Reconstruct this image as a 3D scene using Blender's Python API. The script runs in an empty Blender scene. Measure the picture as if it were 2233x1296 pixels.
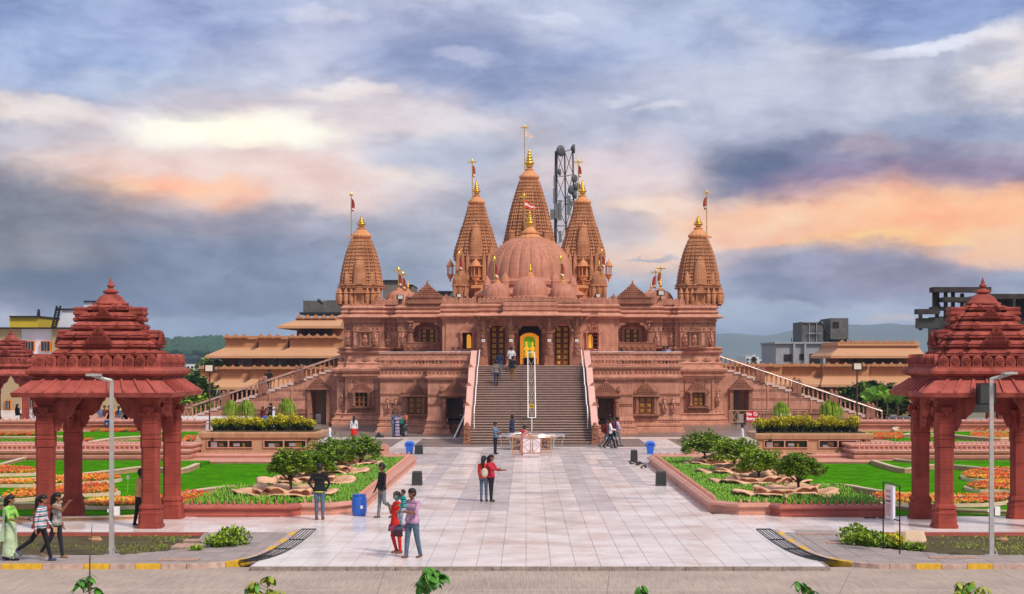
import bpy, math, random
import numpy as np
from mathutils import Vector, Matrix
R = math.radians
rnd = random.Random(7)
sc = bpy.context.scene
COL = sc.collection
# ------------------------------------------------------------ camera, sky, sun
F, VX, HY, CH, CX = 3800.0, 1147.0, 790.0, 4.9, -0.3      # focal length / vanishing point measured in the photograph
cam_d = bpy.data.cameras.new('camera'); cam = bpy.data.objects.new('camera', cam_d); COL.objects.link(cam)
cam.location = (CX, 0, CH); cam.rotation_euler = (R(90), 0, 0)
cam_d.sensor_width = 36; cam_d.lens = 36*F/2233; cam_d.shift_x = (1116.5-VX)/2233; cam_d.shift_y = (HY-648)/2233
cam_d.clip_start = 1; cam_d.clip_end = 30000
sc.camera = cam
def WX(x, D): return (x-VX)/F*D + CX           # photograph column at a depth -> metres
def WZ(y, D): return CH-(y-HY)/F*D
def GP(x, y, z=0.0):
 D = F*(CH-z)/(y-HY); return (WX(x, D), D, z)
sc.view_settings.view_transform = 'Standard'; sc.view_settings.look = 'None'
sc.view_settings.exposure = .1; sc.view_settings.gamma = 1
sc.render.engine = 'CYCLES'
sc.cycles.volume_bounces = 1
SUN_EL, SUN_AZ = 46, 138     # sun behind and to the right of the viewer, seen through thin cloud
w = bpy.data.worlds.new('World'); sc.world = w; w.use_nodes = True
nt = w.node_tree; N = nt.nodes; L = nt.links
for n in list(N): N.remove(n)
def s2l(c):
 return tuple(((v/255)/12.92 if v/255 <= .04045 else ((v/255+.055)/1.055)**2.4) for v in c)
def wm(op, a, b=None, c=None):
 n = N.new('ShaderNodeMath'); n.operation = op
 for i, v in enumerate((a, b, c)):
  if v is None: continue
  if isinstance(v, (int, float)): n.inputs[i].default_value = v
  else: L.new(v, n.inputs[i])
 return n.outputs[0]
def build_sky():
 out = N.new('ShaderNodeOutputWorld'); bg = N.new('ShaderNodeBackground'); L.new(bg.outputs[0], out.inputs[0])
 tc = N.new('ShaderNodeTexCoord'); sep = N.new('ShaderNodeSeparateXYZ'); L.new(tc.outputs['Generated'], sep.inputs[0])
 X, Y, Z = sep.outputs
 az = wm('ARCTAN2', X, Y); el = wm('ARCSINE', Z)
 # degrees-like cloud coordinates: 1 unit = 100 px of the photograph
 U = wm('MULTIPLY', az, 38.6); V = wm('MULTIPLY', el, 38.0)
 comb = N.new('ShaderNodeCombineXYZ'); L.new(U, comb.inputs[0]); L.new(V, comb.inputs[1])
 def noise(scale, sx, sy, det=6, rough=.55, off=0, dist=0.0):
  m = N.new('ShaderNodeMapping'); m.inputs['Scale'].default_value = (sx, sy, 1); m.inputs['Location'].default_value = (off, off*.7, off*.3)
  L.new(comb.outputs[0], m.inputs[0])
  t = N.new('ShaderNodeTexNoise'); t.inputs['Scale'].default_value = scale; t.inputs['Detail'].default_value = det
  t.inputs['Roughness'].default_value = rough; t.inputs['Distortion'].default_value = dist
  L.new(m.outputs[0], t.inputs['Vector']); return t
 wn = noise(.33, .7, 1.3, 5, .55, 3.1); s = N.new('ShaderNodeSeparateColor'); L.new(wn.outputs['Color'], s.inputs[0])
 Uw = wm('ADD', U, wm('MULTIPLY', wm('SUBTRACT', s.outputs[0], .5), 1.7))
 Vw = wm('ADD', V, wm('MULTIPLY', wm('SUBTRACT', s.outputs[1], .5), 1.1))
 wn2 = noise(1.3, .7, 1.3, 7, .62, 11.0); s2 = N.new('ShaderNodeSeparateColor'); L.new(wn2.outputs['Color'], s2.inputs[0])
 Uw = wm('ADD', Uw, wm('MULTIPLY', wm('SUBTRACT', s2.outputs[0], .5), 1.1))
 Vw = wm('ADD', Vw, wm('MULTIPLY', wm('SUBTRACT', s2.outputs[1], .5), .62))
 sky = N.new('ShaderNodeTexSky'); sky.sky_type = 'NISHITA'; sky.sun_disc = False
 sky.sun_elevation = R(SUN_EL); sky.sun_rotation = R(SUN_AZ)
 sm = N.new('ShaderNodeMix'); sm.data_type = 'RGBA'; sm.blend_type = 'MULTIPLY'; sm.inputs[0].default_value = 1
 L.new(sky.outputs[0], sm.inputs[6]); sm.inputs[7].default_value = (.1, .1, .1, 1)
 # overcast deck: colour by elevation
 rp = N.new('ShaderNodeValToRGB'); mr = N.new('ShaderNodeMapRange'); mr.inputs[1].default_value = -3; mr.inputs[2].default_value = 45
 L.new(Vw, mr.inputs[0]); L.new(mr.outputs[0], rp.inputs[0])
 cr = rp.color_ramp; stops = [(-3, (140, 146, 158)), (.3, (150, 160, 176)), (2.0, (158, 160, 176)), (4.5, (188, 178, 184)), (6.5, (170, 174, 192)), (8, (172, 182, 208)),
         (12, (172, 180, 202)), (20, (170, 178, 198)), (45, (176, 180, 194))]
 while len(cr.elements) < len(stops): cr.elements.new(.5)
 for e, (v, c) in zip(cr.elements, stops):
  e.position = (v+3)/48; k = 1.0 if v < 11 else (1.0+min(1, (v-11)/20)*.25)
  e.color = tuple(min(1, q) for q in s2l(c))+(1,)
 cur = rp.outputs[0]
 def mix(fac, col, cur, mode='MIX'):
  m = N.new('ShaderNodeMix'); m.data_type = 'RGBA'; m.blend_type = mode
  if isinstance(fac, (int, float)): m.inputs[0].default_value = fac
  else: L.new(fac, m.inputs[0])
  L.new(cur, m.inputs[6])
  if isinstance(col, tuple): m.inputs[7].default_value = s2l(col)+(1,) if max(col) > 1.5 else col+(1,)
  else: L.new(col, m.inputs[7])
  return m.outputs[2]
 # big soft light / dark structure everywhere
 n1 = noise(.22, .6, 1.3, 5, .5, 7.7, .2)
 def ramp01(v, a, b):
  m = N.new('ShaderNodeMapRange'); m.interpolation_type = 'SMOOTHSTEP'; m.inputs[1].default_value = a; m.inputs[2].default_value = b
  L.new(v, m.inputs[0]); return m.outputs[0]
 cur = mix(wm('MULTIPLY', ramp01(n1.outputs[0], .5, .72), .5), (226, 216, 220), cur)
 cur = mix(wm('MULTIPLY', ramp01(n1.outputs[0], .47, .3), .45), (128, 134, 160), cur)
 def blob(x, y, rx, ry, col, a=1.0, cur=None, soft=1.0):
  u0, v0 = (x-VX)/100, (HY-y)/100
  du = wm('DIVIDE', wm('SUBTRACT', Uw, u0), rx/100); dv = wm('DIVIDE', wm('SUBTRACT', Vw, v0), ry/100)
  r2 = wm('ADD', wm('MULTIPLY', du, du), wm('MULTIPLY', dv, dv))
  e = ramp01(r2, 2.3, .12)
  return mix(wm('MULTIPLY', e, a), col, cur)
 B = [  # x, y, rx, ry, colour, opacity
  (150, 120, 380, 110, (150, 166, 205), .8), (430, 60, 230, 70, (148, 158, 196), .7), (620, 150, 200, 60, (190, 190, 210), .5),
  (0, 20, 160, 60, (120, 140, 180), .5), (900, 90, 230, 60, (150, 158, 192), .6), (1100, 160, 330, 60, (142, 152, 188), .85), (1420, 110, 200, 55, (160, 172, 205), .6),
  (700, 60, 60, 20, (235, 228, 235), .7), (1020, 140, 60, 14, (230, 228, 240), .7), (740, 205, 90, 14, (246, 232, 220), .7), (1210, 45, 50, 12, (215, 218, 235), .8), (1010, 35, 30, 12, (215, 215, 235), .6),
  (120, 235, 170, 16, (140, 145, 175), .7), (60, 265, 200, 35, (236, 218, 205), .75), (400, 195, 200, 30, (190, 196, 212), .6),
  (650, 300, 420, 90, (226, 208, 205), .75), (520, 290, 190, 46, (255, 246, 220), 1.0), (620, 262, 60, 30, (255, 244, 228), .7), (405, 250, 60, 14, (160, 160, 180), .7),
  (480, 375, 150, 32, (196, 182, 192), .8), (670, 385, 55, 10, (160, 152, 178), .7), (760, 400, 200, 60, (232, 206, 198), .7), (900, 375, 70, 18, (250, 228, 196), .85),
  (230, 385, 190, 30, (216, 190, 178), .6), (420, 410, 330, 70, (238, 200, 180), .8), (360, 430, 170, 34, (255, 180, 132), .95), (260, 410, 90, 16, (252, 206, 160), .6), (330, 480, 260, 40, (200, 172, 162), .7),
  (60, 470, 240, 75, (112, 108, 118), .9), (520, 520, 300, 50, (140, 136, 156), .7), (300, 610, 430, 80, (88, 96, 120), .95), (640, 600, 300, 70, (122, 130, 154), .85), (80, 560, 160, 40, (140, 128, 126), .5),
  (560, 720, 300, 30, (150, 166, 184), .8), (980, 330, 160, 50, (158, 168, 190), .7), (1060, 450, 200, 60, (176, 174, 188), .5), (860, 560, 120, 60, (150, 156, 172), .5),
  (1600, 250, 380, 100, (182, 184, 202), .85), (1380, 215, 35, 12, (226, 224, 232), .8), (1470, 240, 50, 8, (228, 222, 224), .7), (1475, 262, 50, 12, (140, 148, 174), .7), (1380, 380, 180, 50, (228, 200, 194), .75), (1420, 330, 120, 40, (196, 186, 198), .5),
  (2050, 50, 260, 60, (124, 142, 188), .85), (1780, 20, 160, 40, (146, 160, 198), .7), (2030, 125, 140, 14, (220, 220, 232), .8), (2190, 170, 90, 60, (236, 226, 222), .75), (2150, 160, 60, 22, (140, 152, 180), .8), (2200, 205, 40, 10, (250, 232, 212), .6),
  (1720, 385, 160, 66, (92, 98, 130), 1.0), (2000, 350, 230, 44, (142, 134, 158), .85), (2110, 290, 200, 26, (138, 146, 172), .85), (1900, 410, 260, 40, (142, 116, 142), .9), (2180, 400, 140, 40, (140, 118, 142), .9), (1640, 430, 60, 16, (104, 108, 136), .7), (1880, 330, 60, 22, (222, 190, 186), .5),
  (1500, 520, 240, 90, (246, 206, 176), .9), (2000, 500, 420, 80, (250, 180, 128), .9), (1340, 500, 90, 40, (164, 164, 180), .6), (1420, 440, 90, 16, (248, 220, 196), .7), (1800, 480, 260, 34, (250, 196, 148), .95), (2080, 490, 240, 60, (255, 184, 118), 1.0), (1950, 540, 220, 22, (255, 190, 110), .9), (2180, 560, 100, 40, (246, 178, 124), .9), (2060, 480, 60, 12, (255, 160, 92), .6),
  (2050, 556, 50, 7, (170, 150, 160), .7), (1900, 530, 60, 8, (255, 214, 120), .7),
  (1800, 600, 240, 50, (140, 138, 162), .9), (1740, 640, 200, 24, (122, 126, 152), .8), (1950, 620, 160, 34, (140, 128, 148), .8), (1650, 560, 110, 16, (190, 180, 190), .5), (1430, 566, 50, 4, (110, 150, 190), .9), (1380, 640, 200, 36, (176, 182, 196), .7),
  (1400, 615, 30, 8, (236, 208, 190), .7), (1750, 700, 260, 26, (168, 178, 192), .85), (1950, 705, 60, 8, (248, 206, 164), .6),
 ]
 for b in B: cur = blob(*b[:4], b[4], min(1, b[5]*1.06)*(.5 if b[2] < 75 else 1), cur)
 # fine streaky cloud texture
 n2 = noise(.75, .62, 1.25, 9, .56, 21.0, .3)
 cur = mix(.30, ramp01(n2.outputs[0], .34, .66), cur, 'SOFT_LIGHT')
 n3 = noise(3.2, .5, 1.6, 8, .6, 5.0, .4)
 cur = mix(.10, ramp01(n3.outputs[0], .3, .7), cur, 'SOFT_LIGHT')
 # brighter overcast deck overhead and behind the viewer (never in frame)
 hi = ramp01(el, .24, .75)
 k = wm('ADD', 1.0, wm('MULTIPLY', hi, .1))
 back = wm('ADD', 1.0, wm('MULTIPLY', ramp01(Y, .2, -.6), .05))
 cur = mix(.12, sm.outputs[2], cur)
 g = N.new('ShaderNodeVectorMath'); g.operation = 'SCALE'; L.new(cur, g.inputs[0]); L.new(wm('MULTIPLY', k, back), g.inputs['Scale'])
 hs = N.new('ShaderNodeHueSaturation'); hs.inputs['Saturation'].default_value = .94; L.new(g.outputs[0], hs.inputs['Color'])
 bc = N.new('ShaderNodeBrightContrast'); bc.inputs['Contrast'].default_value = .24; bc.inputs['Bright'].default_value = .055; L.new(hs.outputs[0], bc.inputs['Color'])
 L.new(bc.outputs[0], bg.inputs[0]); bg.inputs[1].default_value = 1.0
build_sky()
w.cycles.sampling_method = 'MANUAL'; w.cycles.sample_map_resolution = 512
sd = bpy.data.lights.new('sun', 'SUN'); sun = bpy.data.objects.new('sun', sd); COL.objects.link(sun)
sd.energy = 3.3; sd.angle = R(12); sd.color = (1, .89, .76)
az = R(SUN_AZ)
sun.rotation_euler = Vector((math.sin(az)*math.cos(R(SUN_EL)), math.cos(az)*math.cos(R(SUN_EL)), math.sin(R(SUN_EL)))).to_track_quat('Z', 'Y').to_euler()
# ------------------------------------------------------------ materials
MATS = {}
def mat(name, col, rough=.8, noise=.15, nscale=3.0, bump=0.0, bscale=20.0, spec=.3, metal=0.0, emit=None, streak=0.0, extra=None, col2=None, sss=0):
 if name in MATS: return MATS[name]
 m = bpy.data.materials.new(name); m.use_nodes = True; t = m.node_tree; n = t.nodes; l = t.links
 b = n['Principled BSDF']; b.inputs['Roughness'].default_value = rough; b.inputs['Metallic'].default_value = metal
 b.inputs['Specular IOR Level'].default_value = spec
 geo = n.new('ShaderNodeNewGeometry')
 base = None
 tx = n.new('ShaderNodeTexNoise'); tx.inputs['Scale'].default_value = nscale; tx.inputs['Detail'].default_value = 7; tx.inputs['Roughness'].default_value = .6
 l.new(geo.outputs['Position'], tx.inputs['Vector'])
 rp = n.new('ShaderNodeValToRGB'); l.new(tx.outputs[0], rp.inputs[0])
 c1 = tuple(max(0, v*(1-noise)) for v in col); c2 = tuple(min(1, v*(1+noise)) for v in (col2 or col))
 rp.color_ramp.elements[0].position = .3; rp.color_ramp.elements[0].color = c1+(1,)
 rp.color_ramp.elements[1].position = .7; rp.color_ramp.elements[1].color = c2+(1,)
 base = rp.outputs[0]
 if streak:
  mp = n.new('ShaderNodeMapping'); mp.inputs['Scale'].default_value = (5, 5, .35); l.new(geo.outputs['Position'], mp.inputs[0])
  t2 = n.new('ShaderNodeTexNoise'); t2.inputs['Scale'].default_value = 1.2; t2.inputs['Detail'].default_value = 5; l.new(mp.outputs[0], t2.inputs['Vector'])
  mr = n.new('ShaderNodeMapRange'); mr.inputs[1].default_value = .45; mr.inputs[2].default_value = .75; mr.inputs[3].default_value = 0; mr.inputs[4].default_value = streak
  l.new(t2.outputs[0], mr.inputs[0])
  mx = n.new('ShaderNodeMix'); mx.data_type = 'RGBA'; l.new(mr.outputs[0], mx.inputs[0]); l.new(base, mx.inputs[6])
  mx.inputs[7].default_value = tuple(v*.45 for v in col)+(1,); base = mx.outputs[2]
 if bump:
  t3 = n.new('ShaderNodeTexNoise'); t3.inputs['Scale'].default_value = bscale; t3.inputs['Detail'].default_value = 4; l.new(geo.outputs['Position'], t3.inputs['Vector'])
  bp = n.new('ShaderNodeBump'); bp.inputs['Strength'].default_value = bump; bp.inputs['Distance'].default_value = .02
  l.new(t3.outputs[0], bp.inputs['Height']); l.new(bp.outputs[0], b.inputs['Normal'])
 if extra: base = extra(n, l, geo, base, b) or base
 l.new(base, b.inputs['Base Color'])
 if emit:
  b.inputs['Emission Color'].default_value = emit[0]+(1,); b.inputs['Emission Strength'].default_value = emit[1]
 MATS[name] = m; return m
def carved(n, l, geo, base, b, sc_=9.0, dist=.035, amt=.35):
 """fine shallow carving: relief plus shade painted into its hollows"""
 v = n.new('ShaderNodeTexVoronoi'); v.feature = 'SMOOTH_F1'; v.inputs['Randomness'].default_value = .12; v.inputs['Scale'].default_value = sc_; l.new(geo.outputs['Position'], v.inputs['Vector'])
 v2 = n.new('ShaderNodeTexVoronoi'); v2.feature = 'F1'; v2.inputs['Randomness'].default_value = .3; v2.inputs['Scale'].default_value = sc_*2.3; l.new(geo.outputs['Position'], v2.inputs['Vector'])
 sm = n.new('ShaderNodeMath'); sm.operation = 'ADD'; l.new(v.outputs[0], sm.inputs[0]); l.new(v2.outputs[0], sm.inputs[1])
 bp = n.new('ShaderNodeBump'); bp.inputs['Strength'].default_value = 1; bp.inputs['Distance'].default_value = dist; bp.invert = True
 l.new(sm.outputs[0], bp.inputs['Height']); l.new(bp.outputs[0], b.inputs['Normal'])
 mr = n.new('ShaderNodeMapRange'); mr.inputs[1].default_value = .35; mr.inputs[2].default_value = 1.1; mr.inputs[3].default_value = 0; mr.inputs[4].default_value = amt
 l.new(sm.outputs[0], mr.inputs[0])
 mx = n.new('ShaderNodeMix'); mx.data_type = 'RGBA'; mx.blend_type = 'MULTIPLY'; l.new(mr.outputs[0], mx.inputs[0]); l.new(base, mx.inputs[6]); mx.inputs[7].default_value = (.35, .25, .22, 1)  # hollows coloured darker to stand in for crevice shade
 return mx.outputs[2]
def joints(n, l, geo, base, b, w=1.1, h=.42, amt=.5, mortar=.012):
 sp = n.new('ShaderNodeSeparateXYZ'); l.new(geo.outputs['Position'], sp.inputs[0])
 ad = n.new('ShaderNodeMath'); ad.operation = 'ADD'; l.new(sp.outputs[0], ad.inputs[0]); l.new(sp.outputs[1], ad.inputs[1])
 cb = n.new('ShaderNodeCombineXYZ'); l.new(ad.outputs[0], cb.inputs[0]); l.new(sp.outputs[2], cb.inputs[1])
 br = n.new('ShaderNodeTexBrick'); br.inputs['Scale'].default_value = 1; br.inputs['Brick Width'].default_value = w; br.inputs['Row Height'].default_value = h
 br.inputs['Mortar Size'].default_value = mortar; br.inputs['Color1'].default_value = (1, 1, 1, 1); br.inputs['Color2'].default_value = (.86, .85, .84, 1); br.inputs['Mortar'].default_value = (1-amt,)*3+(1,)
 l.new(cb.outputs[0], br.inputs['Vector'])
 mx = n.new('ShaderNodeMix'); mx.data_type = 'RGBA'; mx.blend_type = 'MULTIPLY'; mx.inputs[0].default_value = 1; l.new(base, mx.inputs[6]); l.new(br.outputs[0], mx.inputs[7])
 return mx.outputs[2]
PINK = (.50, .225, .14); TOWER = (.62, .275, .12); RED = (.27, .046, .030); TAN = (.48, .27, .15)
M_pink = mat('pink_sandstone', PINK, .85, .2, 1.3, .4, 30, streak=.5, col2=(.55, .27, .19), extra=lambda *a: joints(*a, w=1.3, h=.62, amt=.22, mortar=.014))
M_pinkp = mat('pink_sandstone_plain', tuple(v*1.0 for v in PINK), .8, .2, 2.0, .3, 30, streak=.4, col2=(.54, .26, .18))
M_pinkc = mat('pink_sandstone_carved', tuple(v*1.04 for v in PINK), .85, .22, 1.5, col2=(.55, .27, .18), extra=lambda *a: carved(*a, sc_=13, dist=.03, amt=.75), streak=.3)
M_pinkl = mat('pink_sandstone_polished', (.72, .40, .33), .5, .08, 2.0, .1, 20)
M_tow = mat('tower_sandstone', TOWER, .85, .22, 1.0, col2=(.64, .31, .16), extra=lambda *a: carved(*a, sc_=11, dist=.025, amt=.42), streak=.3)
M_towp = mat('tower_sandstone_plain', TOWER, .85, .14, 1.2, .4, 25, streak=.25)
M_dome = mat('dome_sandstone', (.47, .195, .125), .7, .16, .9, .2, 18, streak=.55)
M_red = mat('red_sandstone', RED, .85, .32, 2.2, .35, 35, streak=.5, col2=(.33, .075, .055))
M_redj = mat('red_sandstone_blocks', tuple(v*1.1 for v in RED), .8, .28, 1.9, .3, 35, streak=.35, extra=lambda *a: joints(*a, w=.5, h=.33, amt=.3, mortar=.008))
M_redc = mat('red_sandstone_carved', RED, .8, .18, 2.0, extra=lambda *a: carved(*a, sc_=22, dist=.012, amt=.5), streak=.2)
M_redroof = mat('red_roof_slabs', (.38, .085, .065), .6, .25, 2.2, .25, 30, streak=.3)
M_curb = mat('red_curb_stone', (.40, .10, .075), .45, .16, 2.0, .2, 30)
M_curbp = mat('pink_curb_stone', (.56, .26, .19), .5, .14, 2.0, .2, 30, streak=.2)
M_tan = mat('tan_sandstone', TAN, .8, .16, 2.0, .3, 30, streak=.4)
M_tanl = mat('pale_wall_cap', (.66, .48, .34), .7, .12, 3.0, .2, 30)
M_peach = mat('peach_render', (.45, .215, .10), .85, .07, .6, .1, 20, streak=.25)
M_peachl = mat('peach_awning', (.52, .28, .15), .8, .06, .6, .1, 20)
M_gold = mat('gilded_metal', (.85, .50, .06), .28, .1, 9, spec=.6, metal=.85)
M_goldd = mat('gold_panel_relief', (.55, .33, .05), .4, .4, 30, spec=.5, metal=.5)
M_wood = mat('brown_door_wood', (.14, .035, .012), .5, .25, 6, .1)
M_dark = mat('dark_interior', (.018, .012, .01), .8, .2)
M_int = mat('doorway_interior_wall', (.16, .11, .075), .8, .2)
M_steel = mat('brushed_steel', (.72, .72, .72), .3, .06, 9, spec=.6, metal=.8)
M_white = mat('white_paint', (.82, .80, .80), .5, .05)
M_pole = mat('galvanised_pole', (.42, .40, .38), .55, .14, 6, spec=.5, metal=.3)
M_black = mat('black_paint', (.02, .02, .02), .45, .2)
M_granite = mat('dark_granite', (.05, .052, .05), .55, .3, 40)
M_conc = mat('raw_concrete', (.12, .115, .11), .9, .3, 1.0, .3, 10, streak=.5)
M_concl = mat('grey_concrete', (.33, .33, .36), .9, .15, .8, .2, 10, streak=.4)
M_cloth = lambda nm, c: mat('cloth_'+nm, c, .9, .3, 9, 1, 16)
def pos_hash(n, l, geo, sx, sy, seed=0.0):
 d = n.new('ShaderNodeVectorMath'); d.operation = 'MULTIPLY_ADD'; d.inputs[1].default_value = (1/sx, 1/sy, 0); d.inputs[2].default_value = (100.5, 100+seed, 0)
 l.new(geo.outputs['Position'], d.inputs[0]); f = n.new('ShaderNodeVectorMath'); f.operation = 'FLOOR'; l.new(d.outputs[0], f.inputs[0])
 wn = n.new('ShaderNodeTexWhiteNoise'); l.new(f.outputs[0], wn.inputs['Vector']); return wn.outputs['Value']
def tile_extra(sx, sy, var, rlo=.16, rhi=.4):
 def f(n, l, geo, base, b):
  h = pos_hash(n, l, geo, sx, sy); mr = n.new('ShaderNodeMapRange'); mr.inputs[3].default_value = 1-var; mr.inputs[4].default_value = 1+var*.4; l.new(h, mr.inputs[0])
  mx = n.new('ShaderNodeVectorMath'); mx.operation = 'SCALE'; l.new(base, mx.inputs[0]); l.new(mr.outputs[0], mx.inputs['Scale'])
  t = n.new('ShaderNodeTexNoise'); t.inputs['Scale'].default_value = .5; t.inputs['Detail'].default_value = 8; t.inputs['Roughness'].default_value = .65; l.new(geo.outputs['Position'], t.inputs['Vector'])
  r = n.new('ShaderNodeMapRange'); r.inputs[1].default_value = .35; r.inputs[2].default_value = .65; r.inputs[3].default_value = rlo; r.inputs[4].default_value = rhi; l.new(t.outputs[0], r.inputs[0])
  l.new(r.outputs[0], b.inputs['Roughness'])
  # faint dirt and dried water marks
  t2 = n.new('ShaderNodeTexNoise'); t2.inputs['Scale'].default_value = 1.3; t2.inputs['Detail'].default_value = 9; t2.inputs['Roughness'].default_value = .7; t2.inputs['Distortion'].default_value = 1.2; l.new(geo.outputs['Position'], t2.inputs['Vector'])
  r2 = n.new('ShaderNodeMapRange'); r2.inputs[1].default_value = .5; r2.inputs[2].default_value = .8; r2.inputs[3].default_value = 0; r2.inputs[4].default_value = .11; l.new(t2.outputs[0], r2.inputs[0])
  m3 = n.new('ShaderNodeMix'); m3.data_type = 'RGBA'; m3.blend_type = 'MULTIPLY'; l.new(r2.outputs[0], m3.inputs[0]); l.new(mx.outputs[0], m3.inputs[6]); m3.inputs[7].default_value = (.6, .52, .48, 1)
  return m3.outputs[2]
 return f
M_tile = mat('pale_plaza_tile', (.80, .71, .675), .3, .05, 1.0, spec=.5, extra=tile_extra(.6, 1.2, .05, .13, .32))
M_tileg = mat('grey_plaza_tile', (.55, .48, .47), .3, .08, 1.0, spec=.5, extra=tile_extra(.6, 1.2, .16, .2, .4))
M_tiled = mat('dark_plaza_tile', (.22, .17, .15), .35, .12, 1.0, spec=.5, extra=tile_extra(.6, 1.2, .2, .25, .45))
M_joint = mat('tile_joint', (.24, .19, .17), .9, .2)
M_paver = mat('footpath_paver', (.34, .28, .26), .75, .12, 3.0, .3, 30, extra=tile_extra(.6, .6, .14, .6, .8))
def road_extra(n, l, geo, base, b):
 mp = n.new('ShaderNodeMapping'); mp.inputs['Rotation'].default_value = (0, 0, R(6)); mp.inputs['Scale'].default_value = (26, .6, 1); l.new(geo.outputs['Position'], mp.inputs[0])
 t = n.new('ShaderNodeTexNoise'); t.inputs['Scale'].default_value = 1.6; t.inputs['Detail'].default_value = 4; l.new(mp.outputs[0], t.inputs['Vector'])
 r = n.new('ShaderNodeMapRange'); r.inputs[1].default_value = .3; r.inputs[2].default_value = .7; r.inputs[3].default_value = .72; r.inputs[4].default_value = 1.12; l.new(t.outputs[0], r.inputs[0])
 mx = n.new('ShaderNodeVectorMath'); mx.operation = 'SCALE'; l.new(base, mx.inputs[0]); l.new(r.outputs[0], mx.inputs['Scale'])
 bp = n.new('ShaderNodeBump'); bp.inputs['Strength'].default_value = .6; bp.inputs['Distance'].default_value = .01; l.new(t.outputs[0], bp.inputs['Height']); l.new(bp.outputs[0], b.inputs['Normal'])
 return mx.outputs[0]
M_road = mat('brushed_concrete_road', (.42, .33, .27), .75, .16, .5, extra=road_extra)
M_kerbw = mat('pink_kerb_paint', (.52, .36, .30), .8, .25, 5, .3, 30, streak=.6)
M_kerby = mat('yellow_kerb_paint', (.72, .42, .03), .7, .2, 5, .3, 30, streak=.5)
def lawn_extra(n, l, geo, base, b):
 mp = n.new('ShaderNodeMapping'); mp.inputs['Scale'].default_value = (.5, 1.6, 1); l.new(geo.outputs['Position'], mp.inputs[0])
 t = n.new('ShaderNodeTexNoise'); t.inputs['Scale'].default_value = 1.1; t.inputs['Detail'].default_value = 10; t.inputs['Roughness'].default_value = .75; l.new(mp.outputs[0], t.inputs['Vector'])
 r = n.new('ShaderNodeMapRange'); r.inputs[1].default_value = .32; r.inputs[2].default_value = .68; r.inputs[3].default_value = .5; r.inputs[4].default_value = 1.45; l.new(t.outputs[0], r.inputs[0])
 mx = n.new('ShaderNodeVectorMath'); mx.operation = 'SCALE'; l.new(base, mx.inputs[0]); l.new(r.outputs[0], mx.inputs['Scale'])
 t3 = n.new('ShaderNodeTexNoise'); t3.inputs['Scale'].default_value = 22; t3.inputs['Detail'].default_value = 3; l.new(geo.outputs['Position'], t3.inputs['Vector'])
 bp = n.new('ShaderNodeBump'); bp.inputs['Strength'].default_value = 1; bp.inputs['Distance'].default_value = .05; l.new(t3.outputs[0], bp.inputs['Height']); l.new(bp.outputs[0], b.inputs['Normal'])
 return mx.outputs[0]
M_lawn = mat('lawn_grass', (.035, .20, .003), 1, .22, 4, spec=0, extra=lawn_extra, col2=(.075, .26, .006))
M_soil = mat('garden_soil', (.10, .055, .032), .95, .45, 1.6, 1, 9, col2=(.075, .07, .025))
M_ground = mat('far_ground', (.16, .15, .09), .95, .3, .05)
def leafm(nm, c, c2=None):
 return mat('leaf_'+nm, c, .55, .35, 4, spec=.3, col2=c2)
M_leaf = leafm('deep_green', (.065, .14, .008), (.16, .27, .014))
M_leaf2 = leafm('fresh_green', (.13, .24, .012), (.26, .38, .02))
M_leafl = leafm('lime_grass', (.10, .28, .015), (.22, .42, .03))
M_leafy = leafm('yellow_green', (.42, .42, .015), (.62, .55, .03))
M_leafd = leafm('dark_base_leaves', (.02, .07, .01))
M_bark = mat('grey_bark', (.12, .075, .05), .9, .3, 8, .6, 30)
M_flr = leafm('orange_petals', (.62, .12, .01), (.75, .22, .015)); M_flyl = leafm('yellow_petals', (.75, .40, .02)); M_flrd = leafm('red_petals', (.55, .05, .015))
M_flw = mat('white_blossom', (.8, .72, .68), .6, .05)
M_petal = mat('carved_petal_stone', (.70, .40, .25), .75, .2, 1.4, .3, 30, streak=.25)
M_skin = mat('skin', (.26, .115, .06), .55, .08, 9); M_skind = mat('skin_dark', (.16, .065, .035), .55, .08, 9)
M_hair = mat('black_hair', (.012, .009, .008), .45, .2, 30)
M_eye = mat('eye_dark', (.02, .012, .01), .4, 0)
# ------------------------------------------------------------ objects
ORG = {}
def tag(o, label=None, cat=None, group=None, kind=None):
 if label: o['label'] = label
 if cat: o['category'] = cat
 if group: o['group'] = group
 if kind: o['kind'] = kind
 return o
def thing(name, label, cat, loc=(0, 0, 0), rz=0, group=None):
 o = bpy.data.objects.new(name, None); COL.objects.link(o); o.location = loc; o.rotation_euler = (0, 0, rz)
 o.empty_display_size = .2
 ORG[o.name] = Vector(loc) if rz == 0 else Vector((0, 0, 0))
 return tag(o, label, cat, group)
def link(name, me, parent=None, loc=(0, 0, 0), rz=0.0, sc_=(1, 1, 1), rot=None):
 """place mesh data; loc is a world position when the parent chain is unrotated"""
 o = bpy.data.objects.new(name, me); COL.objects.link(o)
 og = ORG.get(parent.name, Vector((0, 0, 0))) if parent else Vector((0, 0, 0))
 o.location = Vector(loc)-og; o.rotation_euler = rot or (0, 0, rz); o.scale = sc_ if hasattr(sc_, '__len__') else (sc_,)*3
 if parent: o.parent = parent
 ORG[o.name] = Vector(loc)
 return o
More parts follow.
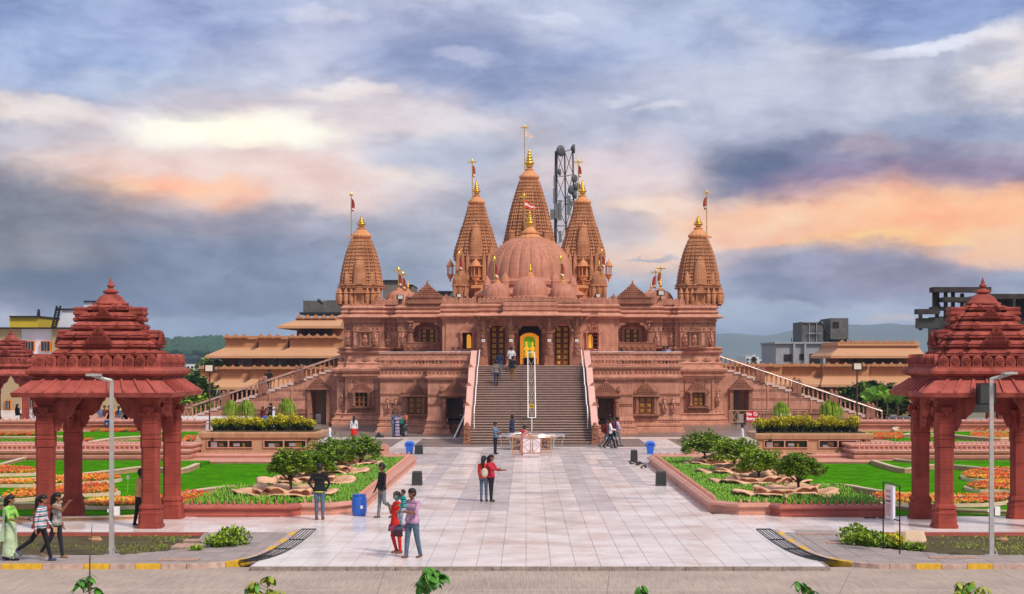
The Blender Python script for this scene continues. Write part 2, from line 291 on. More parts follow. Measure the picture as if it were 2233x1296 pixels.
class MB:
 def __init__(s, shift=(0, 0, 0)): s.v = []; s.f = []; s.m = []; s.mi = 0; s.sm = []; s.smooth = False
 def add(s, vs, fs):
  b = len(s.v); s.v.extend(vs); s.f.extend([tuple(i+b for i in f) for f in fs]); s.m.extend([s.mi]*len(fs)); s.sm.extend([s.smooth]*len(fs)); return s
 def box(s, x0, x1, y0, y1, z0, z1):
  return s.add([(x0, y0, z0), (x1, y0, z0), (x1, y1, z0), (x0, y1, z0), (x0, y0, z1), (x1, y0, z1), (x1, y1, z1), (x0, y1, z1)],
      [(0, 3, 2, 1), (4, 5, 6, 7), (0, 1, 5, 4), (1, 2, 6, 5), (2, 3, 7, 6), (3, 0, 4, 7)])
 def cbox(s, cx, cy, cz, w, d, h): return s.box(cx-w/2, cx+w/2, cy-d/2, cy+d/2, cz-h/2, cz+h/2)
 def prism(s, plan, prof, cap=True):
  n = len(plan); P = [Vector(p) for p in plan]; offs = []
  for i in range(n):
   e1 = (P[i]-P[i-1]).normalized(); e2 = (P[(i+1) % n]-P[i]).normalized()
   n1 = Vector((e1.y, -e1.x)); n2 = Vector((e2.y, -e2.x)); d = 1+n1.dot(n2)
   offs.append((n1+n2)/max(d, .3))
  vs = []; fs = []
  for z, o in prof:
   for p, q in zip(P, offs): vs.append((p.x+q.x*o, p.y+q.y*o, z))
  for k in range(len(prof)-1):
   for i in range(n):
    j = (i+1) % n; fs.append((k*n+i, k*n+j, (k+1)*n+j, (k+1)*n+i))
  if cap: fs.append(tuple(reversed(range(n)))); fs.append(tuple((len(prof)-1)*n+i for i in range(n)))
  return s.add(vs, fs)
 def scaled(s, plan, prof, c=(0, 0), cap=True):
  n = len(plan); vs = []; fs = []
  for z, k in prof:
   for x, y in plan: vs.append((c[0]+x*k, c[1]+y*k, z))
  for k in range(len(prof)-1):
   for i in range(n):
    j = (i+1) % n; fs.append((k*n+i, k*n+j, (k+1)*n+j, (k+1)*n+i))
  if cap: fs.append(tuple(reversed(range(n)))); fs.append(tuple((len(prof)-1)*n+i for i in range(n)))
  return s.add(vs, fs)
 def lathe(s, prof, c=(0, 0), n=16, flute=0.0, nf=0, a0=0.0):
  plan = []
  for i in range(n):
   a = a0+2*math.pi*i/n; r = 1+(flute*abs(math.sin(nf*a/2))-flute if nf else 0); plan.append((math.cos(a)*r, math.sin(a)*r))
  return s.scaled(plan, [(z, max(r, .001)) for z, r in prof], c)
 def tube(s, pts, r, n=6, rs=None, flat=1.0):
  pts = [Vector(p) for p in pts]; vs = []; fs = []; m = len(pts)
  for i, p in enumerate(pts):
   d = (pts[min(i+1, m-1)]-pts[max(i-1, 0)]).normalized()
   u = d.cross(Vector((0, 0, 1))) if abs(d.z) < .95 else d.cross(Vector((0, 1, 0))); u.normalize(); v = d.cross(u)
   q = rs[i] if rs else r
   for k in range(n):
    a = 2*math.pi*k/n; vs.append(tuple(p+u*math.cos(a)*q+v*math.sin(a)*q*flat))
  for i in range(m-1):
   for k in range(n):
    j = (k+1) % n; fs.append((i*n+k, i*n+j, (i+1)*n+j, (i+1)*n+k))
  fs.append(tuple(reversed(range(n)))); fs.append(tuple((m-1)*n+i for i in range(n)))
  return s.add(vs, fs)
 def ell(s, c, r, n=10, m=6):
  vs = []; fs = []
  for i in range(1, m):
   t = math.pi*i/m
   for k in range(n):
    a = 2*math.pi*k/n; vs.append((c[0]+r[0]*math.sin(t)*math.cos(a), c[1]+r[1]*math.sin(t)*math.sin(a), c[2]-r[2]*math.cos(t)))
  for i in range(m-2):
   for k in range(n):
    j = (k+1) % n; fs.append((i*n+k, i*n+j, (i+1)*n+j, (i+1)*n+k))
  b = len(vs); vs += [(c[0], c[1], c[2]-r[2]), (c[0], c[1], c[2]+r[2])]
  for k in range(n):
   j = (k+1) % n; fs.append((b, j, k)); fs.append((b+1, (m-2)*n+k, (m-2)*n+j))
  return s.add(vs, fs)
 def ribbon(s, path, w, z0, z1, closed=False):
  """a low wall following a ground path"""
  P = [Vector(p[:2]) for p in path]; n = len(P); a = []; c = []
  for i in range(n):
   if closed: d = (P[(i+1) % n]-P[i-1])
   else: d = P[min(i+1, n-1)]-P[max(i-1, 0)]
   d.normalize(); q = Vector((d.y, -d.x))*w/2; a.append(P[i]+q); c.append(P[i]-q)
  vs = []
  for i in range(n): vs += [(a[i].x, a[i].y, z0), (a[i].x, a[i].y, z1), (c[i].x, c[i].y, z1), (c[i].x, c[i].y, z0)]
  fs = []; m = n if closed else n-1
  for i in range(m):
   j = (i+1) % n
   for k in range(4): l2 = (k+1) % 4; fs.append((i*4+k, i*4+l2, j*4+l2, j*4+k))
  if not closed: fs += [(0, 3, 2, 1), ((n-1)*4, (n-1)*4+1, (n-1)*4+2, (n-1)*4+3)]
  return s.add(vs, fs)
 def plate(s, outline, y0, y1):
  """outline in (x,z), extruded from y0 (front) to y1"""
  n = len(outline); vs = [(x, y0, z) for x, z in outline]+[(x, y1, z) for x, z in outline]
  fs = [tuple(range(n)), tuple(reversed(range(n, 2*n)))]+[(i, i+n, (i+1) % n+n, (i+1) % n) for i in range(n)]
  return s.add(vs, fs)
 def mesh(s, name, mats, org=(0, 0, 0)):
  me = bpy.data.meshes.new(name)
  o = Vector(org); me.from_pydata([(v[0]-o.x, v[1]-o.y, v[2]-o.z) for v in s.v], [], s.f)
  if not isinstance(mats, (list, tuple)): mats = [mats]
  for m in mats: me.materials.append(m)
  me.polygons.foreach_set('material_index', s.m); me.polygons.foreach_set('use_smooth', s.sm); me.update(); return me
 def obj(s, name, mats, parent=None, org=None):
  if org is None: org = ORG.get(parent.name, Vector((0, 0, 0))) if parent else Vector((0, 0, 0))
  me = s.mesh(name, mats, org); return link(name, me, parent, loc=tuple(org))
def structure(mb, name, mats, parent=None):
 o = mb.obj(name, mats, parent)
 if not parent: o['kind'] = 'structure'
 return o
def stuff(mb, name, mats, label, cat, parent=None):
 o = mb.obj(name, mats, parent); o['kind'] = 'stuff'
 if not parent: o['label'] = label; o['category'] = cat
 return o
def smooth_path(pts, k=6, closed=False):
 out = []; n = len(pts)
 for i in range(n if closed else n-1):
  g = (lambda j: pts[j % n]) if closed else (lambda j: pts[min(max(j, 0), n-1)])
  p0, p1, p2, p3 = g(i-1), g(i), g(i+1), g(i+2)
  for s_ in range(k):
   t = s_/k; out.append(tuple(.5*((2*p1[c])+(-p0[c]+p2[c])*t+(2*p0[c]-5*p1[c]+4*p2[c]-p3[c])*t*t+(-p0[c]+3*p1[c]-3*p2[c]+p3[c])*t**3) for c in range(2)))
 if not closed: out.append(tuple(pts[-1][:2]))
 return out
def steps_plan(iv, yb):
 """iv: [(outer x, front y), ...] from the axis outwards; returns a symmetric counter-clockwise plan"""
 pts = []; x = 0
 right = []
 for i, (xo, y) in enumerate(iv):
  right += [(x, y), (xo, y)] if i else [(xo, y)]
  x = xo
 q = []
 for p in right:
  if not q or q[-1] != p: q.append(p)
 left = [(-a, b) for a, b in reversed(q)]
 pl = left+q+[(q[-1][0], yb), (-q[-1][0], yb)]
 r = []
 for i, p in enumerate(pl):   # drop collinear points
  a = pl[i-1]; b = pl[(i+1) % len(pl)]
  if abs((p[0]-a[0])*(b[1]-p[1])-(p[1]-a[1])*(b[0]-p[0])) > 1e-9: r.append(p)
 return r
# ------------------------------------------------------------ ground, road, plaza
structure(MB().add([(-9000, -400, -.32), (9000, -400, -.32), (9000, 9500, -.32), (-9000, 9500, -.32)], [(0, 1, 2, 3)]), 'ground', M_ground)
structure(MB().box(-60, 60, -30, 42.6, -.40, -.11), 'road', M_road)
mk = MB()
for a, b in ((-11, -4), (-1.6, 4.6), (7, 20)): mk.box(a, b, 38.25, 38.3, -.109, -.105)
structure(mk, 'road_marking', mat('worn_white_line', (.55, .47, .42), .8, .25, 8))
cj = MB()
for x0, dx in ((-9.2, .9), (-3.5, -.2), (1.4, .3), (6.3, 1.2), (11.4, -.5), (16, .4)): cj.add([(x0, 37, -.1085), (x0+.02, 37, -.1085), (x0+dx+.02, 41.9, -.1085), (x0+dx, 41.9, -.1085)], [(0, 1, 2, 3)])
structure(cj, 'road_joint', M_joint)
# plaza base with tiles laid on it
PZ0 = 41.85
base = MB()
base.box(-6.95, 7.0, PZ0, 50.7, -.16, -.008)
base.box(-30, 30, 50.7, 55.6, -.20, -.008)
base.box(-8.1, 8.1, 55.6, 56.3, -.16, -.0085); base.box(-5.6, 5.6, 56.3, 84.9, -.16, -.008)
base.box(-34, 34, 84.9, 165, -.16, -.008)
plaza = structure(base, 'plaza', M_joint)
lip = MB(); x = -6.9
for k in range(12):
 lip.box(x, x+1.14, PZ0-.03, PZ0-.002, -.13+rnd.uniform(0, .01), -.012); x += 1.16
structure(lip, 'plaza_edge', mat('broken_edge_stone', (.30, .25, .22), .85, .35, 8, .6, 20, streak=.5))
def tile_kind(x, y):
 """0 pale, 1 grey, 2 dark: the bands laid in the plaza"""
 ax = abs(x)
 if y < 57.3 or ax > 26: return 0
 if y < 97 and ax < 5.6:
  if ax < 1.2: return 1 if (64.5 < y < 66 or 76.3 < y < 78.0 or y > 90.5) else 0
  if ax < 2.45: return 1
  if ax < 3.9: return 1 if (62.4 < y < 63.4 or 72 < y < 73.5 or 82 < y < 84 or y > 95) else 0
  return 0 if y < 70 or (4.5 < ax and y < 84) else 1
 if y < 97: return 1
 if 97 <= y < 100.8: return 0 if y > 99 or 2.5 < ax < 3.8 else 1
 if 100.8 <= y < 112:
  if 7.0 < ax < 8.4 or 11.5 < ax < 14.5: return 0
  return 2
 if 112 <= y < 113.5: return 0
 return 0 if (ax > 15 and y < 124) else 2
tw, tl = .6, 1.2
tiles = []
def region(x0, x1, y0, y1):
 nx = int(round((x1-x0)/tw)); ny = int(round((y1-y0)/tl))
 for j in range(ny):
  for i in range(nx):
   cx = x0+(i+.5)*tw; cy = y0+(j+.5)*tl; tiles.append((cy, cx))
region(-6.9, 6.9, PZ0, 50.25); region(-21.3, 21.3, 50.25, 55.05); region(-8.1, -5.7, 55.05, 56.25); region(5.7, 8.1, 55.05, 56.25); region(-5.7, 5.7, 55.05, 85.05); region(-24.3, 24.3, 85.05, 137.85)
tiles.sort(key=lambda t: (t[0], abs(t[1])))
tm = [MB().box(-tw/2+.006, tw/2-.006, -tl/2+.0025, tl/2-.0025, -.02, 0).mesh('plaza_tile', m) for m in (M_tile, M_tileg, M_tiled)]
far = MB(); cnt = 0
for cy, cx in tiles:
 k = tile_kind(cx, cy)
 if cnt < 298 and abs(cx) < 19: link('tile', tm[k], plaza, (cx, cy, rnd.uniform(-.0015, .0015))); cnt += 1
 else: far.mi = k; far.box(cx-tw/2+.006, cx+tw/2-.006, cy-tl/2+.0025, cy+tl/2-.0025, -.02, rnd.uniform(-.001, .001))
stuff(far, 'far_tiles', [M_tile, M_tileg, M_tiled], None, None, plaza)
# footpath, kerbs, grates, roadside beds
def side(sgn):
 k = [(-21, 42.25), (-14, 42.25), (-8.9, 42.25), (-8.0, 42.45), (-7.5, 42.95), (-7.2, 43.9), (-7.02, 45.6), (-6.97, 48), (-7.0, 51)]
 outer = smooth_path(k, 4)
 inner = [(-9.6, 50.75), (-9.4, 48.6), (-9.0, 47.0), (-8.9, 46.4), (-9.4, 45.6), (-10.2, 44.9), (-11.4, 44.35), (-21, 44.35)]
 inner = smooth_path(inner, 4)
 fl = [(-x*-sgn if False else x*-sgn, y) for x, y in outer+inner]
 if sgn > 0: fl = fl[::-1]
 mb = MB(); mb.prism(fl, [(-.17, 0), (-.012, 0)]); fp = structure(mb, 'footpath', M_paver)
 # pavers
 pv = MB(); from_poly = fl
 def inside(px, py):
  c = False; n = len(from_poly)
  for i in range(n):
   x1, y1 = from_poly[i]; x2, y2 = from_poly[i-1]
   if (y1 > py) != (y2 > py) and px < (x2-x1)*(py-y1)/(y2-y1)+x1: c = not c
  return c
 me = MB().box(-.294, .294, -.294, .294, -.02, .0).mesh('paver', M_paver)
 n_ = 0
 for j in range(16):
  for i in range(26):
   px = -sgn*(-6.9-(i+.5)*.6); py = 42.45+(j+.5)*.6
   if all(inside(px+a, py+b) for a in (-.3, .3) for b in (-.3, .3)): link('paver', me, fp, (px, py, rnd.uniform(-.003, .003)))
   elif inside(px, py) :
    # cut pieces along the curve
    cw = .29
    ok = [(a, b) for a in (-.145, .145) for b in (-.145, .145) if inside(px+a*1.9, py+b*1.9)]
    for a, b in ok: pv.cbox(px+a, py+b, -.011, .28, .28, .02)
 if pv.v: stuff(pv, 'cut_pavers', M_paver, None, None, fp)
 # kerb blocks
 kb = thing('kerb', 'low %s kerb painted in yellow and pink blocks curving into the plaza' % ('left' if sgn < 0 else 'right'), 'kerb', (-sgn*-8, 42.2, -.15))
 kb['label'] = 'yellow and pink painted kerb beside the striped-top woman walking' if sgn < 0 else 'yellow and pink painted kerb with two drain holes, near the framed notice board'
 P = [( -sgn*x, y) for x, y in outer]; acc = [0]
 for a, b in zip(P, P[1:]): acc.append(acc[-1]+math.hypot(b[0]-a[0], b[1]-a[1]))
 tot = acc[-1]
 def at(s_):
  for i in range(len(P)-1):
   if acc[i+1] >= s_: t = (s_-acc[i])/(acc[i+1]-acc[i]); return (P[i][0]+(P[i+1][0]-P[i][0])*t, P[i][1]+(P[i+1][1]-P[i][1])*t)
  return P[-1]
 s_ = 0; i = 0
 while s_ < tot-.05:
  ln = 1.0 if s_ < 9.5 else (.62 if s_ < 12 else .95)
  e = min(tot, s_+ln); pts = [at(s_+.006+(e-s_-.012)*t/4) for t in range(5)]
  h = .0 if s_ < 13 else -.0
  yel = (i % 2 == 0) if s_ < 12 else (i % 3 == 0 if s_ < 15 else i % 2 == 0)
  MB().ribbon(pts, .15, -.16, .012+rnd.uniform(-.004, .004)).obj('kerb_block', M_kerby if yel else M_kerbw, kb)
  s_ = e; i += 1
 if sgn > 0:
  for dx in (-.16, .16): link('drain_hole', MB().tube([(0, -.005, 0), (0, .02, 0)], .055, 10).mesh('drain_hole', M_dark), kb, (10.05+dx, 42.17, -.08))
 # drain grate: bars in a frame, lying on the plaza beside the kerb
 g = thing('drain_grate', 'black steel drain grate beside the curved kerb, %s side of the plaza front' % ('left' if sgn < 0 else 'right'), 'drain grate', (-sgn*-6.8, 46, 0), group='drain grates')
 inner2 = [(x+.14, y) for x, y in outer if y > 42.9]
 n = len(inner2)
 fr = MB()
 for off in (0, .42): fr.ribbon([(-sgn*(x+off), y) for x, y in inner2], .02, 0, .025)
 fr.obj('frame', M_black, g)
 bar = MB();
 for off in (.08, .17, .25, .34): bar.ribbon([(-sgn*(x+off), y) for x, y in inner2], .014, 0, .02)
 bar.obj('bar', M_black, g)
 for i in range(0, n, 4):
  x, y = inner2[i]; MB().box(min(-sgn*x, -sgn*(x+.42)), max(-sgn*x, -sgn*(x+.42)), y-.02, y+.02, .002, .03).obj('cross_bar', M_black, g)
 # planted verge between footpath and pavilion platform
 sx = (lambda a: -sgn*a)
 pl = [(sx(-9.6), 50.7), (sx(-9.45), 48.6), (sx(-9.05), 47.0), (sx(-9.0), 46.4), (sx(-9.5), 45.6), (sx(-10.3), 44.95), (sx(-11.4), 44.42), (sx(-24), 44.4), (sx(-24), 50.7)]
 if sgn < 0: pl = pl[::-1]
 structure(MB().prism(pl, [(-.30, 0), (-.10, 0)]), 'garden_soil', M_soil)
 # red moulded edge of the pavilion platform with hanging scallops
 x0, x1 = (-24, -7.05) if sgn < 0 else (7.15, 24)
 pe = thing('platform_edge', 'red sandstone platform edge with hanging scallops below the %s pavilion' % ('left' if sgn < 0 else 'right'), 'stone edging', ((x0+x1)/2, 50.4, -.1))
 if sgn < 0: x1 = -9.45
 else: x0 = 9.45
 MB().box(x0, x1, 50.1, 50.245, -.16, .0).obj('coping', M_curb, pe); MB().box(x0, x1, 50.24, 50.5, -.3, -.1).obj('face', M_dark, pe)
 sc_ = MB(); x = x0+.1
 while x < x1-.1: sc_.plate([(x-.06, -.16), (x+.06, -.16), (x+.04, -.22), (x, -.245), (x-.04, -.22)], 50.12, 50.16); x += .145
 o = sc_.obj('scallop_row', M_curb, pe); o['kind'] = 'stuff'
side(-1); side(1)
# brick service covers on the footpaths
for sx, xs in ((-1, [(-8.9, 43.2, 1.0, .5)]), (1, [(7.9, 49.6, 1.0, .35), (8.25, 47.2, .8, .42), (10.4, 43.6, 1.2, .42)])):
 for (x, y, w_, d_) in xs:
  c = thing('service_cover', {-8.9: 'brick-red slotted service cover on the left footpath near the kerb bend', 7.9: 'slotted service cover farthest up the right footpath beside the plaza', 8.25: 'slotted service cover halfway down the right footpath', 10.4: 'slotted service cover behind the right kerb drain holes'}[x], 'service cover', (x, y, 0))
  MB().box(x-w_/2, x+w_/2, y-d_/2, y+d_/2, .002, .008).obj('rim', mat('cover_rim', (.30, .17, .13), .8, .2), c)
  m = MB()
  nx = int(w_/.11)
  for i in range(nx):
   for j in range(4):
    m.cbox(x-w_/2+(i+.5)*w_/nx, y-d_/2+(j+.5)*d_/4, .012, w_/nx-.03, d_/4-.03, .012)
  o = m.obj('slot_grid', mat('cover_brick', (.48, .30, .24), .8, .2), c); o['kind'] = 'stuff'
# ------------------------------------------------------------ planters beside the walk
spike_me = MB().lathe([(0, .055), (.03, .06), (.05, .035), (.07, .045), (.10, .028), (.12, .012), (.16, .002)], n=8).mesh('finial_spike', M_curbp)
spike_red = MB().lathe([(0, .055), (.03, .06), (.05, .035), (.07, .045), (.10, .028), (.12, .012), (.16, .002)], n=8).mesh('finial_spike_red', M_curb)
CURB = [(-.02, .07), (.06, .07), (.09, .02), (.20, .02), (.23, .09), (.27, .12), (.33, .10), (.36, .02), (.38, .0), (.38, -.22), (.30, -.24)]
def planter(sgn):
 side_ = 'left' if sgn < 0 else 'right'
 t = thing('planter', ('long stone-edged planter bed left of the walk, behind the blue barrel' if sgn < 0 else 'long stone-edged planter bed right of the walk, with black shoes by its far corner'), 'planter', (sgn*8.6, 70, 0))
 # outline: inner long edge at |x|=5.75, front at y=55.2 with a step, far end at 90.5
 inner = [(5.65, 84.0), (5.75, 57.0), (6.55, 55.9), (7.55, 55.9), (7.8, 55.25), (11.35, 55.25)]
 pts = [(sgn*a, b) for a, b in inner]
 def curb(path, m, name):
  mb = MB(); P = [Vector(p) for p in path]; n = len(P)
  # sweep the moulded section; outside is towards the walk
  vs = []; fs = []
  for i in range(n):
   d1 = (P[i]-P[i-1]).normalized() if i else (P[1]-P[0]).normalized(); d2 = (P[i+1]-P[i]).normalized() if i < n-1 else d1
   n1 = Vector((-d1.y, d1.x))*-sgn*-1; n2 = Vector((-d2.y, d2.x))*-sgn*-1
   nn = (n1+n2)/max(.4, 1+n1.dot(n2))
   for z, o in CURB: q = P[i]+nn*(o)*(-1); vs.append((q.x, q.y, z))
  m_ = len(CURB)
  for i in range(n-1):
   for k in range(m_-1): fs.append((i*m_+k, (i+1)*m_+k, (i+1)*m_+k+1, i*m_+k+1))
  fs += [tuple(range(m_)), tuple((n-1)*m_+k for k in reversed(range(m_)))]
  mb.add(vs, fs); return mb.obj(name, m, t)
 curb(pts[:4], M_curbp, 'curb'); curb(pts[3:], M_curb, 'front_curb')
 # far cross edge, taller, doubled moulding
 x0, x1 = sorted((sgn*5.9, sgn*11.3))
 MB().prism([(x0, 84.0), (x1, 84.0), (x1, 84.6), (x0, 84.6)], [(-.02, 0), (.02, .15), (.08, .15), (.12, .05), (.25, .05), (.3, .16), (.36, .18), (.40, .05), (.44, .04)]).obj('back_curb', M_curbp, t)
 for i in range(15): link('spike', spike_me, t, (x0+.3+i*.36, 84.3, .44))
 for i in range(13):
  link('spike', spike_red, t, (sgn*(7.95+i*.27), 55.35, .38))
 for i in range(4): link('spike', spike_me, t, (sgn*(6.6+i*.27), 56.0, .38))
 for i in range(80): link('spike', spike_me, t, (sgn*5.9, 57.2+i*.33, .38))
 # soil
 xa, xb = sorted((sgn*5.9, sgn*11.2))
 MB().box(xa, xb, 57.2, 84.0, -.1, .10).obj('soil', M_soil, t); MB().box(*sorted((sgn*6.9, sgn*11.2)), 56.0, 57.2, -.1, .10).obj('soil', M_soil, t)
 if sgn < 0: MB().box(-11.2, -7.7, 55.4, 56.0, -.1, .10).obj('soil', M_soil, t)
 else: MB().box(7.7, 11.2, 55.4, 56.0, -.1, .10).obj('soil', M_soil, t)
planter(-1); planter(1)
# strap-leaved ground cover
def tuft_field(name, label, area, n, hmin, hmax, m, z=.1, seed=1, excl=()):
 r = random.Random(seed); vs = []; fs = []
 for i in range(n):
  for _ in range(30):
   x = r.uniform(area[0], area[1]); y = r.uniform(area[2], area[3])
   if all((x-a)**2+(y-b)**2 > c*c for a, b, c in excl): break
  for b_ in range(7):
   a = r.uniform(0, 6.28); h = r.uniform(hmin, hmax); sp = r.uniform(.1, .28); wd = .018
   dx, dy = math.cos(a), math.sin(a); px, py = -dy*wd, dx*wd; k = len(vs)
   vs += [(x-px, y-py, z), (x+px, y+py, z), (x+dx*sp*.6-px, y+dy*sp*.6-py, z+h), (x+dx*sp*.6+px, y+dy*sp*.6+py, z+h), (x+dx*sp*1.3, y+dy*sp*1.3, z+h*.75)]
   fs += [(k, k+1, k+3, k+2), (k+2, k+3, k+4)]
 mb = MB(); mb.add(vs, fs); return stuff(mb, name, m, label, 'ground cover')
LOT = [60.6, 66.6, 72.6, 78.8]
for sgn in (-1, 1):
 ex = [(sgn*8.7, y, 1.95) for y in LOT]
 a = sorted((sgn*6.1, sgn*8.2)); tuft_field('ground_cover', 'lime green strap-leaved plants along the %s planter curb' % ('left' if sgn < 0 else 'right'), (a[0], a[1], 57.2, 83.5), 1800, .12, .30, M_leafl, seed=3+sgn, excl=ex)
 a = sorted((sgn*8.2, sgn*11.2)); tuft_field('ground_cover', 'lime green strap-leaved plants on the lawn side of the %s stone petals' % ('left' if sgn < 0 else 'right'), (a[0], a[1], 55.7, 64), 260, .15, .42, M_leafl, seed=13+sgn, excl=ex)
# stone lotuses: rings of curled petals
def petal_mesh(w_, h_, curl, tip, name):
 vs = []; fs = []; nu, nv = 8, 7; th = .07
 for s_ in (0, 1):
  for j in range(nv+1):
   v = j/nv; r_ = curl*v**1.3; z = h_*(1-(1-v)**1.7)*(1.0-.18*v*v)
   hw = w_*.5*(.5+.5*math.sin(math.pi*(.12+.5*v)))
   for i in range(nu+1):
    u = 2*i/nu-1; x = u*hw; y = -r_+u*u*.35*w_*(1-.4*v); zz = z-(u*u)*h_*.18*v+(.10*h_*(abs(u)**2.5) if v > .85 else 0)-(tip*h_*max(0, 1-abs(u)*2.6)*(v > .9))-(u**4)*h_*.42*max(0, (v-.55)/.45)
    vs.append((x, y+s_*th, max(0, zz-s_*th*.6)))
 n = (nu+1)*(nv+1)
 for j in range(nv):
  for i in range(nu):
   a = j*(nu+1)+i; fs.append((a, a+1, a+nu+2, a+nu+1)); fs.append((n+a, n+a+nu+1, n+a+nu+2, n+a+1))
 for i in range(nu): a = nv*(nu+1)+i; fs.append((a, a+1, n+a+1, n+a)); fs.append((i, n+i, n+i+1, i+1))
 for j in range(nv): a = j*(nu+1); fs.append((a, a+nu+1, n+a+nu+1, n+a)); a += nu; fs.append((a, n+a, n+a+nu+1, a+nu+1))
 mb = MB(); mb.smooth = True; mb.add(vs, fs); return mb.mesh(name, M_petal)
pet = [petal_mesh(1.25, .72, .42, .16, 'upright_petal'), petal_mesh(1.45, .50, .62, .10, 'spread_petal'), petal_mesh(1.1, .5, .5, .1, 'low_petal')]
for sgn in (-1, 1):
 for i, y in enumerate(LOT):
  cx, cy = sgn*8.7, y
  where = ['nearest', 'second nearest', 'third nearest', 'farthest'][i]
  t = thing('stone_lotus', '%s of the four carved sandstone lotuses of curled petals in the %s planter' % (where, 'left' if sgn < 0 else 'right'), 'stone sculpture', (cx, cy, .1), group='carved sandstone lotuses in the planters')
  for k in range(8):
   a = 2*math.pi*k/8+.2+i*.4+rnd.uniform(-.12, .12); q_ = rnd.uniform(.8, 1.12); link('petal', pet[1], t, (cx+math.cos(a)*1.35, cy+math.sin(a)*1.35, .05), a+math.pi/2+rnd.uniform(-.3, .3), (q_, q_, rnd.uniform(.85, 1.15)))
  for k in range(7):
   a = 2*math.pi*k/7+i*.5; q_ = rnd.uniform(.8, 1.05); link('petal', pet[0], t, (cx+math.cos(a)*.8, cy+math.sin(a)*.8, .1), a+math.pi/2+rnd.uniform(-.2, .2), (q_, q_, rnd.uniform(.75, .95)))
  for k in range(5):
   a = 2*math.pi*k/5+.6; link('petal', pet[2], t, (cx+math.cos(a)*.25, cy+math.sin(a)*.25, .2), a+math.pi/2, .75)
  m = MB(); m.ell((cx, cy, .1), (.9, .9, .22), 12, 6); m.obj('core', M_petal, t)
# ------------------------------------------------------------ trees and plants
def tree_parts(h, rw, nleaf, seed, leaf=(.13, .045), trunk_r=.05, fork=.25, squash=.8, nl_=7):
 r = random.Random(seed); wood = MB(); wood.smooth = True; tips = []
 top = h-rw*squash*.9
 base_top = h*fork
 wood.tube([(0, 0, -.05), (.02, .01, base_top*.6), (0, 0, base_top)], .05, 7, rs=[trunk_r*1.3, trunk_r, trunk_r*.95])
 ctr = Vector((0, 0, h-rw*squash))
 nb = 9
 for i in range(nb):
  a = 2*math.pi*i/nb+r.uniform(-.3, .3); e = r.uniform(.15, 1.25); d = Vector((math.cos(a)*math.cos(e), math.sin(a)*math.cos(e), math.sin(e)*squash))
  end = ctr+d*rw*r.uniform(.7, .95); mid = Vector((0, 0, base_top)).lerp(end, .5)+Vector((r.uniform(-.1, .1), r.uniform(-.1, .1), -.06))*rw
  wood.tube([(0, 0, base_top*.9), mid, end], .03, 5, rs=[trunk_r*.7, trunk_r*.45, trunk_r*.2])
  for j in range(4):
   a2 = a+r.uniform(-1.1, 1.1); e2 = r.uniform(-.2, 1.4); d2 = Vector((math.cos(a2)*math.cos(e2), math.sin(a2)*math.cos(e2), math.sin(e2)*squash))
   e3 = ctr+d2*rw*r.uniform(.75, 1.08); wood.tube([mid, mid.lerp(e3, .6)+Vector((0, 0, -.03)), e3], .02, 4, rs=[trunk_r*.35, trunk_r*.22, trunk_r*.12]); tips.append(e3)
  tips.append(end)
 lv = MB(); sites = list(tips)
 while len(sites)*nl_ < nleaf:
  a = r.uniform(0, 6.28); u = r.uniform(-.35, 1); q = r.uniform(.45, 1.0)**.5
  lump = .95+.22*math.sin(a*3+seed)+.16*math.sin(a*5+u*4+seed*2)+.1*math.sin(u*9+seed)
  p = ctr+Vector((math.cos(a)*math.sqrt(1-u*u), math.sin(a)*math.sqrt(1-u*u), u*squash))*rw*q*lump
  if r.random() < .93: sites.append(p)
 for p in sites:
  p = Vector(p)
  for k in range(nl_):
   a = r.uniform(0, 6.28); t_ = r.uniform(-.3, .8); ln = leaf[0]*r.uniform(.7, 1.3); wd = leaf[1]*r.uniform(.8, 1.3)
   d = Vector((math.cos(a)*math.cos(t_), math.sin(a)*math.cos(t_), math.sin(t_))); sd_ = Vector((-math.sin(a), math.cos(a), r.uniform(-.5, .5)))*wd
   o = p+d*.02; m = o+d*ln*.55; e = o+d*ln+Vector((0, 0, -ln*.25))
   lv.mi = 0 if r.random() < .7 else 1
   lv.add([tuple(o), tuple(m+sd_), tuple(e), tuple(m-sd_)], [(0, 1, 2, 3)])
 return wood, lv, sites
def make_tree(name, label, cat, loc, h, rw, nleaf, seed, mats=None, group=None, flowers=0, **kw):
 wood, lv, sites = tree_parts(h, rw, nleaf, seed, **kw)
 t = thing(name, label, cat, loc, group=group)
 link('trunk', wood.mesh('trunk', M_bark), t, loc)
 o = link('crown', lv.mesh('crown', mats or [M_leaf, M_leaf2]), t, loc); o['kind'] = 'stuff'
 if flowers:
  r = random.Random(seed+9); fl = MB()
  for p in r.sample(sites, min(flowers, len(sites))):
   p = Vector(p)*1.0; v = (p-Vector((0, 0, h-rw))).normalized()*.06; p = p+v
   for k in range(5):
    a = k*1.257; fl.add([tuple(p), tuple(p+Vector((math.cos(a)*.05, math.sin(a)*.05, .03))), tuple(p+Vector((math.cos(a+.6)*.055, math.sin(a+.6)*.055, .02)))], [(0, 1, 2)])
  o = link('blossoms', fl.mesh('blossoms', M_flw), t, loc); o['kind'] = 'stuff'
 return t
